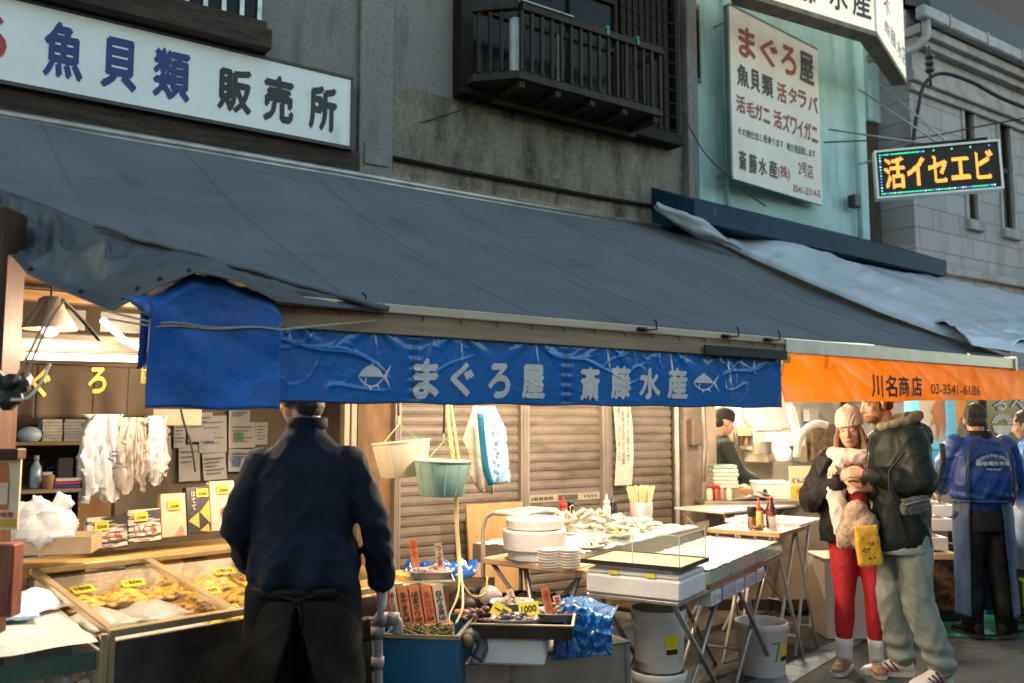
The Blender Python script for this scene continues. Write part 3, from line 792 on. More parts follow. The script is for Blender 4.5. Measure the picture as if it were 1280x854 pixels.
# -------- orange banner
om = film('orange_vinyl', (.68, .165, .005), .42, 0, .1, .3, .08, 4)
OX0, OX1 = onY(976, 475, 3.06).x, onY(1300, 475, 3.06).x
def osurf(x, z, off=0):
    t = (x-OX0)/(OX1-OX0); 
    d = .010*nz(x*2.5, z*3, 1) + .008*ridge(x*4+z*5, z*3, 5, 5)*math.exp(-t*2) + .004*nz(x*9, z*9, 2) + .01*math.exp(-t*14)*math.sin(z*30)
    return V((x, 3.058 - d - off, z))
def orange(u, v):
    x = lerp(OX0, OX1, u); return osurf(x, lerp(1.722+.062*u+.002*math.sin(u*30), 1.984, v))
OB = thing('orange_banner', 'orange vinyl banner with black shop lettering and phone number', 'banner')
o_ = part('banner_cloth', MB().grid(orange, 140, 30), om, OB, True)
bk = mat('black_print', (.012, .011, .01), .5)
och = [('川', 1088, 468, 1102, 497), ('名', 1105, 469, 1119, 497), ('商', 1121, 470, 1134, 496), ('店', 1137, 470, 1150, 496)]
part('lettering', merge([FB.char(c, a, b, d, e, 0, .004, .03, surf=osurf, sub=1) for c, a, b, d, e in och] + [FB.char('03-3541-6186', 1161, 481, 1223, 493.5, 0, .004, .012, surf=osurf, sub=1)]), bk, OB)
part('yellow_patch', MB().grid(lambda u, v: osurf(lerp(OX0+.002, OX0+.06, u), lerp(1.93, 1.978, v), .004), 4, 4), mat('yellow_tape', (.75, .5, .03), .4), OB)
# -------- pale blue tarp lying over the right of the awning
tarpm = mat('pale_blue_tarp', (.50, .57, .64), .3, var=.12, scale=3, bump=.15, bscale=40, coat=.25, rvar=.08)
edge = [onA(x, y, .03) for x, y in ((822, 258), (872, 290), (940, 322), (1020, 356), (1100, 389), (1180, 418), (1262, 440))]
back = [onA(x, y, .03) for x, y in ((830, 264), (900, 288), (1000, 312), (1090, 332), (1180, 350), (1290, 372), (1420, 404))]
front = onA(1500, 475, .03)
def tarp2(u, v):
    a = along(edge, u); b = along(back, min(1, u)) ; far = lerp(b, V((b.x+1.2*u, b.y-1.2*u, zA(b.y-1.2*u)+.03)), 0)
    q = V((a.x + 2.6*v*u + .05*v, lerp(a.y, 5.8 - .0*u, v*(1-.0*u)), 0))
    # straight line from edge to back line, opened to the right
    p = lerp(a, V((max(b.x, a.x)+.02, max(b.y, a.y+.02), 0)), v)
    y = p.y; x = p.x
    h = .04 + .05*math.exp(-((v-.1)/.09)**2) + .14*math.sin(PI*v)**.6*math.exp(-((v-.36-.12*math.sin(u*5))/.10)**2)*math.sin(PI*min(1, u*1.1))**2 + .03*nz(x*2.2, y*2.2, 2) + .02*ridge(x*2+y, y*3-x, 6, 4)
    if v < .01: h = .02
    if v > .98: h *= .5
    return V((x, y, zA(y) + h))
t2 = MB().grid(tarp2, 110, 60)
PT = thing('pale_tarp', 'crumpled pale blue tarp spread over the right end of awning', 'tarp')
t2o = part('tarp_sheet', t2, tarpm, PT, True); solid(t2o, .004)
# part hanging at the right end
def tarp3(u, v):
    a = lerp(edge[-2], back[-1], u) ; b = onY(lerp(1215, 1420, u), lerp(432, 462, u), 3.02)
    p = lerp(tarp2(lerp(.8, 1, u), lerp(0.02, .98, u)), b + V((0, 0, .0)), v)
    f = math.sin(PI*v)
    return p + V((0, -.3, .7)) * (f*(.04+.06*nz(u*5, v*3, 3)+.03*ridge(u*5, v*4, 8, 3)))
t3 = part('hanging_end', MB().grid(tarp3, 60, 40), tarpm, PT, True); solid(t3, .004)
rim_ = MB().tube([lerp(onA(118, 281, .02), onA(486, 387, .015), t/24) + V((0, .0, .014*nz(t*.4))) for t in range(25)], [(.012+.010*math.sin(PI*t/24), .012) for t in range(25)], 8)
part('folded_seam', rim_, canv, A, True)
def bundle(u, v):
    p = lerp(onY(820, 258, 5.62), onY(925, 312, 5.1), u); a = v*2*PI
    r = (.05+.03*math.sin(PI*u*.8+.6))*(.25+.75*math.sin(PI*min(1, u*1.0+.08)))+.03*nz(u*5, math.cos(a)*2, math.sin(a)*2)+.015*math.sin(a*4+u*8)
    return p + V((.5*r*math.cos(a), 1.3*r*math.cos(a), r*math.sin(a)*.8+.0))
part('bunched_corner', MB().grid(bundle, 20, 16), tarpm, PT, True)

# ---------------------------------------------------------------- signboards
white_sign = stain(mat('white_sign_face', (.80, .81, .80), .5, var=.05, scale=2), (.36, .34, .3), (1.5, 1.5, .6), .58, .75, .5)
FS = Frame((0, 5.80, 0), 0)
sX0, sX1 = -.7, FS.uv(438, 140)[0]
z1L, z1R = FS.uv(30, 0)[1], FS.uv(438, 102)[1]; z0L, z0R = FS.uv(0, 99)[1], FS.uv(438, 184)[1]
uL, uL0 = FS.uv(30, 0)[0], FS.uv(0, 99)[0]
sz1 = (z1L+z1R)/2; sz0 = (z0L+z0R)/2
SG = thing('shop_signboard', 'long white signboard with blue and black brush lettering', 'sign', (0, 5.80, 0))
part('board', MB().bx(sX0, sX1, 0, .05, sz0, sz1), white_sign, SG)
part('frame', MB().bx(sX0, sX1+.02, -.012, .06, sz0-.025, sz0-.001).bx(sX0, sX1+.02, -.012, .06, sz1+.001, sz1+.02).bx(sX1+.001, sX1+.02, -.011, .06, sz0, sz1), mat('dark_sign_frame', (.05, .045, .045), .5, .3), SG)
inkb = mat('blue_paint', (.003, .03, .17), .5, var=.2); inkk = mat('black_paint', (.012, .012, .014), .5, var=.2); inkr = mat('red_paint', (.42, .03, .03), .5, var=.2)
def signchars(fr, L_, slope, bold, off=.003): return merge([fr.char(c, a, b, d, e, slope, off, bold) for c, a, b, d, e in L_])
part('blue_lettering', signchars(FS, [('魚', 54, 23, 105, 105), ('貝', 126, 43, 172, 118), ('類', 191, 57, 238, 131)], .22, .038), inkb, SG)
part('black_lettering', signchars(FS, [('販', 272, 81, 315, 146), ('売', 329, 91, 367, 158), ('所', 386, 104, 421, 168)], .21, .04), inkk, SG)
part('red_lettering', signchars(FS, [('ろ', -34, 14, 9, 80)], .22, .035), inkr, SG)

WS = Frame(onY(910, 8, 5.62), R(6))
PW = thing('menu_signboard', 'tall white hand painted signboard on the teal wall', 'sign', WS.p, R(6))
u1 = (WS.uv(1022, 61)[0]+WS.uv(1028, 255)[0])/2; u0 = (WS.uv(910, 7)[0]+WS.uv(921, 226)[0])/2 * .5
v1 = (WS.uv(1022, 61)[1]+0)/2; v0 = (WS.uv(921, 226)[1]+WS.uv(1027, 255)[1])/2
wsign = stain(mat('warm_white_board', (.78, .71, .66), .55, var=.06, scale=2), (.42, .33, .27), (1, 1, .5), .58, .78, .5, 4)
part('board', MB().bx(u0, u1, .0, .03, v0, v1), wsign, PW)
part('backing_frame', MB().bx(u0-.03, u0-.001, .0, .05, v0+.02, v1).bx(u0, u1, .031, .06, v1-.06, v1-.02).bx(u0, u1, .031, .06, v0+.02, v0+.06).bx(u0, u1, -.005, .05, v1+.001, v1+.02), mat('dull_green_steel', (.12, .16, .15), .5, .3), PW)
for (uu) in (u0+.1, u1-.25):
    part('bracket', MB().tube([(uu, .05, v1-.1), (uu, .26, v1-.1)], .012, 6).tube([(uu, .05, v0+.1), (uu, .26, v0+.1)], .012, 6), steelg, PW, True)
mr_ = mat('brown_red_paint', (.30, .055, .04), .55, var=.2); mk_ = mat('green_black_paint', (.03, .035, .035), .55, var=.2); mb_ = mat('brown_black_paint', (.06, .03, .025), .55, var=.2)
part('red_lettering', signchars(WS, [('ま', 923, 30, 944, 78), ('ぐ', 950, 43, 972, 88), ('ろ', 976, 53, 995, 98), ('活', 971, 101, 983, 131), ('タ', 985, 107, 996, 133), ('ラ', 997, 111, 1008, 138), ('バ', 1010, 117, 1022, 143),
    ('活', 920, 117, 931.5, 144), ('毛', 933, 125, 943, 149), ('ガ', 943, 128, 953, 153), ('ニ', 954, 134, 962, 156), ('活', 967, 136, 977, 163), ('ズ', 978, 140, 987, 167), ('ワ', 988, 145, 996, 171), ('イ', 996.5, 148, 1004, 173), ('ガ', 1005, 151, 1013.5, 177), ('ニ', 1014, 157, 1022, 180)], .45, .03), mr_, PW)
part('black_lettering', signchars(WS, [('屋', 999, 62, 1017, 109), ('魚', 921, 78, 936, 112), ('貝', 938, 85, 949.5, 117), ('類', 952, 91, 966, 124)], .45, .03), mk_, PW)
def sloped(fr, body, x0, yl, x1, yr, hpx, bold):
    """one line of writing running between two pixels"""
    ua, va = fr.uv(x0, yl); ub, vb = fr.uv(x1, yr)
    h = fr.uv((x0+x1)/2, (yl+yr)/2 - hpx/2)[1] - fr.uv((x0+x1)/2, (yl+yr)/2 + hpx/2)[1]
    vc = (va+vb)/2
    return lettering(body, ub-ua, h, lambda x, y: V(((ua+ub)/2+x, -.003, vc + y + (vb-va)*(x/(ub-ua)))), bold)
part('small_lettering', merge([sloped(WS, 'その他仕出し受承ります', 922, 163, 979, 181, 10, .012), sloped(WS, '地方発送致します', 983, 183, 1019, 193, 10, .012)]), mk_, PW)
part('brown_lettering', signchars(WS, [('斎', 923.5, 187, 933, 215), ('藤', 936, 191, 946, 219), ('水', 948, 196, 958.5, 221), ('産', 961, 199, 971.5, 224)], .3, .03), mb_, PW)
part('rust_lettering', merge([WS.char('(株)', 972.5, 205, 987, 227, .3, .003, .012), WS.char('2号店', 998, 201, 1016, 224, .3, .003, .012), sloped(WS, '3541-2314-5', 991, 235, 1025, 243, 9, .012)]), mr_, PW)

# box sign above
dA = V((FX, FY, 0))*math.cos(R(61.7)) + V((FY, -FX, 0))*math.sin(R(61.7)); dB = V((FX, FY, 0))*math.cos(R(34.8)) + V((FY, -FX, 0))*math.sin(R(34.8))
A1 = onY(1095, 46, 4.95)
yawA = math.atan2(dA.y, dA.x); yawB = math.atan2(dB.y, dB.x)
FrA = Frame((A1.x, A1.y, 0), yawA); FrB = Frame((A1.x, A1.y, 0), yawB)
Lb = FrB.uv(1133, 104)[0]; zb_ = A1.z
BS = thing('box_sign', 'angled white illuminated box sign jutting out above the signboard', 'sign', (A1.x, A1.y, 0))
pA0 = -dA*1.75; pB1 = dB*Lb
outl = [(pA0.x, pA0.y), (0, 0), (pB1.x, pB1.y), (pB1.x-.1, pB1.y+.12), (-.02, .17), (pA0.x+.05, pA0.y+.17)]
signwhite = mat('cream_sign_face', (.62, .58, .47), .4, var=.05, scale=3, emit=.16, ecol=(1, .93, .75))
part('lit_face', MB().prism(outl, lambda x, y: V((x, y, zb_+.05)), lambda x, y: V((x, y, zb_+1.3))), signwhite, BS)
cenx = sum(p[0] for p in outl)/6; ceny = sum(p[1] for p in outl)/6
fro = [(lerp(cenx, p[0], 1.015), lerp(ceny, p[1], 1.03)) for p in outl]
part('bottom_frame', MB().prism(fro, lambda x, y: V((x, y, zb_)), lambda x, y: V((x, y, zb_+.049))), mat('rusty_tan_frame', (.22, .15, .1), .55, .3, var=.4, scale=8), BS)
part('corner_trim', MB().tube([(0, -.004, zb_+.05), (0, -.004, zb_+1.3)], .012, 6), alu, BS)
def on_face(fr, L_, slope, bold):
    r_ = []
    for c, a, b, d, e in L_:
        m_ = fr.char(c, a, b, d, e, slope, .004, bold)
        m_.bm.transform(Matrix.Rotation(fr.yaw, 4, 'Z')); r_.append(m_)
    return merge(r_)
part('lettering', on_face(FrA, [('斎', 968, -52, 985, -5), ('藤', 1000, -40, 1020, 7), ('水', 1036, -30, 1059, 17), ('産', 1065, -22, 1088, 26)], .3, .02), inkk, BS)
part('side_lettering', on_face(FrB, [('不', 1104, -6, 1112, 24), ('斎', 1105, 24, 1112, 48), ('藤', 1113, 34, 1119.5, 62), ('水', 1121, 48, 1127, 76), ('店', 1127.5, 56, 1132, 84)], 1.2, .005), inkk, BS)
for px in (1070, 1100):
    q = FrA.uv(px, 40)[0]
    part('stay', MB().tube([dA*(q-1.0)+V((0, .12, zb_+.5)), dA*(q-1.0)+V((0, WY-A1.y-.02, zb_+.5))], .014, 6), steelg, BS, True)

# LED sign
TL, TR, BL, BR = at(1093, 188, 8.0), at(1251, 175.6, 7.75), at(1095, 250.6, 8.0), at(1253, 235, 7.75)
ctr = (TL+TR+BL+BR)/4
ex = ((TR-TL)+(BR-BL)); ex.normalize(); W_ = ((TR-TL).length+(BR-BL).length)/2; H_ = ((TL-BL).length+(TR-BR).length)/2
ez = V((0, 0, 1)); en = ex.cross(ez).normalized(); ez = en.cross(ex).normalized() * -1
if ez.z < 0: ez = -ez
en = ex.cross(ez)           # outward is -en or +en
if en.dot(CAM-ctr) < 0: en = -en
LM = Matrix((( ex.x, -en.x, ez.x, ctr.x), (ex.y, -en.y, ez.y, ctr.y), (ex.z, -en.z, ez.z, ctr.z), (0, 0, 0, 1)))
LD = thing('led_sign', 'lit orange dot matrix sign hung between teal and stone buildings', 'led sign')
LD.matrix_world = LM
part('case', MB().bx(-W_/2+.01, W_/2-.01, 0, .09, -H_/2+.01, H_/2-.01), mat('black_panel', (.012, .008, .006), .5), LD)
part('frame', MB().bx(-W_/2, W_/2, -.02, .1, H_/2-.02, H_/2).bx(-W_/2, W_/2, -.02, .1, -H_/2, -H_/2+.02).bx(-W_/2, -W_/2+.02, -.019, .099, -H_/2+.02, H_/2-.02).bx(W_/2-.02, W_/2, -.019, .099, -H_/2+.02, H_/2-.02), alu, LD)
part('top_beam', MB().bx(-.25, W_/2-.1, -.01, .11, H_/2+.002, H_/2+.03), brownwood, LD)
def raster(body, cols, rows, bold):
    me, tw, th = text_mesh(body, 1.0, bold)
    me.calc_loop_triangles(); tris = []
    for t in me.loop_triangles:
        a, b, c = [me.vertices[i].co for i in t.vertices]; tris.append((a.x/tw*cols, a.y/th*rows, b.x/tw*cols, b.y/th*rows, c.x/tw*cols, c.y/th*rows))
    bpy.data.meshes.remove(me)
    on = set()
    for ax, ay, bx_, by_, cx_, cy_ in tris:
        den = (by_-cy_)*(ax-cx_)+(cx_-bx_)*(ay-cy_)
        if abs(den) < 1e-9: continue
        for i in range(int(math.floor(min(ax, bx_, cx_)+cols/2-.5)), int(math.ceil(max(ax, bx_, cx_)+cols/2+.5))):
            for j in range(int(math.floor(min(ay, by_, cy_)+rows/2-.5)), int(math.ceil(max(ay, by_, cy_)+rows/2+.5))):
                x, y = i+.5-cols/2, j+.5-rows/2
                l1 = ((by_-cy_)*(x-cx_)+(cx_-bx_)*(y-cy_))/den; l2 = ((cy_-ay)*(x-cx_)+(ax-cx_)*(y-cy_))/den
                if l1 >= 0 and l2 >= 0 and l1+l2 <= 1: on.add((i, j))
    return on
iw, ih = W_-.16, H_-.17
cols, rows = 96, 26
on = raster('活イセエビ', cols, rows, 0); on |= {(i+1, j) for i, j in on} | {(i, j+1) for i, j in on}
dm = MB(); px_, pz_ = iw/cols, ih/rows
for i, j in on:
    x, z = (i+.5-cols/2)*px_, (j+.5-rows/2)*pz_
    dm.bx(x-px_*.42, x+px_*.42, -.006, -.001, z-pz_*.40, z+pz_*.40)
part('lit_letters', dm, lampmat('amber_led', (1, .30, .05), .75), LD)
cl = {'green': MB(), 'blue': MB(), 'white': MB()}
random.seed(4)
def bdot(x, z, k): cl[k].ell((x, -.004, z), (.0085, .005, .0085), 8, 5)
for i in range(44):
    x = lerp(-W_/2+.05, W_/2-.07, i/43)
    bdot(x, -H_/2+.045, random.choice(['green', 'green', 'green', 'blue', 'white']))
    if i < 18 or i % 7 == 0: bdot(x, H_/2-.045, random.choice(['green', 'green', 'green', 'blue', 'green']) if i < 40 else 'blue')
for j in range(1, 13): bdot(-W_/2+.05, lerp(-H_/2+.045, H_/2-.045, j/13), random.choice(['blue', 'blue', 'white', 'green']))
for k, c in (('green', (.05, 1, .45)), ('blue', (.1, .25, 1)), ('white', (.7, .85, 1))): part('border_lights', cl[k], lampmat('led_'+k, c, .4), LD)
arm = MB()
for (a, b) in (((1072, 206, 8.6), (1094, 200, 8.05)), ((1074, 112, 8.7), (1170, 177, 7.95)), ((1100, 105, 8.9), (1182, 176, 7.9)), ((1036, 162, 8.5), (1160, 180, 7.95))):
    arm.tube([at(*a), at(*b)], .010, 6)
solo('sign_stays', 'thin steel rods bracing the lit dot matrix sign', 'rods', arm, steelg, smooth=True)
# cables
cabm = mat('black_cable', (.012, .012, .013), .5)
def cable(label, pts, r, cat='cable', name='power_cable', m=None):
    P_ = [at(*p) for p in pts]; out = []
    for i in range(len(P_)-1):
        p0, p1, p2, p3 = P_[max(0, i-1)], P_[i], P_[i+1], P_[min(len(P_)-1, i+2)]
        for k in range(6):
            t = k/6; out.append(.5*((2*p1)+(p2-p0)*t+(2*p0-5*p1+4*p2-p3)*t*t+(3*p1-p0-3*p2+p3)*t**3))
    out.append(P_[-1])
    return solo(name, label, cat, MB().tube(out, r, 8), m or cabm, smooth=True)
cable('thick black cable arching up in front of the stone building', [(1140, 215, 9.3), (1142, 175, 9.3), (1147, 140, 9.3), (1156, 105, 9.3), (1178, 92, 9.3), (1215, 103, 9.3), (1250, 122, 9.3), (1290, 138, 9.3)], .021)
cable('straight thin wire crossing the whole stone building above the lit sign', [(1030, 178, 8.5), (1150, 172, 9), (1215, 160, 9.2), (1290, 146, 9.2)], .008)
cable('slack black wire over the blue letters of the long signboard', [(-10, 8, 6.0), (20, 40, 6.1), (70, 82, 6.1), (110, 104, 6.2), (140, 122, 6.2)], .005)
cable('black wire from the signboard end up to the balcony', [(310, 157, 6.3), (360, 165, 6.35), (440, 167, 6.5), (500, 160, 6.6), (545, 148, 6.7), (592, 132, 6.75)], .006)
cable('thin wire dropping from the teal wall corner to its blue eave', [(852, 140, 8.0), (880, 190, 7.9), (912, 222, 7.9), (940, 246, 7.8), (958, 258, 7.7)], .006)
ins = MB()
q = at(1162, 80, 9.35)
for k in range(3): ins.lathe([(.03, 0), (.05, .02), (.05, .05), (.03, .07)], 12, q + V((0, 0, k*.075-.1)))
ins.tube([q+V((0, 0, -.25)), q+V((0, 0, .2))], .015, 8)
solo('insulator', 'dark ribbed insulator stack on the stone building corner', 'insulator', ins, mat('dark_ceramic', (.05, .045, .04), .3), smooth=True)
# ================================================================ LAMPS
warm = (1, .74, .48)
def point(name, loc, power, col=warm, r=.06, parent=None):
    l = bpy.data.lights.new(name, 'POINT'); l.energy = power; l.color = col; l.shadow_soft_size = r
    o = bpy.data.objects.new(name, l); C.objects.link(o); o.location = loc
    if parent: o.parent = parent
    return o
shade_m = mat('enamel_lamp_shade', (.34, .27, .2), .4, .3, var=.15)
def pendant(label, loc, power, top, col=warm, rr=.1, up=.02, group=None):
    t = thing('pendant_lamp', label, 'lamp', loc, 0, group); top = zA(loc[1]) - .11
    part('lamp_shade', MB().lathe([(.03, .13), (.045, .12), (.05, .09), (rr, .01), (rr, 0), (rr-.006, 0), (.045, .085), (.02, .11)], 24, cap=False), shade_m, t, True)
    part('bulb', MB().ell((0, 0, .015), (.04, .04, .045)), lampmat('bulb_glow', (1, .82, .58), 1.6), t, True)
    part('cord', MB().tube([(0, 0, .12), (0, 0, top-loc[2])], .005, 6), cabm, t)
    if power: point('bulb_light', (0, 0, -.06), power, col, .05, t)
    return t
def tubelamp(label, a, b, power, col, st, fix=True, r=.014, name='fluorescent_lamp', emcol=None):
    a, b = V(a), V(b); mid = (a+b)/2; L_ = (b-a).length; yaw = math.atan2(b.y-a.y, b.x-a.x)
    tilt = math.asin((b.z-a.z)/L_)
    t = thing(name, label, 'lamp', mid, yaw); t.rotation_euler = (0, -tilt, yaw)
    part('tube', MB().tube([(-L_/2, 0, 0), (L_/2, 0, 0)], r, 12), lampmat(label[:18], emcol or col, st), t, True)
    if fix: part('housing', MB().bx(-L_/2-.03, L_/2+.03, -.03, .03, .02, .07, .006).bx(-L_/2-.03, -L_/2-.005, -.02, .02, -.02, .02).bx(L_/2+.005, L_/2+.03, -.02, .02, -.02, .02), mat('cream_housing', (.3, .25, .18), .5), t)
    if power:
        l = bpy.data.lights.new('tube_light', 'AREA'); l.shape = 'RECTANGLE'; l.size = L_; l.size_y = .05; l.energy = power; l.color = col
        o = bpy.data.objects.new('tube_light', l); C.objects.link(o); o.parent = t; o.location = (0, 0, -.03)
    return t
tubelamp('long glowing fluorescent tube above the brown shop curtain', onY(33, 445, 4.02), onY(186, 449, 4.02), .8, (1, .78, .5), 2.5, emcol=(1, .88, .66))
pl = onY(62, 412, 3.9)
pendant('conical pendant lamp near the wooden post', (pl.x, 3.9, pl.z), 1.5, 2.5)
tubelamp('bare pinkish tube dropping behind the blue tarp', onY(128, 400, 3.75), onY(152, 422, 3.7), 1.0, (1, .75, .6), 3.5, False, .012, 'tube_lamp', (1, .85, .78))
tubelamp('second bare pinkish tube tucked behind the blue tarp', onY(153, 424, 3.7), onY(205, 450, 3.6), 1.5, (1, .75, .6), 3.5, False, .012, 'tube_lamp', (1, .85, .78))
pendant('pendant lamp over the hanging baskets', (2.55, 3.95, 2.08), 17, 2.45, group='lamps under the awning')
pendant('pendant lamp over the stacked white bowls', (3.35, 4.25, 2.12), 32, 2.6, group='lamps under the awning')
pendant('pendant lamp close behind the blue banner', (2.25, 3.32, 2.0), 16, 2.3, group='lamps under the awning')
pendant('pendant lamp over the oyster display', (4.15, 4.4, 2.14), 36, 2.7, group='lamps under the awning')
pendant('pendant lamp over the glass freezer', (1.0, 4.0, 2.1), 20, 2.5, group='lamps under the awning')
tubelamp('fluorescent tube on the kitchen ceiling', (6.2, 6.2, 2.4), (7.6, 6.2, 2.4), 64, (1, .86, .62), 3, emcol=(1, .93, .78))
pendant('pendant lamp over the blue window fish stall', (8.6, 4.7, 2.3), 38, 2.9, (1, .8, .58), group='lamps under the awning')
pendant('pendant lamp over the white folding tables', (5.6, 4.7, 2.2), 17, 2.9, group='lamps under the awning')

# ================================================================ LEFT SHOP
white_pl = film('white_plastic_bag', (.74, .76, .77), .4, .12, .1, .25, .06, 5)
def label_card(parent, c, w_, h_, rot, base, ink, rows=2, seed=0, title=None, red=None):
    """card with hand lettering, local centre c, facing -y then rotated"""
    m = Matrix.Translation(V(c)) @ Euler(rot).to_matrix().to_4x4()
    b = MB().bx(-w_/2, w_/2, 0, .003, -h_/2, h_/2); b.bm.transform(m)
    o = part('price_card', b, base, parent)
    return o, m
def write(parent, m, body, w_, h_, ink, at_=(0, 0), name='lettering', bold=.02):
    t = lettering(body, w_, h_, lambda x, y: V((at_[0]+x, -.0015, at_[1]+y)), bold); t.bm.transform(m)
    return part(name, t, ink, parent)
yel = mat('yellow_card', (.85, .66, .05), .5, var=.06); blk = mat('black_ink', (.015, .013, .012), .5); red_ink = mat('red_ink', (.55, .04, .03), .5)
orange_card = mat('orange_card', (.62, .2, .07), .5, var=.2, scale=20); cream_card = mat('cream_card', (.65, .52, .38), .5, var=.08)
# wooden post with poster and bundle
pw = wood('post_wood', (.075, .034, .019), .55, 3, (8, 8, .8), .45)
stain(pw, (.03, .017, .012), (5, 5, .7), .5, .7, .8)
p = at(12, 600, 3.3); PXY = (p.x-.09, p.y)
solo('wooden_post', 'weathered brown wooden post at the left front corner', 'post', MB().bx(-.12, .12, -.07, .07, 0, 2.4, .012), pw, (PXY[0]-.03, PXY[1], 0), -YAW)
def fr_(px, py, f): return at(px, py, f+.62)
ps = fr_(6, 617, 2.5)
po = thing('bottle_poster', 'small framed poster of an orange bottle on the wooden post', 'poster', ps, -YAW); po.scale = (1.25,)*3
part('sheet', MB().bx(-.055, .04, 0, .008, -.10, .095), mat('cream_poster', (.7, .55, .38), .4), po)
part('bottle_print', MB().prism([(-.028, -.045), (.012, -.045), (.012, .03), (.006, .07), (.003, .085), (-.019, .085), (-.022, .07), (-.028, .03)], lambda x, z: V((x, -.002, z)), lambda x, z: V((x, -.0005, z))), mat('orange_print', (.55, .13, .02), .4), po)
part('label_print', MB().bx(-.026, .010, -.0035, -.0022, -.03, .03), mat('pale_print_label', (.7, .5, .36), .4), po)
part('footer_print', MB().bx(-.055, .04, -.002, -.0005, -.092, -.07), mat('orange_footer', (.65, .3, .05), .4), po)
write(po, Matrix.Identity(4), '秋の味覚', .07, .016, red_ink, (-.008, -.058))
solo('poster_shelf', 'dark timber bracket above the bottle poster', 'bracket', MB().bx(-.1, .055, -.03, .03, -.018, .02, .004), pw, fr_(8, 568, 2.5), -YAW)
solo('lower_box', 'reddish brown wooden box below the bottle poster', 'box', MB().bx(-.1, .04, -.02, .05, -.14, .11, .006).bx(-.09, .03, -.026, -.021, -.12, -.02), wood('red_brown_box', (.2, .07, .045), .5, 4, (6, 6, 1), .4), fr_(5, 720, 2.5), -YAW)
bd = MB()
random.seed(3)
for k in range(16): bd.ell((random.uniform(-.08, .055), random.uniform(-.02, .03), random.uniform(-.045, .045)), (random.uniform(.02, .035),)*3, 8, 6)
solo('cable_bundle', 'tangled black cable bundle tied onto the wooden post', 'cables', remesh(bd, .008, 1, lambda c: .006*nz(c.x*60, c.y*60, c.z*60)), cabm, fr_(12, 487, 2.5), -YAW)
cable('pale cord looping from the cable bundle', [(14, 500, 2.45), (34, 498, 2.45), (50, 480, 2.5), (62, 455, 2.6)], .004, m=mat('pale_cord', (.6, .55, .45), .5), name='cord', cat='cord')
cable('thin tan rope running up from the post to the corner drape', [(18, 478, 2.48), (50, 415, 2.6), (72, 372, 2.75)], .004, m=mat('tan_rope', (.3, .2, .12), .8), name='rope', cat='rope')
cable('second tan rope beside the conical pendant lamp', [(30, 475, 2.5), (58, 410, 2.65), (80, 375, 2.8)], .004, m=mat('tan_rope', (.3, .2, .12), .8), name='rope', cat='rope')
cable('dark cable hanging from the corner drape to the tubes', [(78, 375, 3.0), (98, 395, 3.1), (124, 425, 3.2)], .007)
# beam over the curtain
nb = MB(); a, b = onY(20, 420, 4.6), onY(200, 420, 4.6)
nb.bx(a.x-.5, b.x+.4, 4.5, 4.6, onY(100, 440, 4.55).z, onY(100, 419, 4.55).z, .006)
solo('lintel_box', 'cream painted lintel box above the fluorescent tube', 'lintel', nb, mat('cream_lintel', (.15, .115, .08), .5, var=.12))
tb = MB().bx(a.x-.5, b.x+.9, 4.42, 4.5, onY(100, 380, 4.45).z, onY(100, 368, 4.45).z).bx(a.x-.5, b.x+.9, 4.62, 4.7, onY(100, 360, 4.65).z, onY(100, 348, 4.65).z)
solo('roof_timber', 'rough roof timbers seen under the awning corner', 'timber', tb, wood('roof_timber_wood', (.3, .17, .08), .6, 3, (1, 9, 9), .4))
hb = MB()
for k in range(3): hb.bx(a.x+.1+k*.3, a.x+.33+k*.3, 4.9, 4.92, onY(100, 413, 4.9).z, onY(100, 388, 4.9).z)
solo('transom_window', 'row of small pale transom panes above the lintel box', 'window', hb, mat('pale_pane', (.25, .25, .22), .2))
# noren curtain
nor = mat('brown_curtain_cloth', (.035, .022, .010), .85, var=.2, scale=6, bump=.3, bscale=300)
NF = Frame((0, 4.52, 0), 0)
n0, n1 = NF.uv(-20, 490)[0], NF.uv(192, 490)[0]; nt_, nb_ = NF.uv(100, 458)[1], NF.uv(100, 523)[1]
def noren(u, v, off=0):
    x = lerp(n0, n1, u); z = lerp(nt_, nb_ - .03*math.sin(u*7)*0, v)
    return V((x, 4.52 - .018*math.sin(u*26)*v - .012*nz(u*9, v*2, 2)*v - off, z))
NO = thing('shop_curtain', 'brown split shop curtain with mustard hand brushed letters', 'curtain')
for a_, b_2 in ((0, .28), (.285, .62), (.625, .83), (.835, 1)):
    c_ = part('curtain_panel', MB().grid(lambda u, v: noren(lerp(a_, b_2, u) - (.012*v if False else 0), v), 20, 10), nor, NO, True); solid(c_, .003)
mus = mat('mustard_print', (.55, .30, .03), .6, var=.1)
def nsurf(u, v, off): return noren((u-n0)/(n1-n0), (nt_-v)/(nt_-nb_), off)
part('lettering', merge([NF.char('ぐ', 39, 461, 63, 497, 0, .005, .03, surf=nsurf, sub=2), NF.char('ろ', 110, 459, 133, 492, 0, .005, .03, surf=nsurf, sub=2), NF.char('商店', 176, 459, 184, 480, 0, .005, .01, surf=nsurf, sub=1), NF.char('ま', -20, 461, 8, 497, 0, .005, .03, surf=nsurf, sub=2)]), mus, NO)
rod = MB().tube([(n0, 4.54, nt_+.01), (n1+.1, 4.54, nt_+.01)], .01, 8)
part('curtain_rod', rod, brownwood, NO)
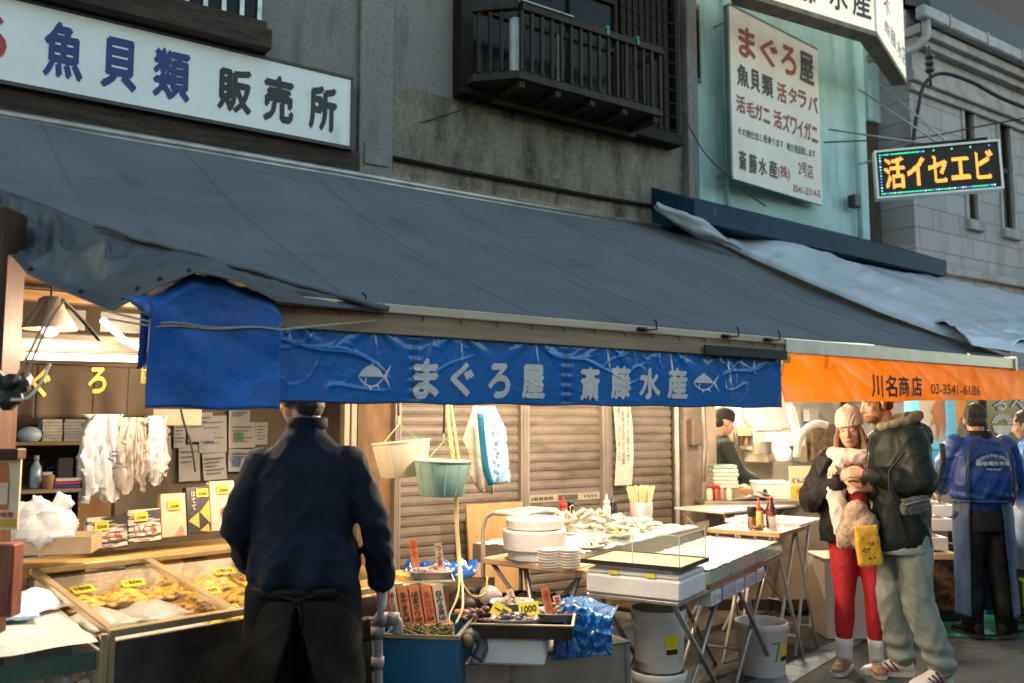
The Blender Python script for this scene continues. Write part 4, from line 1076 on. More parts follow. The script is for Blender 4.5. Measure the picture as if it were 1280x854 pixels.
# shelf unit behind
shw = wood('shelf_board', (.28, .2, .12), .55, 3, (1, 9, 9), .25); dkw = wood('dark_shelf', (.05, .032, .02), .6, 3, (1, 9, 9), .4)
SHY = 5.25
def H(px, py, y=SHY): return onY(px, py, y)
su = thing('shelf_unit', 'dark wooden shelf unit crowded with stationery at the back left', 'shelf')
x0, x1 = H(-40, 600).x, H(140, 600).x
zs = [H(80, 552).z, H(80, 611).z]
for z in zs: part('shelf_board', MB().bx(x0, x1, SHY-.02, SHY+.4, z-.02, z, .003), shw, su)
part('back_panel', MB().bx(x0, x1, SHY+.405, SHY+.42, .3, 1.9), dkw, su)
part('side_panel', MB().bx(x1+.001, x1+.02, SHY, SHY+.42, .3, 1.9), dkw, su)
part('cabinet_door', MB().bx(H(97, 640).x, x1, SHY-.01, SHY+.01, .3, zs[1]-.022), wood('cabinet_wood', (.3, .17, .07), .5, 3, (1, 1, 1), .2), su)
def stack(px0, px1, py0, py1, y=SHY+.1): 
    a = H(px0, py1, y); b = H(px1, py0, y); return a, b
random.seed(11)
cols_ = [(.5, .48, .42), (.42, .42, .4), (.55, .52, .46), (.48, .46, .44)]
for k, (a_, b_2, lab) in enumerate([(52, 78, 'stack of yellowed paper packets on the top shelf beside the blue bag'), (79, 106, 'middle bundle of grey paper packets on the top shelf'), (107, 134, 'last bundle of pale paper packets at the right of the top shelf')]):
    p0, p1 = stack(a_, b_2, 524, 551); pk = MB(); n_ = 7
    for j in range(n_): 
        dx = random.uniform(-.004, .004); pk.bx(p0.x+dx, p1.x+dx, SHY+.08, SHY+.3, lerp(zs[0]+.001, p1.z, j/n_), lerp(zs[0]+.001, p1.z, (j+1)/n_)-.002)
    solo('paper_packet', lab, 'packet', pk, mat('packet_paper%d' % k, cols_[k], .6, var=.2, scale=25), group='paper packets on the top shelf')
items = [(40, 50, 565, 608, (.3, .42, .5), 'water_bottle', 'clear blue capped bottle standing at the left of the shelf', 'bottle'),
 (52, 66, 590, 608, (.6, .6, .56), 'card_box', 'small white card box on the shelf behind paper cup', 'box'),
 (72, 92, 572, 599, (.06, .05, .045), 'black_case', 'dark square case leaning among the shelf items', 'case'),
 (95, 106, 572, 602, (.3, .32, .3), 'grey_file', 'grey file box with white label on the shelf', 'box'),
 (106, 120, 567, 602, (.36, .37, .35), 'tall_file', 'taller grey file box above the lime tin', 'box'),
 (103, 119, 597, 609, (.55, .62, .02), 'lime_tin', 'bright lime yellow tin on the shelf edge', 'tin'),
 (119, 126, 597, 609, (.45, .12, .12), 'red_carton', 'little dull red carton beside the lime tin', 'carton')]
for a_, b_2, t_, bt, c_, nm, lab, cat in items:
    yy = SHY + (.02 if 'tin' in nm or 'carton' in nm else .1); p0, p1 = H(a_, bt, yy), H(b_2, t_, yy)
    z0 = zs[1]+.001
    mb_x = MB()
    if nm == 'water_bottle': mb_x.lathe([(.026, 0), (.028, .02), (.028, .11), (.012, .14), (.012, .15), (.014, .15), (.014, .175)], 14, (0, 0, 0)); o = solo(nm, lab, cat, mb_x, mat(nm, c_, .2), ((p0.x+p1.x)/2, yy, z0), smooth=True)
    else:
        zt = p1.z if nm not in ('grey_file', 'tall_file') else p1.z
        o = solo(nm, lab, cat, MB().bx(p0.x, p1.x, yy, yy+.12, z0, max(z0+.03, zt), .004), mat(nm, c_, .5, var=.15, scale=20))
        if 'file' in nm:
            part('paper_label', MB().bx(p0.x+.008, p1.x-.008, yy-.002, yy-.0005, zt-.045, zt-.02), mat('white_label', (.7, .7, .66), .5), o)
pc = H(60, 608, SHY+.03); solo('paper_cup', 'kraft paper cup on the shelf', 'cup', MB().lathe([(.022, 0), (.03, .07), (.031, .072), (.029, .07), (.02, .004)], 16, cap=True), mat('kraft', (.42, .25, .12), .6), (pc.x, SHY+.03, zs[1]+.001), smooth=True)
for k, (c_, lab) in enumerate([((.05, .08, .3), 'navy notebook flat on the shelf'), ((.5, .05, .12), 'crimson notebook between the navy and white ones'), ((.6, .6, .62), 'white notebook topmost under the black case')]):
    q = H(84, 606, SHY+.05); solo('notebook', lab, 'notebook', MB().box((0, .06, .009+k*.018), (.13, .12, .016), (0, 0, .1*k-.1), .002), mat('notebook%d' % k, c_, .5), (q.x, SHY+.03, zs[1]), group='notebooks on the shelf')
bl2 = MB().grid(lambda u, v: V((lerp(-.07, .07, u), .05*math.sin(v*3), .05*math.sin(PI*u)*(.5+.5*v)+.012*nz(u*6, v*6))), 14, 8)
solid(solo('blue_cloth', 'crumpled blue cloth lying on the notebooks', 'cloth', bl2, mat('blue_cloth', (.03, .16, .38), .8), (H(72, 590).x, SHY+.14, zs[1]+.06), smooth=True), .003)
bb = MB(); q = H(46, 532); solo('blue_bag', 'pale blue plastic bag slumped on the top shelf', 'bag', MB().ell((0, 0, .035), (.06, .05, .045)), mat('pale_blue_plastic', (.4, .55, .66), .3), (q.x-.02, SHY+.1, zs[0]), smooth=True)
# steel tray with knotted bag
tq = at(58, 684, 3.75)
TR_ = thing('steel_tray', 'shallow tan edged steel tray holding a plastic bag', 'tray', (tq.x, tq.y, tq.z-.03), R(-20))
part('tray_body', MB().bx(-.2, .17, -.01, .2, 0, .006).bx(-.2, .17, -.016, -.01, 0, .07).bx(-.2, .17, .2, .206, 0, .07).bx(-.206, -.2, -.016, .206, 0, .07).bx(.17, .176, -.016, .206, 0, .07), mat('tan_steel', (.55, .43, .27), .35, .4), TR_)
def bagshape(c):
    return .020*ridge(c.x*7+c.z*3, c.y*7, c.z*4-c.x*3, 6) + .012*ridge(c.x*11-c.z*8, c.y*11, c.z*7+3, 7) + .003*nz(c.x*22, c.y*22, c.z*14)
bg_ = MB().ell((0, 0, .07), (.12, .1, .085)).ell((.06, 0, .1), (.08, .08, .09)).ell((-.04, 0, .12), (.07, .05, .09))
bg_.tube([(.0, 0, .16), (.02, 0, .2)], [(.05, .04), (.075, .03)], 12).tube([(.06, 0, .17), (.1, 0, .225)], [(.03, .03), (.05, .015)], 12)
solo('carrier_bag', 'plump white carrier bag sitting in the steel tray', 'bag', remesh(bg_, .007, 2, bagshape), white_pl, (tq.x-.01, tq.y+.09, tq.z-.022), -YAW)
# blue crate behind bag
solo('blue_crate', 'blue plastic crate half hidden behind the carrier bag', 'crate', MB().bx(-.18, .1, 0, .25, -.3, .06, .01).bx(-.19, .11, -.01, .26, .061, .08, .006), mat('crate_blue', (.01, .1, .3), .45), at(28, 668, 4.25), -YAW)
# papers pinned on the back wall
PY = 6.62
papm = mat('pinned_paper', (.50, .50, .48), .6, var=.06, scale=8)
papers = [(190, 214, 545, 575, 'narrow grey note pinned left of the wall papers'), (216, 232, 528, 560, 'curled receipt slip on the back wall'), (232, 266, 516, 552, 'folded white sheet at the top of the wall papers'), (247, 283, 520, 566, 'printed sheet with blue mark among the wall papers'), (222, 250, 556, 602, 'plain pale sheet hanging low on the back wall'),
 (252, 282, 566, 600, 'wide sheet with a blank lower half'), (285, 312, 513, 528, 'short white form with dark squares by the worker'), (284, 318, 528, 560, 'printed sheet with green photo by the worker'), (284, 312, 561, 590, 'sheet with colour pictures half behind the worker'), (318, 334, 528, 556, 'narrow pale sheet just behind the worker collar')]
for k, (a_, b_2, t_, bt, lab) in enumerate(papers):
    p0, p1 = onY(a_, bt, PY), onY(b_2, t_, PY)
    wd, ht = p1.x-p0.x, p1.z-p0.z
    o = thing('wall_paper_sheet', lab, 'paper', ((p0.x+p1.x)/2, PY-.004*(k % 4)-.01, (p0.z+p1.z)/2), 0, 'papers pinned on the back wall')
    o.rotation_euler = (0, random.uniform(-.06, .06), 0)
    s_ = part('sheet', MB().grid(lambda u, v: V(((u-.5)*wd, -.03*(1-v)**2*(k % 3)*.5, (v-.5)*ht)), 4, 6), papm, o, True)
    m_ = MB(); yb = -.004-.03*(k % 3)*.5
    for r_ in range(5):
        zz = ht*(.32-.14*r_)
        if k % 2 == 0 and r_ > 2: break
        m_.bx(-wd*.36, wd*(.36 - .14*(r_ % 3)), yb-.002, yb-.001, zz-.006, zz+.004)
    part('print_lines', m_, mat('grey_print', (.22, .23, .25), .6), o)
    if k in (3, 7, 8): part('picture', MB().bx(-wd*.3, wd*.02, yb-.004, yb-.0025, -ht*.25, ht*.1), mat('print_picture%d' % k, [(.05, .15, .4), (.08, .25, .12), (.05, .2, .45)][[3, 7, 8].index(k)], .5, var=.5, scale=30), o)
solo('wall_tape_box', 'cream cardboard box high on the wall behind the blue tarp', 'box', MB().bx(-.15, .22, -.1, .1, -.05, .05, .006), cream_card, onY(200, 522, 5.6))
cable('thin dark cord hanging in front of the wall papers', [(226, 512, 5.2), (232, 535, 5.2), (240, 560, 5.2), (244, 590, 5.2)], .006, name='cord', cat='cord')
# hanging carrier bags
def hangbag(label, px0, px1, py0, py1, y, seed, m=white_pl):
    p0, p1 = onY(px0, py1, y), onY(px1, py0, y); wd, ht = p1.x-p0.x, p1.z-p0.z
    def f(u, v):
        a = u*2*PI; k = interp([0, .25, .7, 1], [.42, .8, 1, .8], v)
        x = math.cos(a)*wd/2*k; yy = math.sin(a)*.05*k
        n_ = .02*nz(math.cos(a)*2.2+seed, math.sin(a)*2.2, v*2) + .034*ridge(math.cos(a)*3+seed, v*.9, math.sin(a)*3, 4) + .020*ridge(math.cos(a)*5-v*1.2+seed, v*1.6, math.sin(a)*5, 5) + .006*nz(math.cos(a)*8, v*8+seed, math.sin(a)*8)
        return V((x + n_*math.cos(a), yy + n_*1.2, -ht*v + .03*math.sin(a*3+seed)*(v > .9)))
    o = solo('hanging_bag', label, 'bag', MB().grid(f, 80, 50), m, ((p0.x+p1.x)/2, y, p1.z), smooth=True, group='plastic bags hanging in the left shop')
    return o
h1 = hangbag('big white carrier bag with dark print hanging beside the curtain', 106, 154, 518, 622, 4.4, 1)
pr = MB()
for k in range(5): pr.box((.02+random.uniform(-.02, .03), -.075, -.17-.018*k), (.03, .002, .008), (0, random.uniform(-.5, .5), 0))
part('print', pr, mat('navy_print', (.05, .06, .12), .5), h1)
hangbag('crinkled translucent bag hanging between two white bags', 150, 182, 522, 610, 4.35, 5, film('pinkish_plastic', (.62, .55, .5), .4, .3, .1, .15, .2, 12))
hangbag('slim white bag hanging nearest the blue tarp', 178, 207, 520, 600, 4.5, 9)
# ---------------------------------------------------------------- glass freezer case
FZ0 = onZ(137, 793, .85); fyaw = R(12)
FZ = thing('freezer_case', 'glass topped freezer display case with gold frame full of packets', 'freezer', (FZ0.x, FZ0.y, 0), fyaw)
gold = mat('gold_aluminium', (.66, .52, .30), .32, .7, var=.1); dkst = mat('dark_steel_panel', (.16, .15, .14), .28, .85, var=.3)
LL, DD, ZF, ZB = 1.36, .88, .85, .975
part('body', MB().bx(0, LL, .0, DD, .06, .62).bx(0, LL, 0, .02, .62, ZF-.03).bx(0, LL, DD-.02, DD, .62, ZB-.03).bx(-.0, .02, .02, DD-.02, .62, ZF-.03).bx(LL-.02, LL, .02, DD-.02, .62, ZF-.03), dkst, FZ)
part('inner_lining', MB().bx(.021, LL-.021, .021, .025, .625, ZF-.04).bx(.021, LL-.021, DD-.025, DD-.021, .625, ZB-.04).bx(.021, LL-.021, .026, DD-.026, .70, .708), mat('white_lining', (.66, .6, .5), .5), FZ)
def bar(m, a, b, w_=.035, h_=.03):
    a, b = V(a), V(b); d = b-a; L_ = d.length; rt = d.to_track_quat('X', 'Z').to_matrix().to_4x4()
    m.box((a+b)/2, (L_, w_, h_), rt, .004); return m
gm_ = MB()
bar(gm_, (0, .018, ZF), (LL, .018, ZF)); bar(gm_, (0, DD-.018, ZB), (LL, DD-.018, ZB))
for x_ in (.018, .50, 1.0, LL-.018): bar(gm_, (x_, .036, ZF+.003), (x_, DD-.036, ZB-.003))
gm_.bx(-.002, .02, -.004, .02, .06, ZF-.016)
part('gold_frame', gm_, gold, FZ)
part('glass_lid', MB().prism([(.03, ZF+.004), (DD-.03, ZB+.004), (DD-.03, ZB+.009), (.03, ZF+.009)], lambda y, z: V((.03, y, z)), lambda y, z: V((LL-.03, y, z))), glassy('case_glass', (.97, .98, .97), 1.8, .03), FZ)
part('kick_plate', MB().bx(.03, LL-.03, .02, DD-.02, 0, .058), blk, FZ)
# packets inside
def freezer_pt(x, y): a = math.cos(fyaw), math.sin(fyaw); return (FZ0.x + x*a[0] - y*a[1], FZ0.y + x*a[1] + y*a[0])
random.seed(5)
plm = [mat('packet_gold', (.40, .17, .03), .35, var=.2, scale=22, coat=.5, col2=(.80, .55, .10), ramp=(.44, .54)), mat('packet_white', (.74, .72, .68), .3, coat=.5, scale=20, col2=(.55, .5, .44), ramp=(.5, .66)), mat('packet_salmon', (.62, .20, .10), .35, var=.2, scale=24, coat=.5, col2=(.75, .55, .40), ramp=(.47, .53)), mat('packet_amber', (.20, .07, .02), .35, var=.2, scale=26, coat=.5, col2=(.62, .34, .10), ramp=(.45, .53))]
nmz = ['gold', 'white', 'salmon', 'amber']
kk = 0
for i in range(6):
    for j in range(3):
        x_, y_ = .13+i*.215, .15+j*.27
        c_ = 1 if (i < 2 and j < 2) else random.choice([0, 0, 2, 3])
        px_, py_ = freezer_pt(x_, y_)
        mm = MB().grid(lambda u, v: V(((u-.5)*.225, (v-.5)*.28, .05*math.sin(PI*u)*math.sin(PI*v)+.015*nz(u*5+kk, v*5, kk)+.03)), 10, 10)
        zz = .735 + .10*y_/DD
        o = solo('frozen_packet', 'frozen seafood packet inside the glass freezer' if False else '%s frozen packet, %s row from the front, %s in the freezer' % (nmz[c_], ['first', 'second', 'third'][j], ['first from its left end', 'second from its left end', 'third from its left end', 'third from its right end', 'second from its right end', 'at its right end'][i]), 'packet', mm, plm[c_], (px_, py_, zz), fyaw + random.uniform(-.3, .3), 'frozen packets in the freezer', True)
        solid(o, .01)
        if c_ in (0, 3):
            m3 = Matrix.Translation((random.uniform(-.03, .03), -.03, .095)) @ Matrix.Rotation(R(-70), 4, 'X')
            b_1 = MB().bx(-.05, .05, 0, .003, -.03, .03); b_1.bm.transform(m3); part('price_card', b_1, yel, o)
            t_1 = lettering(random.choice(['2500', '1800', '3000', '1500']), .07, .03, lambda x, y: V((x, -.0015, y)), .02); t_1.bm.transform(m3); part('lettering', t_1, blk, o)
        kk += 1
# packs standing along the back of the freezer
def stand_pack(name, label, px0, px1, py0, py1, base, y_=DD+.03, tilt=R(-10), deco=None):
    f = 1; 
    q0, q1 = at((px0+px1)/2, py1, 1), None
    # on the back ledge line of the freezer
    n_ = V((-math.sin(fyaw), math.cos(fyaw), 0)); o_ = V((*freezer_pt(0, y_), 0))
    c0, c1 = onP(px0, py1, o_, n_), onP(px1, py1, o_, n_); tp_ = onP(px0, py0, o_, n_)
    wd = (c1-c0).length; ht = tp_.z-c0.z
    t = thing(name, label, 'package', ((c0.x+c1.x)/2, (c0.y+c1.y)/2, (c0.z+c1.z)/2), fyaw, 'packages standing behind the freezer'); t.rotation_euler = (tilt, 0, fyaw)
    part('box', MB().bx(-wd/2, wd/2, 0, .04, 0, ht, .003), base, t)
    return t, wd, ht
strm = mat('striped_package', (.07, .05, .045), .4, var=.5, scale=9, stretch=(.5, .5, 6), col2=(.72, .62, .5), ramp=(.47, .53), coat=.4)
def pcard(t, wd, ht, x, z, w_=.062, h_=.042, txt='2500', tilt=0):
    part('price_card', MB().box((x, -.008, z), (w_, .003, h_), (0, tilt, 0)), yel, t)
    m_ = Matrix.Translation((x, -.0105, z)) @ Matrix.Rotation(tilt, 4, 'Y'); write(t, m_, txt, w_*.78, h_*.36, blk, (0, -.004), 'lettering'); write(t, m_, '1パック', w_*.6, h_*.2, red_ink, (0, h_*.3), 'small_lettering')
t, wd, ht = stand_pack('seafood_package', 'striped package farthest left of the row behind the freezer', 110, 160, 645, 686, strm)
write(t, Matrix.Translation((0, -.002, 0)), 'いくら', wd*.7, ht*.3, red_ink, (0, ht*.38), 'red_lettering', .03); pcard(t, wd, ht, -.03, ht*.72)
t, wd, ht = stand_pack('seafood_package', 'striped package standing second in the row behind the freezer', 161, 202, 636, 678, strm)
write(t, Matrix.Translation((0, -.002, 0)), 'いくら', wd*.7, ht*.3, red_ink, (0, ht*.4), 'red_lettering', .03); pcard(t, wd, ht, -.02, ht*.78)
t, wd, ht = stand_pack('seafood_package', 'plain salmon pink package left of the black one', 203, 234, 616, 671, mat('salmon_package', (.66, .42, .27), .4, var=.2, scale=8, coat=.4))
pcard(t, wd, ht, 0, ht*.72)
part('picture', MB().prism([(.0, .004), (.045, .004), (.045, .04), (.03, .05)], lambda x, z: V((x, -.002, z)), lambda x, z: V((x, -.0005, z))), mat('pink_slice', (.6, .18, .13), .4, var=.3, scale=30), t)
t, wd, ht = stand_pack('seafood_package', 'black package with gold triangles behind the freezer', 235, 264, 607, 667, mat('black_package', (.02, .017, .015), .35, coat=.5))
part('triangle_pattern', MB().prism([(-wd*.45, ht*.28), (-wd*.0, ht*.45), (-wd*.0, ht*.12)], lambda x, z: V((x, -.002, z)), lambda x, z: V((x, -.0005, z))).prism([(wd*.05, ht*.45), (wd*.48, ht*.7), (wd*.48, ht*.2)], lambda x, z: V((x, -.002, z)), lambda x, z: V((x, -.0005, z))).prism([(wd*.02, ht*.06), (wd*.45, ht*.02), (wd*.4, ht*.2)], lambda x, z: V((x, -.002, z)), lambda x, z: V((x, -.0005, z))), mat('gold_print', (.62, .36, .05), .35), t)
write(t, Matrix.Translation((-wd*.2, -.002, ht*.7)), 'ほ\nて\nて', wd*.2, ht*.4, cream_card, (0, 0), 'white_lettering'); pcard(t, wd, ht, .02, ht*.85)
t, wd, ht = stand_pack('seafood_package', 'pink package with round photo half behind the worker', 265, 296, 600, 663, mat('pink_package', (.68, .46, .36), .4, var=.15, coat=.4))
part('picture', MB().prism([(.03+.03*math.cos(a/16*2*PI)-.02, ht*.35+.03*math.sin(a/16*2*PI)) for a in range(16)], lambda x, z: V((x, -.002, z)), lambda x, z: V((x, -.0005, z))), mat('red_slice', (.4, .09, .06), .4, var=.4, scale=30), t); pcard(t, wd, ht, 0, ht*.82)
# ledge behind
lm = MB().bx(-.1, LL, DD+.002, DD+.28, .88, ZB+.02, .006)
lo = solo('back_ledge', 'golden wooden ledge running along the back of the freezer', 'ledge', lm, wood('golden_wood', (.5, .3, .1), .45, 3, (1, 9, 9), .2), (FZ0.x, FZ0.y, 0), fyaw)
# ---------------------------------------------------------------- ice case on the left
q = onZ(134, 798, .84)
IC = thing('ice_display', 'brightly lit ice display tank with green rim left of the freezer', 'display', (q.x-.012, q.y-.01, 0), R(6))
part('tank_body', MB().bx(-1.1, 0, .012, .9, .05, .5).bx(-1.1, 0, .88, .9, .5, .86).bx(-.012, 0, .012, .88, .5, .8), mat('white_tank', (.6, .55, .48), .4), IC)
part('front_glass', MB().bx(-1.1, -.014, 0, .008, .45, .83), glassy('tank_glass', (.96, .99, .97), dirt=.06), IC)
part('green_band', MB().bx(-1.1, -.02, .011, .0118, .735, .80), mat('green_rim', (.02, .07, .03), .4, var=.3, scale=14), IC)
part('corner_frame', MB().bx(-.013, .012, -.01, .011, .05, .86, .003), gold, IC)
ib = MB(); random.seed(8)
for k in range(260): ib.box((random.uniform(-1.06, -.03), random.uniform(.02, .12), random.uniform(.5, .72)), [random.uniform(.02, .04)]*3, (random.random()*3, random.random()*3, 0))
part('crushed_ice', ib, mat('pinkish_ice', (.62, .48, .42), .25, var=.25, scale=25, coat=.3), IC)['kind'] = 'stuff'
part('lid_sheet', MB().grid(lambda u, v: V((lerp(-1.1, -.02, u), lerp(.0, .86, v), .835+.012*nz(u*6, v*6)+.05*v)), 24, 20), mat('frosted_sheet', (.72, .68, .62), .3, var=.1, scale=9, bump=.2), IC, True)
for k, (x_, y_, c_, lab) in enumerate([(-.25, .5, (.3, .5, .75), 'pale blue wrapped block lying on the ice display'), (-.5, .45, (.75, .72, .66), 'white wrapped fillet lying on the ice display'), (-.1, .62, (.74, .76, .8), 'bluish white sheet of wrap beside the freezer frame')]):
    m_ = MB().grid(lambda u, v: V(((u-.5)*.24, (v-.5)*.3, .06*math.sin(PI*u)*math.sin(PI*v)+.012*nz(u*6+k, v*6))), 10, 10)
    aa = R(6); solid(solo('wrapped_block', lab, 'packet', m_, mat('wrap%d' % k, c_, .25, coat=.4), (q.x+x_*math.cos(aa)-y_*math.sin(aa), q.y+x_*math.sin(aa)+y_*math.cos(aa), .88), R(15*k), None, True), .008)
# ================================================================ MIDDLE STALLS
foam = mat('white_foam', (.74, .73, .72), .7, var=.05, scale=30, bump=.12, bscale=250)
stain(foam, (.5, .47, .43), (3, 3, 3), .6, .75, .4, 3)
whitep = mat('white_plastic', (.70, .68, .64), .4, var=.06, scale=6)
stain(whitep, (.42, .38, .32), (3, 3, 1.5), .6, .76, .5, 5)
legm = mat('white_tube', (.66, .62, .56), .35, .2, var=.12); stain(legm, (.2, .13, .08), (6, 6, 3), .62, .72, .6)
pinew = wood('pale_pine', (.60, .44, .27), .5, 2.5, (1, 9, 9), .16)
stain(pinew, (.3, .19, .1), (2, 2, 2), .58, .75, .5)
stainless = mat('stainless', (.40, .355, .30), .36, .6, var=.2, scale=5); stain(stainless, (.2, .16, .12), (4, 4, 2), .58, .75, .5)
# hanging tubs
def tub(name, label, px0, px1, py0, py1, f, m, roll, r1=.72):
    c = at((px0+px1)/2, py1, f); s_ = F/f*1.0; w_ = (px1-px0)/s_/2; h_ = (py1-py0)/s_
    t = thing(name, label, 'tub', c, 0, 'hanging plastic tubs'); t.rotation_euler = (0, roll, -YAW)
    part('tub_body', MB().lathe([(w_*r1, 0), (w_*r1+.004, .004), (w_*.955, h_-.02), (w_*.96, h_-.012), (w_, h_-.008), (w_, h_), (w_*.94, h_), (w_*.93, h_-.02), (w_*r1-.004, .008)], 40), m, t, True)
    rb = MB()
    for k in range(12):
        a = k/12*2*PI+.2; rb.tube([(math.cos(a)*(w_*r1+.005), math.sin(a)*(w_*r1+.005), .008), (math.cos(a)*w_*.956, math.sin(a)*w_*.956, h_-.02)], .0022, 5)
    part('ribs', rb, m, t)
    sg = MB()
    for sgn in (-1, 1): sg.tube([(sgn*w_*.5, w_*.8*(1 if sgn > 0 else -1), h_-.005), (.0, 0, h_+.09)], .003, 5)
    sg.tube([(0, 0, h_+.09), (0, 0, h_+.13)], .004, 5)
    part('hanging_string', sg, mat('green_string', (.25, .38, .16), .7), t)
    part('cord', MB().tube([(0, 0, h_+.13), (0, 0, h_+.6)], .006, 6), cabm, t)
    return t
tub('hanging_tub', 'white ribbed plastic tub hanging tilted above the fish trays', 468, 541, 552, 596, 4.5, mat('cream_plastic', (.70, .62, .47), .35, sss=.1, var=.06), R(-5))
tub('hanging_tub', 'pale green ribbed plastic tub hanging beside the white one', 516, 588, 576, 620, 4.35, mat('mint_plastic', (.30, .48, .40), .35, sss=.1, var=.08), R(1.5))
def curve_pts(pts):
    P_ = [at(*p) for p in pts]; out = []
    for i in range(len(P_)-1):
        p0, p1, p2, p3 = P_[max(0, i-1)], P_[i], P_[i+1], P_[min(len(P_)-1, i+2)]
        for k in range(5):
            t = k/5; out.append(.5*((2*p1)+(p2-p0)*t+(2*p0-5*p1+4*p2-p3)*t*t+(3*p1-p0-3*p2+p3)*t**3))
    return out + [P_[-1]]
hosem = mat('yellow_hose', (.60, .45, .20), .45, var=.15, scale=9)
H_ = MB()
for pts, r_ in (([(558, 505, 4.5), (562, 540, 4.5), (567, 580, 4.5), (570, 622, 4.52), (571, 660, 4.5), (574, 700, 4.45), (575, 730, 4.3)], .011), ([(563, 505, 4.52), (570, 548, 4.5), (575, 585, 4.5)], .007),
               ([(575, 712, 4.4), (572, 745, 4.2), (561, 772, 4.1), (566, 782, 4.0)], .005), ([(576, 712, 4.4), (578, 735, 4.25), (578, 760, 4.1), (570, 780, 4.0)], .006), ([(577, 728, 4.3), (590, 745, 4.3), (606, 742, 4.35), (609, 722, 4.4)], .005)):
    H_.tube(curve_pts(pts), r_, 10)
solo('hose', 'yellow water hose hanging down beside the green tub', 'hose', H_, hosem, smooth=True)
# hanging bags
def sheetbag(label, name, pts, f, m, th=.02, seed=0, cat='bag', grp=None):
    P_ = [at(x, y, f) for x, y in pts]; c = sum(P_, V())/len(P_)
    d = V((FX, FY, 0))
    b = MB(); n = len(P_)
    b.bm.faces.new([b.bm.verts.new(p-c) for p in P_]); bmesh.ops.triangulate(b.bm, faces=b.bm.faces)
    for k in range(4): bmesh.ops.subdivide_edges(b.bm, edges=[e for e in b.bm.edges if e.calc_length() > .02], cuts=1); bmesh.ops.triangulate(b.bm, faces=b.bm.faces)
    for v in b.bm.verts:
        q = v.co; e = .02*nz(q.x*14+seed, q.y*14, q.z*5) + .012*math.sin((q.x-q.y)*90+seed)*.6 + .01*ridge(q.x*16, q.z*9, seed, 4)
        v.co = q + d*e
    o = solo(name, label, cat, b, m, c, 0, grp, True); solid(o, th); return o
sheetbag('limp cream plastic bag hanging behind the blue printed one', 'hanging_bag', [(592, 508), (612, 508), (611, 560), (613, 590), (616, 618), (609, 616), (606, 612), (600, 615), (602, 598), (588, 597), (589, 572), (578, 550), (585, 530)], 4.6, mat('cream_bag', (.66, .58, .46), .4, sss=.1), .012, 3)
pb = sheetbag('pale blue printed bag with dark blue edge hanging on the shutter', 'printed_bag', [(604, 508), (618, 508), (631, 536), (634, 572), (638, 604), (616, 606), (609, 570), (605, 540)], 4.5, mat('ice_blue_bag', (.45, .66, .82), .35, var=.08, coat=.4), .012, 8)
pbe = MB().tube(curve_pts([(600, 517, 4.47), (603, 550, 4.47), (607, 585, 4.47), (614, 606, 4.47)]), [(.014, .02)]*16, 8); pbe.bm.transform(Matrix.Translation(-pb.location))
part('dark_edge', pbe, mat('teal_blue_plastic', (.005, .12, .23), .35), pb, True)
pm_ = MB(); c0 = at(621, 560, 4.44) - pb.location
for k in range(7):
    p_ = at(620+random.uniform(-2, 4), 532+k*10, 4.44)-pb.location
    pm_.box(p_, (.014, .003, .012), (0, random.random(), -YAW))
part('print', pm_, mat('mauve_print', (.25, .18, .35), .5), pb)
# banner of paper on shutter
pf = Frame((0, 5.66, 0), 0); a0, b0 = pf.uv(767, 508), pf.uv(790, 606)
PS = thing('paper_notice', 'long white handwritten paper notice hanging on the shutter', 'notice', (0, 5.66, 0))
nw = mat('notice_paper', (.60, .57, .52), .6, var=.05)
po_ = part('sheet', MB().grid(lambda u, v: V((lerp(a0[0], b0[0], u)+.01*math.sin(v*5), -.015*math.sin(v*7)-.01*nz(u*3, v*6), lerp(b0[1], 2.3, v))), 6, 24), nw, PS, True)
wm_ = MB(); random.seed(2)
tt = ['営業は', '年内三十日', '迄となります', '本年も', '有難う', 'ございました']
for k, (tx, xx, zz, hh) in enumerate((('年内営業のお知らせ', .68, 1.62, .62), ('新年は五日より営業', .40, 1.50, .45), ('有難うございました', .16, 1.56, .5))):
    xc = lerp(a0[0], b0[0], xx)
    t_ = lettering('\n'.join(tx), .035, hh, lambda x, y: V((xc+x, -.03, zz+y)), .012); part('lettering', t_, mat('grey_ink', (.14, .13, .13), .6), PS)
# plywood leaning behind the trolley
a = at(588, 710, 5.75); 
ply2 = wood('tan_plywood', (.46, .29, .14), .55, 2.2, (3, 3, 1), .2)
o = solo('plywood_sheet', 'tan plywood sheet leaning on the shutter behind the trolley', 'board', MB().bx(0, .5, -.012, .012, 0, .98, .003), ply2, (onY(588, 640, 5.5).x, 5.45, .05)); o.rotation_euler = (R(-7), 0, 0)
# trolley
fL, fR = at(603, 693, 5.12), at(717, 706, 4.74)
zt = .85; ty = math.atan2(fR.y-fL.y, fR.x-fL.x); tl = math.hypot(fR.x-fL.x, fR.y-fL.y)
TRL = thing('plate_trolley', 'white tubular trolley with a pine shelf holding dishes', 'trolley', (fL.x, fL.y, 0), ty)
part('shelf', MB().bx(0, tl, 0, .42, zt-.035, zt, .005), pinew, TRL)
part('end_plank', MB().bx(tl+.003, tl+.12, .02, .46, zt-.05, zt-.01, .004), pinew, TRL)
fr = MB()
for y_ in (.03, .39): fr.tube([(-.02, y_, .05), (-.02, y_, 1.0), (.0, y_, 1.07), (.05, y_, 1.1), (.24, y_, 1.1), (.28, y_, 1.08), (.29, y_, 1.03)], .013, 10)
fr.tube([(-.02, .03, .45), (-.02, .39, .45)], .012, 8).tube([(.05, .03, 1.1), (.05, .39, 1.1)], .012, 8).tube([(.18, .03, 1.1), (.18, .39, 1.1)], .01, 8)
part('tube_frame', fr, legm, TRL, True)
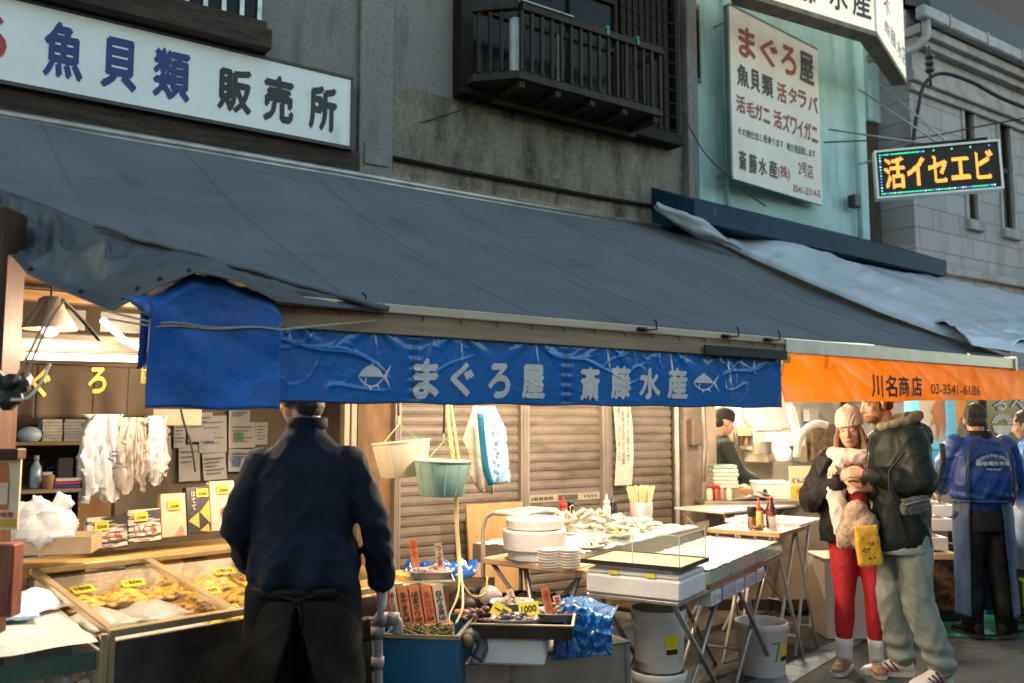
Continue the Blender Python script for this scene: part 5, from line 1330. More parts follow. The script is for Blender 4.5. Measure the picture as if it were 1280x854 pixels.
for (xa, xb, y_) in ((.26, .42, .06), (.62, .34, .06), (.52, .72, .36), (.62, .48, .36)):
    part('leg', MB().tube([(xa, y_, zt-.036), (xb, y_, .05)], .015, 8), steelg, TRL, True)
dx_, dy_ = math.cos(ty), math.sin(ty)
def on_tr(x, y, z): return (fL.x+x*dx_-y*dy_, fL.y+x*dy_+y*dx_, z)
bs_ = at(667, 690, 4.98)
st = thing('foam_bowl_stack', 'tall stack of large round white foam bowls on the pine shelf', 'bowls', (bs_.x+.05, bs_.y+.06, zt))
for k in range(3):
    z0 = [0, .055, .17][k]; r_ = [.155, .18, .162][k]; h = [.053, .113, .06][k]
    part('bowl', MB().lathe([(r_-.02, z0), (r_-.004, z0+.008), (r_, z0+h-.01), (r_-.004, z0+h), (r_-.03, z0+h)], 56), foam, st)
dish = mat('white_dish', (.74, .70, .66), .3, var=.04, coat=.3)
for s_i, (px, py, n_, lab) in enumerate(((686, 697, 7, 'left stack of small white dishes on the trolley'), (712, 695, 7, 'right stack of small white dishes on the trolley'))):
    q = at(px, py-2, 4.72)
    for k in range(n_):
        solo('small_dish', 'small white dish in the ' + lab, 'dish', MB().lathe([(.04, 0), (.052, .004), (.062, .013), (.059, .014), (.045, .006), (.0, .005)], 24, cap=False), dish, (q.x+random.uniform(-.003, .003), q.y, zt+.002+k*.0145), 0, 'small dishes on the trolley', True)
solo('butter_box', 'small cream carton beside the foam bowls', 'carton', MB().bx(-.03, .03, -.03, .03, 0, .065, .003), cream_card, on_tr(.1, .3, zt+.001), ty)
# ------------------------------------------------------ oyster table
oy = R(21); O0 = at(731, 690, 5.05); O0 = V((O0.x, O0.y, .86))
OT = thing('oyster_table', 'steel tray table heaped with ice for the oysters', 'table', (O0.x, O0.y, 0), oy)
OLn, OD = 1.62, .78; zo = .86
part('tray', MB().bx(0, OLn, 0, OD, zo-.09, zo-.05).bx(0, OLn, -.008, 0, zo-.09, zo+.02).bx(0, OLn, OD, OD+.008, zo-.09, zo+.02).bx(-.008, 0, -.008, OD+.008, zo-.09, zo+.02).bx(OLn, OLn+.008, -.008, OD+.008, zo-.09, zo+.02), stainless, OT)
ice = mat('white_ice', (.78, .77, .76), .3, var=.08, scale=30, bump=.9, bscale=90, coat=.4)
def ico(x, y): return zo + .02 + .05*math.sin(PI*x/OLn)*math.sin(PI*y/OD)**.7 + .012*nz(x*9, y*9) + .012*nz(x*25, y*25, 3)
im = part('ice_bed', MB().grid(lambda u, v: V((.005+u*(OLn-.01), .005+v*(OD-.01), ico(u*OLn, v*OD))), 90, 50), ice, OT, True)
for x_ in (.06, OLn-.06):
    part('leg', MB().tube([(x_, .04, zo-.09), (x_, OD-.06, .05)], .014, 8), legm, OT, True); part('leg', MB().tube([(x_+.03, OD-.06, zo-.09), (x_+.03, .04, .05)], .014, 8), legm, OT, True)
def on_ot(x, y, z=None):
    a, b = math.cos(oy), math.sin(oy); return V((O0.x+x*a-y*b, O0.y+x*b+y*a, ico(x, y) if z is None else z))
shellm = mat('oyster_shell', (.30, .25, .19), .6, var=.5, scale=22, bump=.8, bscale=60, col2=(.55, .5, .42)); nacre = mat('oyster_nacre', (.62, .58, .52), .25, var=.15, scale=12, coat=.4); meat = mat('oyster_meat', (.58, .44, .28), .2, var=.35, scale=22, coat=.8, sss=.15)
def oyster(seed):
    def out(a): return (1+.14*math.sin(2*a+seed)+.1*math.sin(5*a+seed*2)+.06*math.sin(9*a+seed))
    sh = MB()
    def f(u, v):
        a = u*2*PI; r = v*out(a); return V((.062*r*math.cos(a)*(1+.25*math.cos(a)), .042*r*math.sin(a), .026*(v**2) + .004*nz(a*2, v*7, seed) - .004))
    sh.grid(f, 28, 7)
    n_ = MB().grid(lambda u, v: f(u, v*.86) + V((0, 0, .005+.002*v)), 24, 4)
    m_ = MB().grid(lambda u, v: V((.036*v*math.cos(u*2*PI)*(1+.15*math.sin(3*u*2*PI+seed)), .024*v*math.sin(u*2*PI), .009+.012*math.sqrt(max(0, 1-v*v))+.003*nz(u*6, v*5, seed))), 20, 5)
    return sh, n_, m_
random.seed(21)
protos = []
spots = []
for j in range(6):
    for i in range(11):
        x_ = .16 + i*.128 + (j % 2)*.05 + random.uniform(-.02, .02); y_ = .14 + j*.105 + random.uniform(-.02, .02)
        if x_ < 1.3 and not (x_ < .5 and y_ < .26): spots.append((x_, y_))
for k, (x_, y_) in enumerate(spots):
    q = on_ot(x_, y_) + V((0, 0, .016 + .012*random.random()))
    lab = 'open oyster in its shell lying on the ice table'
    rot = (random.uniform(-.5, .1), random.uniform(-.35, .35), random.uniform(0, 6))
    if k < 3:
        t = thing('oyster', lab, 'oyster', q, 0, 'open oysters on the ice')
        a_, b_2, c_ = oyster(k*1.7)
        part('shell', a_, shellm, t, True); part('nacre', b_2, nacre, t, True); part('oyster_meat', c_, meat, t, True); protos.append(t); t.rotation_euler = rot
    else:
        t = clone(protos[k % 3], q, 0, lab, rot=rot)
    sc = random.uniform(.85, 1.15); t.scale = (sc, sc, sc)
for k in range(5):
    q = on_ot(.18+.33*(k % 2)+.05*k, .07+.015*k)+V((0, 0, .01)); pl_ = thing('serving_plate', ['small clear plate nearest the bowl stack on the ice', 'round plate under the lime at the front of the ice', 'pale plate of shellfish at the front of the ice', 'tilted plate half buried in the front ice', 'flat plate nearest the right end of the ice front'][k], 'plate', q, 0, 'plates on the ice table')
    part('plate_dish', MB().lathe([(.05, 0), (.07, .006), (.085, .016), (.083, .018), (.06, .009), (0, .007)], 28, cap=False), dish, pl_, True)
    fd = MB()
    for j in range(5): a = j*1.3+k; fd.ell((.04*math.cos(a), .035*math.sin(a), .02), (.022, .013, .012), 8, 6, (0, 0, a))
    part('shellfish', fd, meat if k % 2 else nacre, pl_, True)
q = on_ot(.56, .12)+V((0, 0, .035)); lw_ = MB().ell((0, 0, 0), (.04, .03, .028)); solo('lime', 'bright lime half among the oysters', 'lime', lw_, mat('lime_skin', (.42, .55, .06), .35, var=.2, scale=30), q, smooth=True)
for k, (x_, y_) in enumerate([(.22, .45), (.36, .5), (.62, .52), (.66, .62), (.86, .66), (.90, .66), (.95, .62), (1.3, .7)]):
    q = on_ot(x_, y_); m_ = MB().bx(-.008, .008, -.002, .002, -.03, .10); o = solo('price_stick', 'thin cream wooden stick stuck upright in the oyster ice', 'stick', m_, cream_card, q, -YAW, 'wooden sticks in the ice'); o.rotation_euler = (random.uniform(-.1, .1), random.uniform(-.25, .25), -YAW)
# big crab leg like shellfish at the back
cr = MB()
for k, (x_, y_, l_, a_) in enumerate(((.95, .42, .16, 2.6), (1.02, .5, .18, 2.4), (1.1, .46, .15, 2.9), (.84, .55, .14, 2.2), (1.15, .58, .17, 2.5))):
    d = V((math.cos(a_), math.sin(a_), 0)); p_ = V((x_, y_, ico(x_, y_)+.045)); cr.tube([p_, p_+d*l_*.5+V((0, 0, .05)), p_+d*l_], [.012, .018, .01], 8, round_=True)
o = part('crab_legs', cr, mat('crab_shell', (.62, .42, .28), .35, var=.4, scale=16, col2=(.75, .68, .6), coat=.4), None, True); o.location = (O0.x, O0.y, 0); o.rotation_euler = (0, 0, oy); props(o, 'pale pinkish crab legs piled at the back of the oyster ice', 'crab legs')
def bottle(label, loc, prof, m, capm=None, capp=None, n=18, name='bottle', cat='bottle', lab=None, group=None, contents=None):
    t = thing(name, label, cat, loc, 0, group)
    part('bottle_body', MB().lathe(prof, n), m, t, True)
    if capp: part('cap', MB().lathe(capp, n), capm, t, True)
    if lab: part('bottle_label', MB().lathe([(lab[2]+.001, lab[0]), (lab[2]+.001, lab[1])], n, cap=False), lab[3], t, True)
    return t
redp = mat('red_plastic', (.55, .02, .02), .35); soy = mat('dark_soy', (.02, .012, .01), .15, coat=.6); clearp = mat('milky_plastic', (.66, .60, .5), .25, sss=.1)
sq = [(.028, 0), (.03, .01), (.03, .10), (.024, .115), (.02, .12)]; sqc = [(.027, .12), (.027, .14), (.012, .15), (.009, .15), (.006, .19), (.003, .19)]
bottle('red topped squeeze bottle behind the oysters', on_ot(.98, .74, zo+.05), sq, redp, redp, sqc)
bottle('squat black sauce bottle just right of the red topped one', on_ot(1.08, .74, zo+.05), [(.032, 0), (.034, .01), (.034, .08), (.02, .11), (.02, .13)], soy, blk, [(.022, .13), (.022, .15), (0.01, .152)])
bottle('white squeeze bottle at the right end of the oysters', on_ot(1.36, .60, zo+.05), sq, clearp, clearp, sqc)
bottle('dark soy sauce jar beside the chopstick cup', on_ot(1.49, .62, zo+.04), [(.036, 0), (.04, .015), (.04, .09), (.03, .11), (.03, .12)], soy, mat('navy_cap', (.03, .04, .08), .4), [(.033, .12), (.033, .145), (.012, .15), (.012, .165), (.006, .166)])
cq = on_ot(1.56, .42, zo+.02)
cc = thing('chopstick_cup', 'pink steel cup packed with a fan of pale chopsticks', 'cup', cq)
part('cup_body', MB().lathe([(.075, 0), (.08, .01), (.085, .16), (.08, .16), (.072, .02)], 28), mat('pinkish_cup', (.5, .36, .36), .35, .3), cc, True)
cs = MB(); random.seed(6)
for k in range(70):
    a = random.random()*2*PI; r_ = .07*math.sqrt(random.random()); p0 = V((r_*math.cos(a)*.7, r_*math.sin(a)*.7, .03)); p1 = V((r_*math.cos(a)*1.55, r_*math.sin(a)*1.4, .27+random.uniform(-.015, .01)))
    cs.tube([p0, p1], .0055, 5)
part('chopsticks', cs, mat('chopstick_wood', (.72, .55, .34), .6, var=.1), cc)['kind'] = 'stuff'
# ------------------------------------------------------ folding tables
def xtable(name, label, loc, yaw, L_, D_, z, topm, legmat, edge=None, th=.03, n=2, r=.013, inset=.05):
    t = thing(name, label, 'table', (loc[0], loc[1], 0), yaw, 'folding tables')
    part('table_top', MB().bx(0, L_, 0, D_, z-th, z, .004), topm, t)
    if edge: part('edge_band', MB().bx(-.002, L_+.002, -.004, -.0005, z-th-.004, z+.001).bx(-.004, -.0005, -.003, D_, z-th-.004, z+.001), edge, t)
    for y_ in (inset, D_-inset):
        for k in range(n):
            xa, xb = lerp(0, L_, k/n)+.05, lerp(0, L_, (k+1)/n)-.05
            oo = .012 if y_ < D_/2 else -.012
            part('leg', MB().tube([(xa, y_, z-th), (xb, y_, .01)], r, 8), legmat, t, True); part('leg', MB().tube([(xb, y_+oo*2.2, z-th), (xa, y_+oo*2.2, .01)], r, 8), legmat, t, True)
    for k in range(n):
        xb = lerp(0, L_, (k+1)/n)-.05; xa = lerp(0, L_, k/n)+.05
        part('cross_bar', MB().tube([(lerp(xa, xb, .85), inset, .15), (lerp(xa, xb, .85), D_-inset, .15)], r*.6, 6), legmat, t, True)
    return t
CY = R(24); C0 = onZ(849, 754, .75); greyleg = mat('grey_tube_leg', (.38, .36, .34), .35, .6, var=.2)
TC_ = xtable('folding_table', 'long narrow grey legged folding table under the foam box and ice trough', C0, CY, 1.85, .5, .75, steelg, greyleg, None, .02, 2, .014)
ca, sa = math.cos(CY), math.sin(CY)
def on_tc(x, y, z): return V((C0.x+x*ca-y*sa, C0.y+x*sa+y*ca, z))
FBX = thing('foam_box', 'long white foam box on the near end of the long folding table', 'box', on_tc(0, 0, .752), CY, 'white foam boxes')
part('box_body', MB().bx(-.005, .36, -.012, .50, 0, .10, .012), foam, FBX)
part('lid', MB().bx(0, .355, -.006, .494, .102, .125, .008), foam, FBX)
tp = MB()
for y_ in (.12, .32): tp.bx(-.004, .0, y_, y_+.05, .104, .124)
part('yellow_tape', tp, yel, FBX)
AG = thing('display_tray', 'black edged wooden tray with clear acrylic guard on the foam box', 'tray', on_tc(-.02, -.02, .90), CY)
part('tray_board', MB().bx(.012, .39, .012, .53, .004, .016, .002), pinew, AG)
part('black_edge', MB().bx(0, .402, 0, .01, 0, .022).bx(0, .402, .532, .542, 0, .022).bx(0, .01, .0101, .5319, 0, .022).bx(.392, .402, .0101, .5319, 0, .022), blk, AG)
part('spacer', MB().bx(.05, .35, .06, .48, -.022, -.001), foam, AG)
acr = glassy('acrylic_guard', (.95, .97, .95), 1.22, .03, .04)
part('acrylic_guard', MB().bx(.013, .016, .014, .526, .017, .165).bx(.386, .389, .014, .526, .017, .165).bx(.017, .385, .012, .015, .017, .165), acr, AG)
part('guard_edges', MB().bx(.012, .0165, .011, .0165, .017, .166).bx(.3855, .39, .011, .0165, .017, .166).bx(.012, .0165, .255, .2595, .017, .166).bx(.017, .385, .011, .016, .1655, .169).bx(.012, .017, .0165, .527, .1655, .169), mat('acrylic_edge', (.55, .6, .56), .2, sss=.1), AG)
IT = thing('ice_trough', 'long clear sided trough of flat ice on the folding table', 'trough', on_tc(.43, 0, .751), CY)
part('wood_base', MB().bx(0, 1.42, -.01, .5, 0, .02, .003), wood('brown_edge_wood', (.26, .15, .08), .5, 3, (1, 9, 9), .3), IT)
part('trough_glass', MB().bx(0, 1.42, -.006, -.002, .021, .10).bx(0, 1.42, .49, .494, .021, .2), glassy('trough_acrylic', (.92, .97, .95), 1.2, .05, .12), IT)
part('ice_bed', MB().grid(lambda u, v: V((.003+u*1.41, .0+v*.485, .095+.006*nz(u*20, v*7)+.004*nz(u*50, v*20))), 60, 20), ice, IT, True)
part('ice_front', MB().bx(.003, 1.413, .001, .02, .021, .085), mat('greenish_ice', (.5, .55, .5), .3, var=.25, scale=20, bump=.5), IT)
for k, (x_, w_) in enumerate(((.46, .16), (.66, .20), (.88, .15), (1.06, .2), (1.3, .15))):
    o = solo('carton', ['first small white carton clipped under the trough edge', 'second carton under the trough with a grey side', 'middle carton under the trough edge', 'wide fourth carton under the trough edge', 'last small carton at the far end under the trough'][k], 'carton', MB().bx(0, w_, 0, .12, -.075, 0, .003), mat('carton_white', (.66, .64, .64), .5, var=.06) if k % 2 == 0 else mat('carton_grey', (.5, .5, .54), .5, var=.08), on_tc(x_, .0, .728), CY, 'cartons under the trough')
    part('printed_lines', MB().bx(.02, w_*.5, -.003, -.0006, -.06, -.052).bx(.02, w_*.7, -.003, -.0006, -.045, -.037).bx(.02, w_*.6, -.003, -.0006, -.03, -.022).bx(w_*.75, w_*.9, -.003, -.0006, -.06, -.03), mat('faint_print', (.4, .42, .48), .6), o)
# stacked buckets under the table
def bucket(label, loc, r, h, m=whitep, group='white buckets', seven=False, sticker=True, handle=True):
    t = thing('bucket', label, 'bucket', loc, -YAW, group)
    part('bucket_body', MB().lathe([(r*.82, 0), (r*.84, .006), (r*.96, h-.05), (r*.98, h-.045), (r*1.0, h-.035), (r, h-.008), (r*.97, h), (r*.93, h), (r*.92, h-.03), (r*.8, .012), (0, .01)], 40, cap=False), m, t, True)
    if handle:
        part('handle', MB().tube([(r*1.01*math.cos(a), -r*1.01*math.sin(a)*.55-.02, h-.03-.11*math.sin(a)) for a in [i/14*PI for i in range(15)]], .0035, 6), legm, t, True)
    if seven:
        def on_b(x, z): a = x/r; rr = lerp(r*.84, r*.96, z/(h-.05))+.0015; return V((rr*math.sin(a), -rr*math.cos(a), z))
        sv = MB(); 
        for seg in ([(-.03, .215), (.03, .222)], [(.03, .222), (.02, .17), (.004, .10)]):
            pts = []
            for p0, p1 in zip(seg, seg[1:]): pts += [on_b(lerp(p0[0], p1[0], i/6)+.05, lerp(p0[1], p1[1], i/6)) for i in range(7)]
            sv.tube(pts, .0028, 5)
        part('written_seven', sv, blk, t)
    if sticker:
        sk = MB(); a0_ = .55 if seven else .1
        rr = r*.93
        sk.grid(lambda u, v: V(((lerp(r*.84, r*.96, .35+.4*v)+.002)*math.sin(a0_+u*.55), -(lerp(r*.84, r*.96, .35+.4*v)+.002)*math.cos(a0_+u*.55), (h-.05)*(.35+.4*v))), 6, 2)
        part('yellow_sticker', sk, yel, t)
        sb = MB().grid(lambda u, v: V(((lerp(r*.84, r*.96, .37+.1*v)+.003)*math.sin(a0_+.03+u*.49), -(lerp(r*.84, r*.96, .37+.1*v)+.003)*math.cos(a0_+.03+u*.49), (h-.05)*(.37+.1*v))), 6, 2)
        part('black_strip', sb, blk, t)
    return t
q = at(822, 760, 4.75)
bucket('lower of two white buckets stacked under the long table', (q.x, q.y, .002), .15, .33)
bucket('upper white bucket standing on another under the long table', (q.x+.005, q.y, .336), .145, .31)
q = onZ(956, 842, 0); bucket('white bucket with a handwritten seven on the road', (q.x, q.y+.02, .002), .172, .33, seven=True)
# table A with bottles
AYW = R(20); A0_ = onZ(974, 667, .9)
xtable('folding_table', 'small wooden edged table holding sauce bottles and cups', A0_, AYW, .60, .5, .9, mat('pale_laminate', (.52, .44, .34), .4, var=.08), legm, wood('edge_wood', (.36, .22, .11), .5, 3, (1, 9, 9), .2), .022, 1, .012)
ca2, sa2 = math.cos(AYW), math.sin(AYW)
def on_ta(x, y): return V((A0_.x+x*ca2-y*sa2, A0_.y+x*sa2+y*ca2, .902))
def px_ta(px): q = onZ(px, 660, .9); return V((q.x, q.y, .902))
bottle('red topped oil bottle on the small wooden table', px_ta(949), [(.032, 0), (.034, .008), (.034, .10), (.028, .115), (.024, .12)], mat('yellow_oil', (.62, .45, .12), .15, coat=.6), redp, [(.03, .12), (.03, .135), (.012, .15), (.008, .155), (.006, .2), (.003, .2)])
bottle('tall dark red sauce bottle with a round label', px_ta(964), [(.033, 0), (.034, .01), (.034, .13), (.02, .17), (.018, .19)], mat('dark_red_sauce', (.10, .015, .01), .2, coat=.6), redp, [(.02, .19), (.02, .205), (.008, .21)], lab=(.05, .11, .034, mat('maroon_label', (.2, .03, .025), .5)))
bottle('black capped pepper mill left of the red topped bottle', px_ta(940), [(.03, 0), (.032, .01), (.028, .06), (.026, .08)], mat('brown_spice', (.2, .1, .05), .4, var=.4, scale=60), blk, [(.031, .08), (.031, .135), (.028, .145)])
bottle('clear plastic cup at the left of the sauce bottles', px_ta(925), [(.024, 0), (.026, .004), (.034, .085), (.032, .085), (.024, .008)], glassy('cup_plastic', (.92, .92, .92), 1.3, .1, .35), name='plastic_cup', cat='cup')
q = onZ(968, 663, .9); bottle('clear tumbler with chopsticks in front of the red bottle', (q.x, q.y, .902), [(.03, 0), (.032, .004), (.04, .09), (.038, .09), (.03, .008)], glassy('cup_plastic', (.92, .92, .92)), name='plastic_cup', cat='cup')
sn = MB(); random.seed(9)
for k in range(26): sn.ell((random.uniform(-.05, .05), random.uniform(-.03, .03), random.uniform(.008, .03)), (random.uniform(.012, .02), .01, .008), 8, 5, (random.random(), random.random(), random.random()*3))
q = onZ(946, 663, .9); solo('dried_snack', 'little heap of brown dried shells before the bottles', 'shells', remesh(sn, .005, 1), mat('dried_brown', (.2, .11, .06), .5, var=.5, scale=40), (q.x, q.y, .902), smooth=True)
# table B and D
B0 = V((A0_.x+.64*ca2+.0, A0_.y+.64*sa2, 0))
xtable('folding_table', 'white topped folding table beside the woman in red', onZ(1000, 655, .92), AYW, .5, .55, .92, mat('white_laminate', (.66, .62, .56), .35, var=.05), legm, None, .025, 1, .012)
xtable('folding_table', 'white board table tucked behind the small sauce table', onZ(905, 640, .93), R(5), 1.0, .5, .93, mat('white_laminate', (.66, .62, .56)), legm, None, .02, 1, .011)
q = onZ(1034, 800, 0)
BX = thing('tall_box', 'tall plain white box standing behind the red leggings', 'box', (q.x, q.y, .002), -YAW)
part('box_body', MB().bx(0, .62, 0, .4, 0, .585, .006), mat('warm_white_board_box', (.64, .56, .46), .5, var=.05), BX)
part('lid', MB().bx(-.006, .626, -.006, .406, .587, .6, .003), mat('warm_white_board_box', (.64, .56, .46)), BX)
# ------------------------------------------------------ tank, pipes, steel stand (front middle)
q = at(479, 793, 3.78); tz = q.z
TK = thing('blue_tank', 'deep blue rectangular tank in front of the price rack', 'tank', (q.x, q.y, 0), -YAW-R(8))
bt = mat('tank_blue', (.008, .10, .22), .4, var=.12, scale=3); stain(bt, (.01, .03, .06), (3, 3, 1), .55, .75, .6)
part('tank_body', MB().bx(0, .315, 0, .012, 0, tz).bx(0, .315, .43, .442, 0, tz).bx(0, .012, .0121, .4299, 0, tz).bx(.303, .315, .0121, .4299, 0, tz), bt, TK)
part('rim', MB().bx(-.005, .32, -.006, .0, tz-.012, tz+.004).bx(.3155, .3215, -.006, .45, tz-.012, tz+.004), mat('tan_rim', (.35, .27, .15), .5), TK)
part('water', MB().bx(.013, .302, .013, .429, tz-.1, tz-.05), mat('dark_water', (.02, .03, .03), .05, spec=.6), TK)
wd = MB(); random.seed(15)
for k in range(60): wd.tube([(random.uniform(.03, .29), random.uniform(.02, .2), tz-.06), (random.uniform(.03, .29), random.uniform(.02, .2), tz-.005+random.uniform(0, .02))], [.012, .004], 5)
part('net_lining', wd, mat('green_brown_weed', (.10, .095, .03), .7, var=.4, scale=30), TK)
# price rack on the tank
rk = at(524, 782, 3.98)
RK = thing('price_rack', 'slanted wooden rack holding a row of orange price cards', 'rack', rk, -YAW+R(14)); 
part('ledge', MB().bx(-.13, .15, -.03, .02, -.012, .006, .002), wood('red_wood', (.36, .17, .07), .45, 3, (1, 9, 9), .25), RK)
part('back_board', MB().bx(-.125, .14, .045, .05, .0, .16), wood('red_wood', (.36, .17, .07)), RK)
part('side_board', MB().prism([(-.03, .0), (.05, .0), (.05, .17), (.02, .16)], lambda y, z: V((-.14, y, z)), lambda y, z: V((-.131, y, z))), wood('dark_red_wood', (.2, .08, .04), .5), RK)
cards = ['特上ほや', '生かき大', 'はまぐり', 'あわび', '白みる貝']
for k, tx in enumerate(cards):
    m_ = Matrix.Translation((-.105+k*.053, .0, .008)) @ Matrix.Rotation(R(-14), 4, 'X') @ Matrix.Rotation(R(-8), 4, 'Y')
    b = MB().bx(-.023, .023, 0, .003, 0, .165); b.bm.transform(m_); pc_ = part('price_card', b, cream_card if k in (0, 4) else orange_card, RK)
    t_ = lettering('\n'.join(tx), .03, .11, lambda x, y: V((x, -.0015, .085+y)), .02); t_.bm.transform(m_); part('lettering', t_, red_ink if k in (0, 3) else blk, pc_)
    t_ = lettering('500', .032, .018, lambda x, y: V((x, -.0015, .018+y)), .02); t_.bm.transform(m_); part('price', t_, blk, pc_)
pvc = mat('grey_pvc', (.30, .27, .25), .45, var=.2, scale=8); stain(pvc, (.1, .07, .05), (6, 6, 2), .55, .75, .6)
def pipe(label, paths, r, collars=(), m=pvc):
    t = None; p_ = MB()
    for pts in paths: p_.tube(curve_pts(pts), r, 14)
    t = solo('water_pipe', label, 'pipe', p_, m, smooth=True)
    for k, (c, d, r2) in enumerate(collars):
        c = at(*c); d = V(d) if len(d) == 3 else d
        part('collar', MB().tube([c-d*.022, c+d*.022], r2, 14), m, t, True)
    return t
RGT = V((FY, -FX, 0))
pipe('grey plastic water pipe with elbow beside the gloved hand', [[(472, 870, 3.62), (472, 820, 3.62), (471, 792, 3.62), (470, 782, 3.62), (474, 775, 3.62), (484, 773, 3.62), (492, 774, 3.62), (497, 779, 3.62), (497, 792, 3.62)]], .021, [((472, 790, 3.62), (0, 0, 1), .028), ((478, 774, 3.62), tuple(RGT), .028), ((492, 774, 3.62), tuple(RGT), .027), ((472, 828, 3.62), (0, 0, 1), .026)])
pipe('dark clamp block behind the grey water pipe', [[(460, 800, 3.66), (460, 772, 3.66)]], .026, (), mat('black_clamp', (.03, .028, .026), .5))
pipe('short curved brown pipe rising out of the blue tank', [[(577, 792, 4.05), (590, 785, 4.08), (590, 772, 4.1), (582, 766, 4.1), (570, 766, 4.12)]], .016, (), mat('brown_pipe', (.3, .17, .11), .45))
pw_ = MB().tube(curve_pts([(583, 800, 3.86), (590, 793, 3.88), (600, 797, 3.9), (603, 810, 3.9), (596, 824, 3.88)]), .028, 14)
pv = solo('drain_elbow', 'dark grey drain elbow at the left of the foam box', 'pipe', pw_, mat('dark_pvc', (.13, .125, .13), .4, var=.3), smooth=True)
q = at(584, 801, 3.85); part('yellow_washer', MB().tube([q+V((-.01, -.01, 0)), q+V((.0, .0, 0))], .027, 14), mat('ochre_washer', (.3, .22, .08), .5), pv, True)
# steel stand
s0, s1 = onZ(570, 832, .57), onZ(786, 802, .57); syaw = math.atan2(s1.y-s0.y, s1.x-s0.x); sl = math.hypot(s1.x-s0.x, s1.y-s0.y)
SS = thing('steel_stand', 'low dull stainless stand under the shellfish trays', 'stand', (s0.x, s0.y, 0), syaw)
part('stand_body', MB().bx(0, sl, 0, .75, .0, .565, .005), stainless, SS)
part('top_lip', MB().bx(-.006, sl+.006, -.008, .76, .566, .575, .003), stainless, SS)
part('front_seam', MB().bx(sl*.30, sl*.30+.012, -.006, -.001, .0, .56).bx(sl-.02, sl+.004, -.006, -.001, 0, .56), steelg, SS)
cs_, sn_ = math.cos(syaw), math.sin(syaw)
def on_ss(x, y, z=.577): return V((s0.x+x*cs_-y*sn_, s0.y+x*sn_+y*cs_, z))
f0 = onZ(598, 831, .577)
FB2 = thing('foam_box', 'low white foam box under the steel shellfish tray', 'box', (f0.x, f0.y, .577), -YAW-R(6), 'white foam boxes')
part('box_body', MB().bx(-.03, .285, 0, .42, 0, .115, .01), foam, FB2)
T2 = thing('shellfish_tray', 'wide black sided steel tray of shellfish on the low foam box', 'tray', (f0.x, f0.y, .694), -YAW-R(6))
part('tray_body', MB().bx(-.02, .40, -.02, .44, 0, .008).bx(-.025, .405, -.026, -.02, 0, .055).bx(-.025, .405, .44, .446, 0, .055).bx(-.026, -.02, -.0199, .4399, 0, .055).bx(.4, .406, -.0199, .4399, 0, .055), mat('black_steel_tray', (.05, .042, .035), .35, .6, var=.3), T2)
part('tray_rim', MB().bx(-.03, .41, -.032, -.02, .056, .062).bx(.4, .411, -.0199, .446, .056, .062), mat('tan_steel', (.55, .43, .27)), T2)
mus_m = [mat('shell_brown', (.16, .09, .06), .45, var=.5, scale=30), mat('shell_dark', (.06, .045, .05), .4, var=.5, scale=30), mat('shell_pale', (.5, .38, .3), .45, var=.4, scale=20)]
def heap(rx, ry, n_, seed, s_=.02, hh=.03):
    random.seed(seed); m_ = MB()
    for k in range(n_):
        a = random.random()*2*PI; r_ = math.sqrt(random.random()); z = hh*(1-r_*r_)*random.random()
        m_.ell((rx*r_*math.cos(a), ry*r_*math.sin(a), z+s_*.5), (s_*random.uniform(.8, 1.3), s_*random.uniform(.55, .8), s_*random.uniform(.45, .7)), 10, 6, (random.uniform(-.6, .6), random.uniform(-.6, .6), random.random()*3))
    return m_
lav = mat('lavender_plastic', (.42, .42, .52), .35, var=.06)
def shelltray(label, px, py, f, rx, ry, m, seed, n_=26, s_=.02):
    q = at(px, py, f)
    t = thing('lavender_tray', label, 'tray', q, -YAW, 'shellfish trays')
    t_ = MB(); 
    t_.loft([[V((k*rx*math.copysign(abs(math.cos(a))**.6, math.cos(a)), k*ry*math.copysign(abs(math.sin(a))**.6, math.sin(a)), z)) for a in [i/24*2*PI for i in range(24)]] for k, z in ((.8, 0), (.84, .004), (.98, .034), (1.03, .036), (1.03, .04), (.95, .038), (.8, .01))])
    part('tray_dish', t_, lav, t, True)
    c_ = part('shellfish', heap(rx*.75, ry*.75, n_, seed, s_), m, t, True); c_.location = (0, 0, .016); c_['kind'] = 'stuff'
    return t
shelltray('lavender tray of dark shells at the front of the black tray', 643, 782, 3.95, .10, .085, mus_m[1], 31)
shelltray('lavender tray of brown whelks beside the blue plastic sheet', 697, 774, 4.15, .10, .09, mus_m[0], 32, 22, .024)
shelltray('bluish tray of clams at the back near the price sticks', 540, 722, 4.55, .11, .09, mus_m[2], 33)
shelltray('lavender tray half hidden behind the dark shells', 640, 762, 4.2, .10, .08, mus_m[2], 34)
hp = solo('purple_shells', 'heap of purplish turban shells behind the drain elbow', 'shells', heap(.12, .09, 46, 35, .02, .05), mat('purple_shell', (.13, .07, .08), .5, var=.6, scale=30), at(606, 776, 4.1), -YAW, None, True)
# the price cards and sticks among the trays
def stick(label, px, py0, py1, f, wpx, m, tx, tilt, ink=red_ink):
    c = at(px, py1, f); s_ = F/f; h_ = (py1-py0)/s_; w_ = wpx/s_
    t = thing('price_stick', label, 'price card', c, -YAW); t.rotation_euler = (R(-10), tilt, -YAW)
    part('card', MB().bx(-w_/2, w_/2, 0, .003, -.03, h_), m, t)
    write(t, Matrix.Translation((0, 0, h_*.5)), '\n'.join(tx), w_*.7, h_*.8, ink, (0, 0))
    return t
stick('narrow tan price stick nearest the worker elbow', 489, 672, 702, 4.4, 9, mat('tan_card', (.5, .3, .13), .5), '赤貝', R(-18), blk)
stick('orange price stick standing left of the yellow hose', 519, 674, 702, 4.6, 9, orange_card, 'ほや', R(-10))
stick('pale price stick with red writing near the hose', 551, 680, 712, 4.5, 9, cream_card, 'つぶ貝', R(-8))
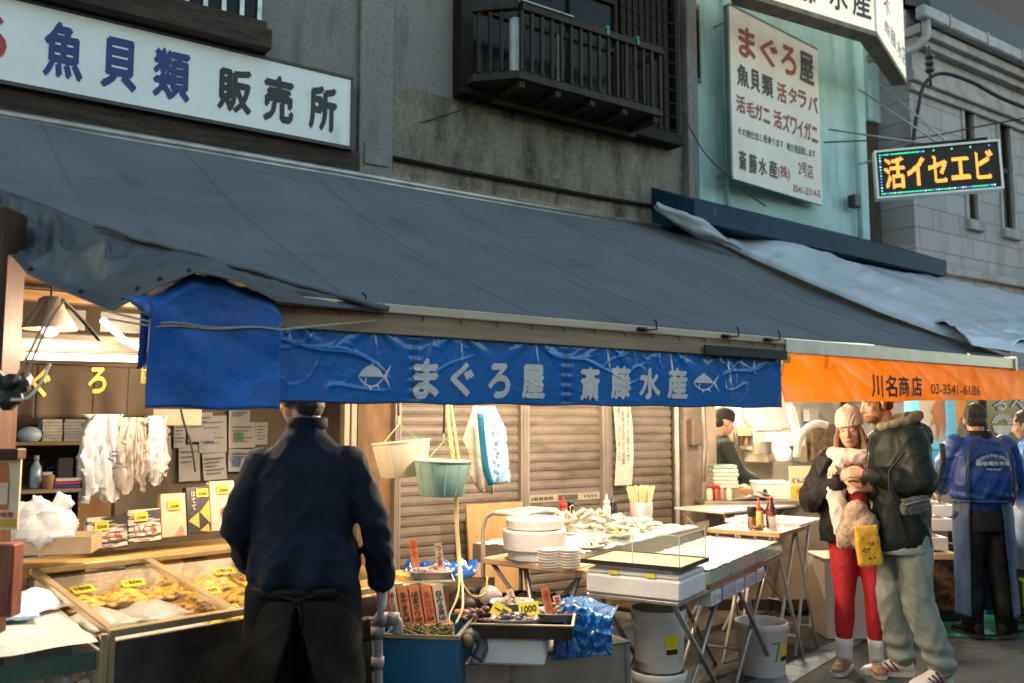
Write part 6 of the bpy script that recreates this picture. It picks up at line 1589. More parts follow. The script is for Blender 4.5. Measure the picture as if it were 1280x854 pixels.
stick('white price stick leaning between the two yellow cards', 646, 737, 768, 4.2, 9, cream_card, '大', R(-18), blk)
stick('orange price stick in the brown whelks', 687, 736, 766, 4.12, 10, orange_card, '活つぶ', R(-12))
stick('pale price stick behind the brown whelks', 701, 745, 766, 4.2, 9, cream_card, '貝', R(-16))
stick('tan price stick half behind the yellow card', 664, 749, 770, 4.3, 9, mat('tan_card', (.5, .3, .13), .5), 'さざえ', R(-35))
def ycard(label, px, py, f, w_, h_, tilt, tx):
    t = thing('yellow_card', label, 'price card', at(px, py, f), -YAW, 'yellow price cards'); t.rotation_euler = (R(-28), tilt, -YAW)
    part('card', MB().bx(-w_/2, w_/2, 0, .003, -h_/2, h_/2), yel, t); write(t, Matrix.Identity(4), tx, w_*.75, h_*.5, blk)
ycard('plain yellow price card tilted over the dark shells', 626, 764, 3.98, .085, .06, R(28), '一皿')
ycard('yellow price card with a handwritten amount near the whelks', 661, 761, 4.0, .09, .06, R(-8), '1000')
by_ = at(612, 745, 4.5); solo('pale_buoy', 'pinkish white round buoy among the dark hoses', 'buoy', MB().ell((0, 0, 0), (.055, .05, .05)).ell((.055, 0, -.005), (.018, .018, .018)), mat('pinkish_buoy', (.55, .42, .4), .4, var=.2), by_, smooth=True)
dk = MB(); random.seed(17)
for k in range(14): dk.ell((random.uniform(-.11, .11), random.uniform(-.08, .08), random.uniform(-.1, .06)), (random.uniform(.04, .07), .05, random.uniform(.03, .06)), 10, 7)
solo('dark_sack', 'bulging dark wet sack behind the pipe elbows', 'sack', remesh(dk, .012, 2, lambda c: .012*nz(c.x*18, c.y*18, c.z*18)), mat('dark_sack_cloth', (.035, .026, .022), .6, var=.4), at(585, 758, 4.6), smooth=True)
# wooden trays with yellow lids on the back bench
BB = thing('back_bench', 'rough bench carrying wooden fish trays by the shutter', 'bench', at(450, 760, 4.5), -YAW); BB.location.z = 0
part('bench_top', MB().bx(-.1, .66, 0, .62, .70, .74, .005), dkw, BB); 
for x_ in (-.05, .6): 
    for y_ in (.05, .55): part('leg', MB().bx(x_-.03, x_+.03, y_-.03, y_+.03, .05, .699), dkw, BB)
ywood = wood('yellow_pine', (.68, .48, .16), .5, 3, (1, 9, 9), .18)
for k, (px, py, f, w_, d_, dz, lab) in enumerate(((478, 728, 4.45, .26, .24, .06, 'wide yellow wooden tray lid beside the worker arm'), (504, 716, 4.55, .17, .12, .03, 'raised yellow wooden block above the tray lids'), (532, 728, 4.5, .2, .05, .02, 'long thin yellow slat pointing at the hose'))):
    q = at(px, py, f); o = solo('wooden_tray_lid', lab, 'tray lid', MB().bx(-w_/2, w_/2, -d_/2, d_/2, -dz, 0, .004), ywood, q, -YAW-R(38), 'yellow wooden tray lids')
AT = thing('clear_tub', 'clear acrylic tub behind the price rack', 'tub', at(528, 782, 4.3), -YAW+R(8))
part('tub_walls', MB().bx(-.15, .15, 0, .004, 0, .2).bx(.146, .15, .0041, .3, 0, .2).bx(-.15, -.146, .0041, .3, 0, .2), glassy('acrylic_guard'), AT)
part('tub_rim', MB().bx(-.155, .155, -.004, .003, .2, .208).bx(.147, .155, .0031, .3, .2, .208), mat('acrylic_edge', (.55, .6, .56)), AT)
part('tub_base', MB().bx(-.15, .15, .0, .3, -.01, -.001), stainless, AT)
bp = MB(); bp.grid(lambda u, v: V((lerp(-.17, .2, u), lerp(-.1, .1, v), .03*nz(u*6, v*5)+.035*ridge(u*4, v*4, 2, 3)-.1*max(0, .25-v)*1.2)), 36, 18)
bplm = mat('blue_poly_sheet', (.012, .10, .42), .22, var=.3, scale=9, coat=.7)
solid(solo('blue_liner', 'crumpled blue plastic liner under the price sticks', 'plastic sheet', bp, bplm, at(548, 712, 4.65), -YAW, None, True), .004)
def drape(u, v):
    x = lerp(-.155, .115, u); 
    if v < .35: y, z = lerp(.22, -.02, v/.35), .03+.02*math.sin(u*5)
    else: y, z = -.025-.02*(v-.35), lerp(.03+.02*math.sin(u*5), -.19+.04*u, (v-.35)/.65)
    n_ = .018*nz(u*7, v*5, 3)+.022*ridge(u*4+v*2, v*2.2-u, 5, 4)+.010*ridge(u*9-v*3, v*6, 2, 4)
    return V((x+.03*(v-.5)*nz(u*3, 5), y - n_, z + n_*.4))
solid(solo('blue_plastic', 'glossy bright blue plastic sheet draped on the tray corner', 'plastic sheet', MB().grid(drape, 60, 50), mat('bright_blue_poly', (.008, .17, .52), .18, var=.3, scale=9, coat=.8), at(735, 772, 4.12), -YAW-R(14), None, True), .004)
# black basin
bq = at(682, 752, 5.05)
BA = thing('black_basin', 'long black rubber basin topped with mossy weed under the trolley', 'basin', (bq.x, bq.y, .35), ty)
part('basin_body', MB().loft([[V((x*k, y*k, z)) for x, y in ((-.30, -.18), (.30, -.18), (.34, 0), (.30, .18), (-.30, .18), (-.34, 0))] for k, z in ((.8, 0), (1, .25), (1.05, .27), (1.0, .27), (.8, .06))]), mat('black_rubber_basin', (.014, .013, .012), .5), BA)
part('weed', MB().grid(lambda u, v: V((lerp(-.27, .27, u), lerp(-.15, .15, v), .25+.03*nz(u*9, v*6)+.02*nz(u*24, v*18, 2)+.03*math.sin(PI*u))), 50, 26), mat('mossy_weed', (.22, .2, .12), .8, var=.5, scale=30, bump=.6), BA, True)['kind'] = 'stuff'
solo('small_crate', 'brown wooden crate on the floor by the black basin', 'crate', MB().bx(-.12, .12, -.1, .1, .0, .52, .006).bx(-.125, .125, -.106, -.1, .1, .16).bx(-.125, .125, -.106, -.1, .3, .36), brownwood, (at(618, 752, 5.2).x, at(618, 752, 5.2).y, .06), ty)
# ================================================================ KITCHEN STALL
k0 = at(884, 700, 7.6)
KC = thing('kitchen_counter', 'stainless fronted kitchen counter of the right hand stall', 'counter', (k0.x, k0.y, 0), -YAW)
panelm = mat('tan_steel_panel', (.30, .25, .2), .35, .4, var=.15, scale=2); stain(panelm, (.12, .09, .07), (1, 1, 3), .55, .75, .5)
part('counter_body', MB().bx(0, 1.35, 0, .7, .05, .92, .004), panelm, KC)
part('worktop', MB().bx(-.02, 1.37, -.03, .72, .922, .96, .004), stainless, KC)
part('plinth', MB().bx(.02, 1.33, -.012, -.001, .051, .14), blk, KC)
part('side_splash', MB().prism([(-.02, .962), (.5, .962), (.0, 1.12), (-.02, 1.12)], lambda x, z: V((x, .05, z)), lambda x, z: V((x, .062, z))), panelm, KC)
def on_k(px, d=.1, z=.962): 
    t_ = (px-640)/F; x_ = t_*(7.6+d); q = V((FX, FY, 0))*(7.6+d)+V((FY, -FX, 0))*x_; return V((q.x, q.y, z))
def kbox(name, label, cat, px0, px1, d, h_, dep, m, z=.962, bev=.004, group=None):
    a = on_k(px0, d, z); w_ = (px1-px0)/F*(7.6+d); return solo(name, label, cat, MB().bx(0, w_, 0, dep, 0, h_, bev), m, a, -YAW, group)
kb = kbox('printed_foam_box', 'white foam box with a blue mark on the kitchen counter', 'box', 944, 985, .1, .13, .25, foam)
part('blue_mark', MB().bx(.04, .075, -.003, -.0005, .03, .09, .01), mat('navy_print', (.05, .06, .12)), kb); part('lid', MB().bx(-.005, .29, -.006, .256, .131, .15, .004), foam, kb)
ks = kbox('menu_sheet', 'yellow and white menu sheet standing on the kitchen counter', 'sheet', 983, 1012, .02, .29, .012, mat('pale_yellow_sheet', (.72, .66, .42), .4, var=.05))
part('yellow_picture', MB().bx(.01, .19, -.003, -.0005, .02, .12), mat('yellow_print', (.75, .52, .06), .4, var=.2, scale=12), ks); part('bowl_picture', MB().prism([(.1+.045*math.cos(a/12*2*PI), .075+.035*math.sin(a/12*2*PI)) for a in range(12)], lambda x, z: V((x, -.0045, z)), lambda x, z: V((x, -.0035, z))), orange_card, ks)
write(ks, Matrix.Translation((.1, -.002, .17)), 'どんぶり', .15, .045, mk_)
for k in range(6):
    kbox('white_tray', 'white stacked tray by the cook, number %s from the bottom' % ['one', 'two', 'three', 'four', 'five', 'six'][k], 'tray', 889+k % 2, 921-k % 3, .25, .03, .22, whitep if k < 5 else mat('mint_tray', (.35, .55, .5), .4), 1.05+k*.034, .004, 'white trays by the cook')
kbox('board_stack', 'brown stack of wooden boards in front of the cook', 'boards', 890, 935, .22, .085, .3, wood('board_brown', (.36, .2, .09), .5, 3, (1, 1, 12), .4))
for k, (px, c_, lab) in enumerate(((884, (.6, .55, .42), 'white spice jar with red lid at the counter corner'), (893, (.35, .06, .04), 'red spice jar next to the white one'), (900, (.28, .2, .14), 'brown spice jar third from the counter corner'), (908, (.62, .58, .5), 'second white spice jar with white lid'))):
    bottle(lab, on_k(px, .02), [(.026, 0), (.028, .006), (.028, .08), (.02, .1), (.02, .105)], mat('spice%d' % k, c_, .35), redp if k < 2 else whitep, [(.022, .105), (.022, .13), (.01, .132)])
pp_ = MB()
for k in range(5): pp_.box((.05*k, .02*k, .012+.006*k), (.2, .14, .003), (R(8*k-10), R(-10+6*k), R(20*k)))
solo('loose_papers', 'loose white order papers fanned on the kitchen counter', 'papers', pp_, papm, on_k(925, .04, .965), -YAW)
kbox('steel_bin', 'small steel bin at the right end of the counter', 'bin', 1013, 1030, .1, .17, .15, stainless)
# back wall of the kitchen
def kwall(name, label, cat, px0, px1, py0, py1, m, dep=.05, y=6.95, bev=.004):
    a, b = onY(px0, py1, y), onY(px1, py0, y); return solo(name, label, cat, MB().bx(0, b.x-a.x, -dep, 0, 0, b.z-a.z, bev), m, (a.x, y, a.z))
kwall('wall_notice', 'large white notice on the kitchen wall', 'notice', 943, 976, 508, 538, papm, .004, 6.98, 0)
kwall('wall_heater', 'white wall heater with two dials behind the counter', 'heater', 957, 993, 540, 558, mat('heater_white', (.66, .66, .64), .35), .15)
kwall('wall_notice', 'small framed notice right of the large white one', 'notice', 977, 986, 512, 535, papm, .004, 6.98, 0)
kwall('steel_sink', 'steel sink edge below the wall heater', 'sink', 930, 970, 563, 577, stainless, .35)
kwall('bottle_shelf', 'shelf of dark sauce bottles left of the wall heater', 'shelf', 925, 946, 558, 562, stainless, .2)
for k in range(6):
    q = onY(908+k*6, 557, 6.85); bottle(['tiny black bottle beside the cook', 'short brown bottle second from the cook', 'dark tall bottle in the middle of the wall shelf', 'amber bottle fourth along the wall shelf', 'black bottle fifth along the wall shelf', 'last dark bottle on the wall shelf by the heater'][k], (q.x, 6.85, q.z), [(.03, 0), (.032, .01), (.032, .1+.02*(k % 3)), (.015, .14+.02*(k % 3)), (.015, .17+.02*(k % 3))], mat('kb%d' % (k % 3), [(.03, .02, .015), (.16, .08, .04), (.05, .045, .04)][k % 3], .25), group='bottles on the kitchen shelf')
cable('white pipe arching up the kitchen wall', [(996, 572, 8.5), (1000, 548, 8.5), (1010, 535, 8.5), (1022, 530, 8.5), (1034, 532, 8.5)], .035, 'pipe', 'kitchen_pipe', mat('pale_conduit', (.55, .5, .44)))
cable('thin white pipe hanging above the cook on the kitchen wall', [(928, 506, 8.7), (927, 520, 8.7), (934, 530, 8.7), (940, 533, 8.7)], .02, 'pipe', 'kitchen_pipe', mat('pale_conduit', (.55, .5, .44)))
cable('slanting white duct beside the steel lining', [(988, 508, 8.6), (992, 525, 8.6), (997, 543, 8.6)], .04, 'pipe', 'kitchen_pipe', whitep)
def klathe(name, label, cat, px, py, prof, m, y=6.8, sx=1, sy=1):
    q = onY(px, py, y); return solo(name, label, cat, MB().lathe(prof, 20, (0, 0, 0), sx, sy), m, q, smooth=True)
klathe('steel_pot', 'dented steel cooking pot on the shelf under the wall heater', 'pot', 953, 568, [(.10, 0), (.11, .01), (.11, .14), (.115, .145), (.105, .145), (.1, .02)], stainless, 6.6)
klathe('rice_cooker', 'rounded white rice cooker right of the steel pot', 'cooker', 976, 578, [(.09, 0), (.12, .03), (.12, .14), (.09, .18), (.03, .195)], whitep, 6.6)
klathe('water_kettle', 'dull steel kettle at the left end of the kitchen wall', 'kettle', 913, 580, [(.08, 0), (.10, .02), (.09, .09), (.05, .14), (.02, .15), (.02, .17)], stainless, 6.6)
for k, (px, lab) in enumerate(((948, 'steel ladle hanging at the left under the large white notice'), (956, 'steel skimmer hanging second under the large white notice'), (964, 'wooden handled knife hanging under the notice'), (972, 'last ladle hanging beside the slanting duct'))):
    q = onY(px, 541, 6.9); u_ = MB().tube([(0, 0, 0), (0, 0, -.16)], .006, 6).ell((0, -.01, -.19), (.03, .02, .03)); solo('kitchen_ladle', lab, 'ladle', u_, stainless if k != 2 else brownwood, q, 0, 'utensils on the kitchen wall', True)
kwall('towel', 'yellowed towel draped on the steel lining of the kitchen', 'towel', 998, 1006, 545, 578, mat('yellowed_towel', (.55, .45, .26), .9), .03)
kwall('wall_box', 'grey electric box with conduit high on the kitchen wall', 'box', 1004, 1016, 512, 527, mat('electric_box_grey', (.35, .34, .32), .4), .09)
kwall('carton', 'brown carton wedged above the bottles on the kitchen wall', 'carton', 912, 926, 532, 545, mat('kraft', (.42, .25, .12)), .15)
fq = on_ot(.7, .3, 0.06)
solo('foam_crate', 'scuffed foam box on the floor under the oyster table', 'box', MB().bx(-.3, .3, -.2, .2, 0, .26, .012).bx(-.305, .305, -.205, .205, .262, .30, .01), foam, fq, oy)
solo('floor_crate', 'yellow plastic crate on the floor beside the foam box under the oysters', 'crate', MB().bx(-.2, .2, -.16, .16, 0, .3, .01).bx(-.21, .21, -.17, .17, .301, .32, .006), mat('crate_yellow', (.5, .33, .04), .5, var=.2), on_ot(1.25, .35, .06), oy)
# things on the right of the kitchen wall seen beside the woman
kwall('tool_shelf', 'dark shelf of kitchen tools behind the woman in the beanie', 'shelf', 1008, 1042, 530, 575, mat('dark_shelf_tools', (.16, .1, .06), .5, var=.6, scale=14), .1)
# ================================================================ RIGHT FISH STALL
skyb = mat('sky_blue_paint', (.10, .45, .72), .4, var=.12, scale=4); brb = mat('bright_blue_panel', (.01, .33, .68), .35, var=.1)
WB = 5.55
w0, w1, w2, wr_ = onY(1137, 540, WB).x, onY(1147, 540, WB).x, onY(1182, 540, WB).x, onY(1193, 540, WB).x
zt_, zb2, zc_ = onY(1160, 490, WB).z, onY(1160, 552, WB).z, onY(1160, 578, WB).z
SW = thing('blue_shopfront', 'sky blue painted window front with octopus and shrimp pictures', 'shopfront', (0, WB, 0))
part('frame', MB().bx(w0, w1, -.03, .05, zb2, zt_+.3).bx(w2, wr_, -.03, .05, zb2, zt_+.3).bx(w0, wr_, -.032, .05, onY(1160, 562, WB).z, zb2).bx(w0, wr_, -.03, .05, zt_+.3, zt_+.36), skyb, SW)
part('blue_panel', MB().bx(w0, wr_+.02, -.02, .05, zc_, onY(1160, 562, WB).z-.002), brb, SW)
part('pane', MB().bx(w1, w2, .0, .01, zb2, zt_+.3), mat('beige_frosted_pane', (.36, .31, .25), .25, var=.15, scale=2), SW)
part('lower_panel', MB().bx(w0-.3, 14, -.0, .05, .9, zc_-.002).bx(w0-.3, 14, -.15, .05, .05, .898), stainless, SW)
wr2 = onY(1230, 540, WB).x; wr3 = 14
part('dark_pane', MB().bx(wr_+.02, wr3, .0, .01, zc_, zt_+.3), mat('dark_brown_pane', (.10, .08, .065), .2, var=.3), SW)
part('mullion', MB().bx(wr2-.05, wr2+.05, -.02, .03, zc_, zt_+.3), darkwood, SW)
FW = Frame((0, WB, 0), 0)
def blob(pts, off=-.012, th=.004):
    return MB().prism([FW.uv(*p) for p in pts], lambda u, v: V((u, off, v)), lambda u, v: V((u, off+th, v)))
part('octopus_picture', merge([blob([(1170, 500), (1177, 500), (1177, 522), (1174, 540), (1170, 552), (1171, 538), (1168, 526), (1162, 534), (1166, 520), (1163, 514)]), blob([(1178, 500), (1181, 500), (1182, 530), (1179, 545), (1178, 520)])]), mat('dark_orange_print', (.36, .12, .05), .5), SW)
part('shrimp_picture', merge([blob([(1193, 500), (1206, 500), (1208, 520), (1209, 536), (1205, 530), (1203, 522), (1199, 522), (1196, 536), (1192, 541), (1194, 525)])]), mat('bright_orange_print', (.75, .26, .03), .5), SW)
wtx = MB()
part('white_lettering', merge([FW.char('る', 1241, 498, 1257, 513, 0, .014, .02), FW.char('べ', 1262, 498, 1280, 513, 0, .014, .02)]), mat('white_print', (.72, .72, .7), .5), SW)
fan = []
for k in range(9):
    a0f, a1f = PI*k/9+.04, PI*(k+1)/9-.08
    fan.append(blob([(1252+7*math.cos(a0f), 530-6*math.sin(a0f)), (1252+13*math.cos(a0f), 530-13*math.sin(a0f)), (1252+13*math.cos(a1f), 530-13*math.sin(a1f)), (1252+7*math.cos(a1f), 530-6*math.sin(a1f))][::-1]))
part('fan_emblem', merge(fan + [blob([(1240, 532), (1242, 540), (1250, 545), (1258, 544), (1264, 538), (1266, 532)])]), mat('white_print', (.72, .72, .7)), SW)
# stall tables with boxes
gm1 = [onZ(x, y, .012) for x, y in ((1150, 793), (1253, 798), (1330, 790), (1330, 742), (1150, 752))]
solo('green_mat', 'green rubber mat on the ground under the fish stall', 'mat', MB().prism([(p.x, p.y) for p in gm1], lambda x, y: V((x, y, .004)), lambda x, y: V((x, y, .016))), mat('green_mat_rubber', (.02, .16, .09), .4, var=.25, scale=8, bump=.3), (0, 0, 0))
cratem = wood('stained_crate_wood', (.17, .095, .045), .65, 6, (2, 2, 3), .7); stain(cratem, (.02, .015, .01), (9, 9, 9), .48, .62, .8, 3)
def rbox(name, label, cat, px0, px1, py, f, h_, dep, m, z=None, group=None, yaw=None, bev=.004):
    a, b = at(px0, py, f), at(px1, py, f); w_ = (b-a).length
    return solo(name, label, cat, MB().bx(0, w_, 0, dep, 0, h_, bev), m, (a.x, a.y, a.z if z is None else z), -YAW if yaw is None else yaw, group)
rbox('wooden_crate', 'big stained dark wooden crate under the fish boxes', 'crate', 1148, 1200, 770, 7.3, .54, .5, cratem, .1)
rbox('crate_base', 'dark wooden pallet under the big stained crate', 'pallet', 1144, 1203, 780, 7.32, .085, .5, blk, .012)
fm = mat('fish_silver', (.45, .33, .28), .25, var=.5, scale=14, coat=.5)
FBS = [(1140, 1186, 688, 7.15, .1, 'front white foam box of fish behind the man in black'), (1152, 1192, 664, 7.5, .1, 'second white foam box of fish, just above the front one'), (1156, 1196, 646, 7.9, .1, 'highest white foam box of fish by the blue jacket')]
for k, (a_, b_2, y_, f, h_, lab) in enumerate(FBS):
    q0, q1 = at(a_, y_, f), at(b_2, y_, f); w_ = (q1-q0).length
    t = thing('fish_box', lab, 'box', q0, -YAW, 'foam boxes of fish')
    part('box_body', MB().bx(0, w_, 0, .02, 0, h_, .004).bx(0, .02, .0201, .4, 0, h_).bx(w_-.02, w_, .0201, .4, 0, h_).bx(.02, w_-.02, .38, .4, 0, h_).bx(.02, w_-.02, .0201, .379, 0, .02), foam, t)
    f_ = MB()
    for j in range(4): f_.tube([(w_*.12, .08+.08*j, h_-.02), (w_*.4, .08+.08*j, h_+.005), (w_*.7, .08+.08*j, h_), (w_*.9, .08+.08*j, h_-.02)], [(.008, .012), (.02, .03), (.018, .026), (.006, .012)], 8)
    part('fish', f_, fm, t, True)
rbox('wood_tray', 'pale wooden fish tray jutting out below the foam boxes', 'tray', 1168, 1200, 700, 7.1, .05, .3, pinew)
for k, (a_, b_2, y_, f, h_, m, lab) in enumerate(((1245, 1300, 690, 7.3, .16, pinew, 'pale wooden fish crate right of the blue apron'), (1240, 1300, 660, 7.8, .1, foam, 'white foam tray above the pale wooden crate'), (1236, 1300, 710, 7.5, .06, cratem, 'dark stained plank under the pale wooden crate'))):
    o = rbox('fish_crate', lab, 'crate', a_, b_2, y_, f, h_, .45, m, None, 'crates at the right stall')
    if k == 0:
        rl_ = MB().bx(-.004, .5, -.006, -.0005, .05, .06).bx(-.004, .5, -.006, -.0005, .10, .11); part('slat_gaps', rl_, darkwood, o); g_ = MB()
        for j in range(40): g_.ell((random.uniform(.03, .33), random.uniform(.03, .4), .165), (.02, .014, .012), 8, 6, (0, 0, random.random()*3))
        part('shellfish', g_, mat('olive_shell', (.3, .28, .16), .5, var=.4, scale=20), o, True)['kind'] = 'stuff'
rbox('stall_bench', 'plain black stall bench behind the blue apron', 'frame', 1190, 1320, 770, 7.9, .75, .4, blk, .05)  # bench is one box in flat black
rbox('blue_bin', 'blue plastic bin under the right hand crates', 'bin', 1232, 1276, 770, 7.6, .55, .4, mat('bin_blue', (.01, .11, .25), .4), .02)
rbox('yellow_tub', 'yellow tub at the right edge of the picture under the stall', 'tub', 1278, 1310, 745, 7.7, .22, .3, yel, .05)
rbox('stall_counter', 'low stainless counter between the foam boxes and blue window', 'counter', 1156, 1300, 640, 8.6, .2, .4, stainless)
# ================================================================ PEOPLE  (local: facing +y, own right = +x)
def hand(mb, w, d, n, t, curl=.5, sc=1.0, spread=.10):
    w = V(w); d = V(d).normalized(); n = V(n); n = (n - d*n.dot(d)).normalized(); t = V(t); t = (t - d*t.dot(d) - n*t.dot(n)).normalized()
    s = sc
    rings = []
    for a, hw, th in ((-.02, .025, .021), (0, .026, .019), (.03, .036, .017), (.065, .041, .015), (.092, .040, .012)):
        c = w + d*a*s
        rings.append([c + t*math.cos(2*PI*j/14)*hw*s + n*math.sin(2*PI*j/14)*th*s for j in range(14)])
    mb.loft(rings)
    for i, (ln, r) in enumerate(((.072, .0092), (.080, .0095), (.074, .009), (.058, .008))):
        off = .030-.0205*i
        p = w + d*.085*s + t*off*s
        dd = (d + t*(spread*(1.5-i))).normalized()
        pts = [p]; ang = 0
        for k, (fr, c) in enumerate(((.44, .45), (.31, .75), (.25, .55))):
            ang += curl*c
            v = dd*math.cos(ang) + n*math.sin(ang)
            pts.append(pts[-1] + v*ln*fr*s)
        mb.tube(pts, [r*s, r*.98*s, r*.9*s, r*.78*s], 10, round_=True)
    p = w + d*.022*s + t*.028*s
    v1 = (d*.55 + t*.75 + n*.25).normalized(); v2 = (d*.85 + t*.25 + n*.40).normalized()
    mb.tube([p, p+v1*.04*s, p+v1*.04*s+v2*.032*s, p+v1*.04*s+v2*.032*s+(v2+n*.3).normalized()*.026*s], [.014*s, .0125*s, .0105*s, .0088*s], 10, round_=True)
def ringp(c, rx, ry, n=30, p=2.3, yaw=0):
    c = V(c); out = []
    for j in range(n):
        a = 2*PI*j/n; x = rx*math.copysign(abs(math.cos(a))**(2/p), math.cos(a)); y = ry*math.copysign(abs(math.sin(a))**(2/p), math.sin(a))
        out.append(c + V((x*math.cos(yaw)-y*math.sin(yaw), x*math.sin(yaw)+y*math.cos(yaw), 0)))
    return out
def head_parts(mb, M_):
    """skull, face, jaw, nose, lips, ears, neck in head space (eyes at the origin, facing +y)"""
    h = MB()
    h.ell((0, -.012, .035), (.074, .094, .088), 24, 16).ell((0, .022, -.03), (.061, .068, .085), 20, 14).ell((0, .042, -.078), (.040, .040, .036), 16, 10)
    h.tube([(0, .080, .012), (0, .097, -.018), (0, .101, -.034), (0, .088, -.045)], [.009, .011, .0145, .010], 10, round_=True)
    h.ell((-.012, .090, -.038), (.009, .010, .008), 8, 6).ell((.012, .090, -.038), (.009, .010, .008), 8, 6)
    h.ell((0, .080, -.065), (.024, .012, .007), 12, 8).ell((0, .078, -.073), (.021, .012, .008), 12, 8)
    h.ell((-.03, .073, .020), (.024, .010, .008), 10, 6).ell((.03, .073, .020), (.024, .010, .008), 10, 6)
    h.ell((-.042, .056, -.025), (.02, .02, .018), 10, 6).ell((.042, .056, -.025), (.02, .02, .018), 10, 6)
    for s in (-1, 1): h.ell((s*.076, -.01, -.012), (.010, .021, .032), 10, 8, (0, s*.15, s*-.25))
    h.tube([(0, -.03, -.05), (0, -.04, -.15), (0, -.045, -.2)], [.052, .054, .062], 16)
    h.bm.transform(M_)
    me = bpy.data.meshes.new('t'); h.bm.to_mesh(me); h.bm.free(); mb.bm.from_mesh(me); bpy.data.meshes.remove(me)
def face_bits(root, M_, skin_lip, eyec=(.05, .03, .02), brow=(.03, .02, .015)):
    for s in (-1, 1):
        e = MB().ell((s*.030, .0755, .0), (.0135, .009, .008), 12, 8); e.bm.transform(M_); eo = part('eye', e, mat('eye_white', (.6, .57, .53), .2), root, True)
        i_ = MB().ell((s*.030, .0815, .0), (.0062, .0045, .0065), 10, 6); i_.bm.transform(M_); part('iris', i_, mat('iris%d' % int(eyec[0]*100), eyec, .15), eo, True)
        b = MB().tube([(s*.014, .084, .021), (s*.030, .0845, .026), (s*.046, .074, .022)], [.003, .0036, .002], 6); b.bm.transform(M_); part('eyebrow', b, mat('brow', brow, .7), root, True)
    l = MB().ell((0, .0875, -.0655), (.022, .007, .0045), 12, 6).ell((0, .0865, -.0735), (.018, .007, .005), 12, 6); l.bm.transform(M_); part('lips', l, skin_lip, root, True)
def shoe(root, label, a, toe, sc, up, sole, trim=None, h=.09):
    """shoe at ankle point a (ground), pointing along toe"""
    d = V(toe).normalized(); s = V((d.y, -d.x, 0)); a = V(a)
    def ring(t, hw, zt, zb): c = a + d*t; return [c + s*hw*sc*math.cos(q) + V((0, 0, (zt+zb)/2 + (zt-zb)/2*math.sin(q))) for q in [2*PI*j/16 for j in range(16)]]
    m_ = MB().loft([ring(t*sc, hw, zt*sc, .018) for t, hw, zt in ((-.085, .02, .06), (-.075, .034, .095), (-.03, .040, .105), (.03, .042, .092), (.08, .046, .070), (.13, .046, .055), (.165, .036, .045), (.185, .014, .034))])
    u = part('shoe', remesh(m_, .006, 2), up, root, True)
    so = MB(); outl = [(-.092, 0), (-.08, .034), (-.03, .041), (.03, .040), (.09, .049), (.14, .047), (.175, .034), (.195, 0), (.175, -.034), (.14, -.047), (.09, -.049), (.03, -.040), (-.03, -.041), (-.08, -.034)]
    so.prism(outl, lambda x, y: a + d*x*sc + s*y*sc + V((0, 0, .001)), lambda x, y: a + d*x*sc + s*y*sc + V((0, 0, .024*sc)))
    part('sole', so, sole, u)
    if trim:
        tm = MB()
        for k in range(3):
            for sg in (-1, 1):
                p0 = a + d*(.005+.027*k)*sc + s*sg*.044*sc + V((0, 0, .03*sc)); p1 = a + d*(.045+.027*k)*sc + s*sg*.034*sc + V((0, 0, (.085-.012*k)*sc))
                tm.tube([p0, (p0+p1)/2 + s*sg*.003, p1], .0055*sc, 6)
        tm.box(a - d*.08*sc + V((0, 0, .08*sc)), (.03*sc, .03*sc, .04*sc), (0, 0, math.atan2(d.y, d.x)), .006)
        part('stripes', tm, trim, u)
    else:
        lc = MB()
        for k in range(5): c = a + d*(.035+.018*k)*sc + V((0, 0, (.098-.008*k)*sc)); lc.tube([c-s*.018*sc, c+V((0, 0, .004)), c+s*.018*sc], .003*sc, 5)
        part('laces', lc, sole, u)
    return u
def wr(a, f, seed=0, z=1.0):
    """cloth folds: sharp creases at two sizes over a slow swell"""
    def g(c):
        w1 = nz(c.x*f*.5+seed, c.y*f*.5, c.z*f*.35)
        p1 = ridge((c.x*1.15+c.z*.55)*f+seed+w1*1.5, c.y*f*1.15+w1, c.z*f*.28*z, 2.5)
        p2 = ridge((c.x*1.2-c.z*.8)*f*1.3+seed*2, c.y*f*1.3+w1, c.z*f*.45+9, 4)
        return a*(.8*p1 + .55*p2 - .6 + .5*w1 + .12*nz(c.x*f*4, c.y*f*4, c.z*f*2.5+seed))
    return g
def arm_tube(mb, sh, el, wr_, r, n=18):
    sh, el, wr_ = V(sh), V(el), V(wr_)
    pts = []; rr = []
    for t in range(5): pts.append(lerp(sh, el, t/5)); rr.append(lerp(r[0], r[1], t/5))
    for t in range(6): pts.append(lerp(el, wr_, t/5)); rr.append(lerp(r[1], r[2], t/5))
    # round the elbow
    pts[5] = el*.7 + (pts[4]+pts[6])*.15
    mb.tube(pts, rr, n, round_=True)
def limb(mb, pts, r, n=20): mb.tube(pts, r, n, round_=True)
skin = mat('skin_light', (.50, .29, .20), .5, var=.12, scale=14, sss=.15); skin2 = mat('skin_tan', (.40, .22, .145), .5, var=.12, scale=14, sss=.15)
lip = mat('lip', (.38, .13, .11), .4); hairblk = mat('black_hair', (.012, .010, .009), .45, var=.5, scale=8, stretch=(20, 20, 2), bump=.8, bscale=40)
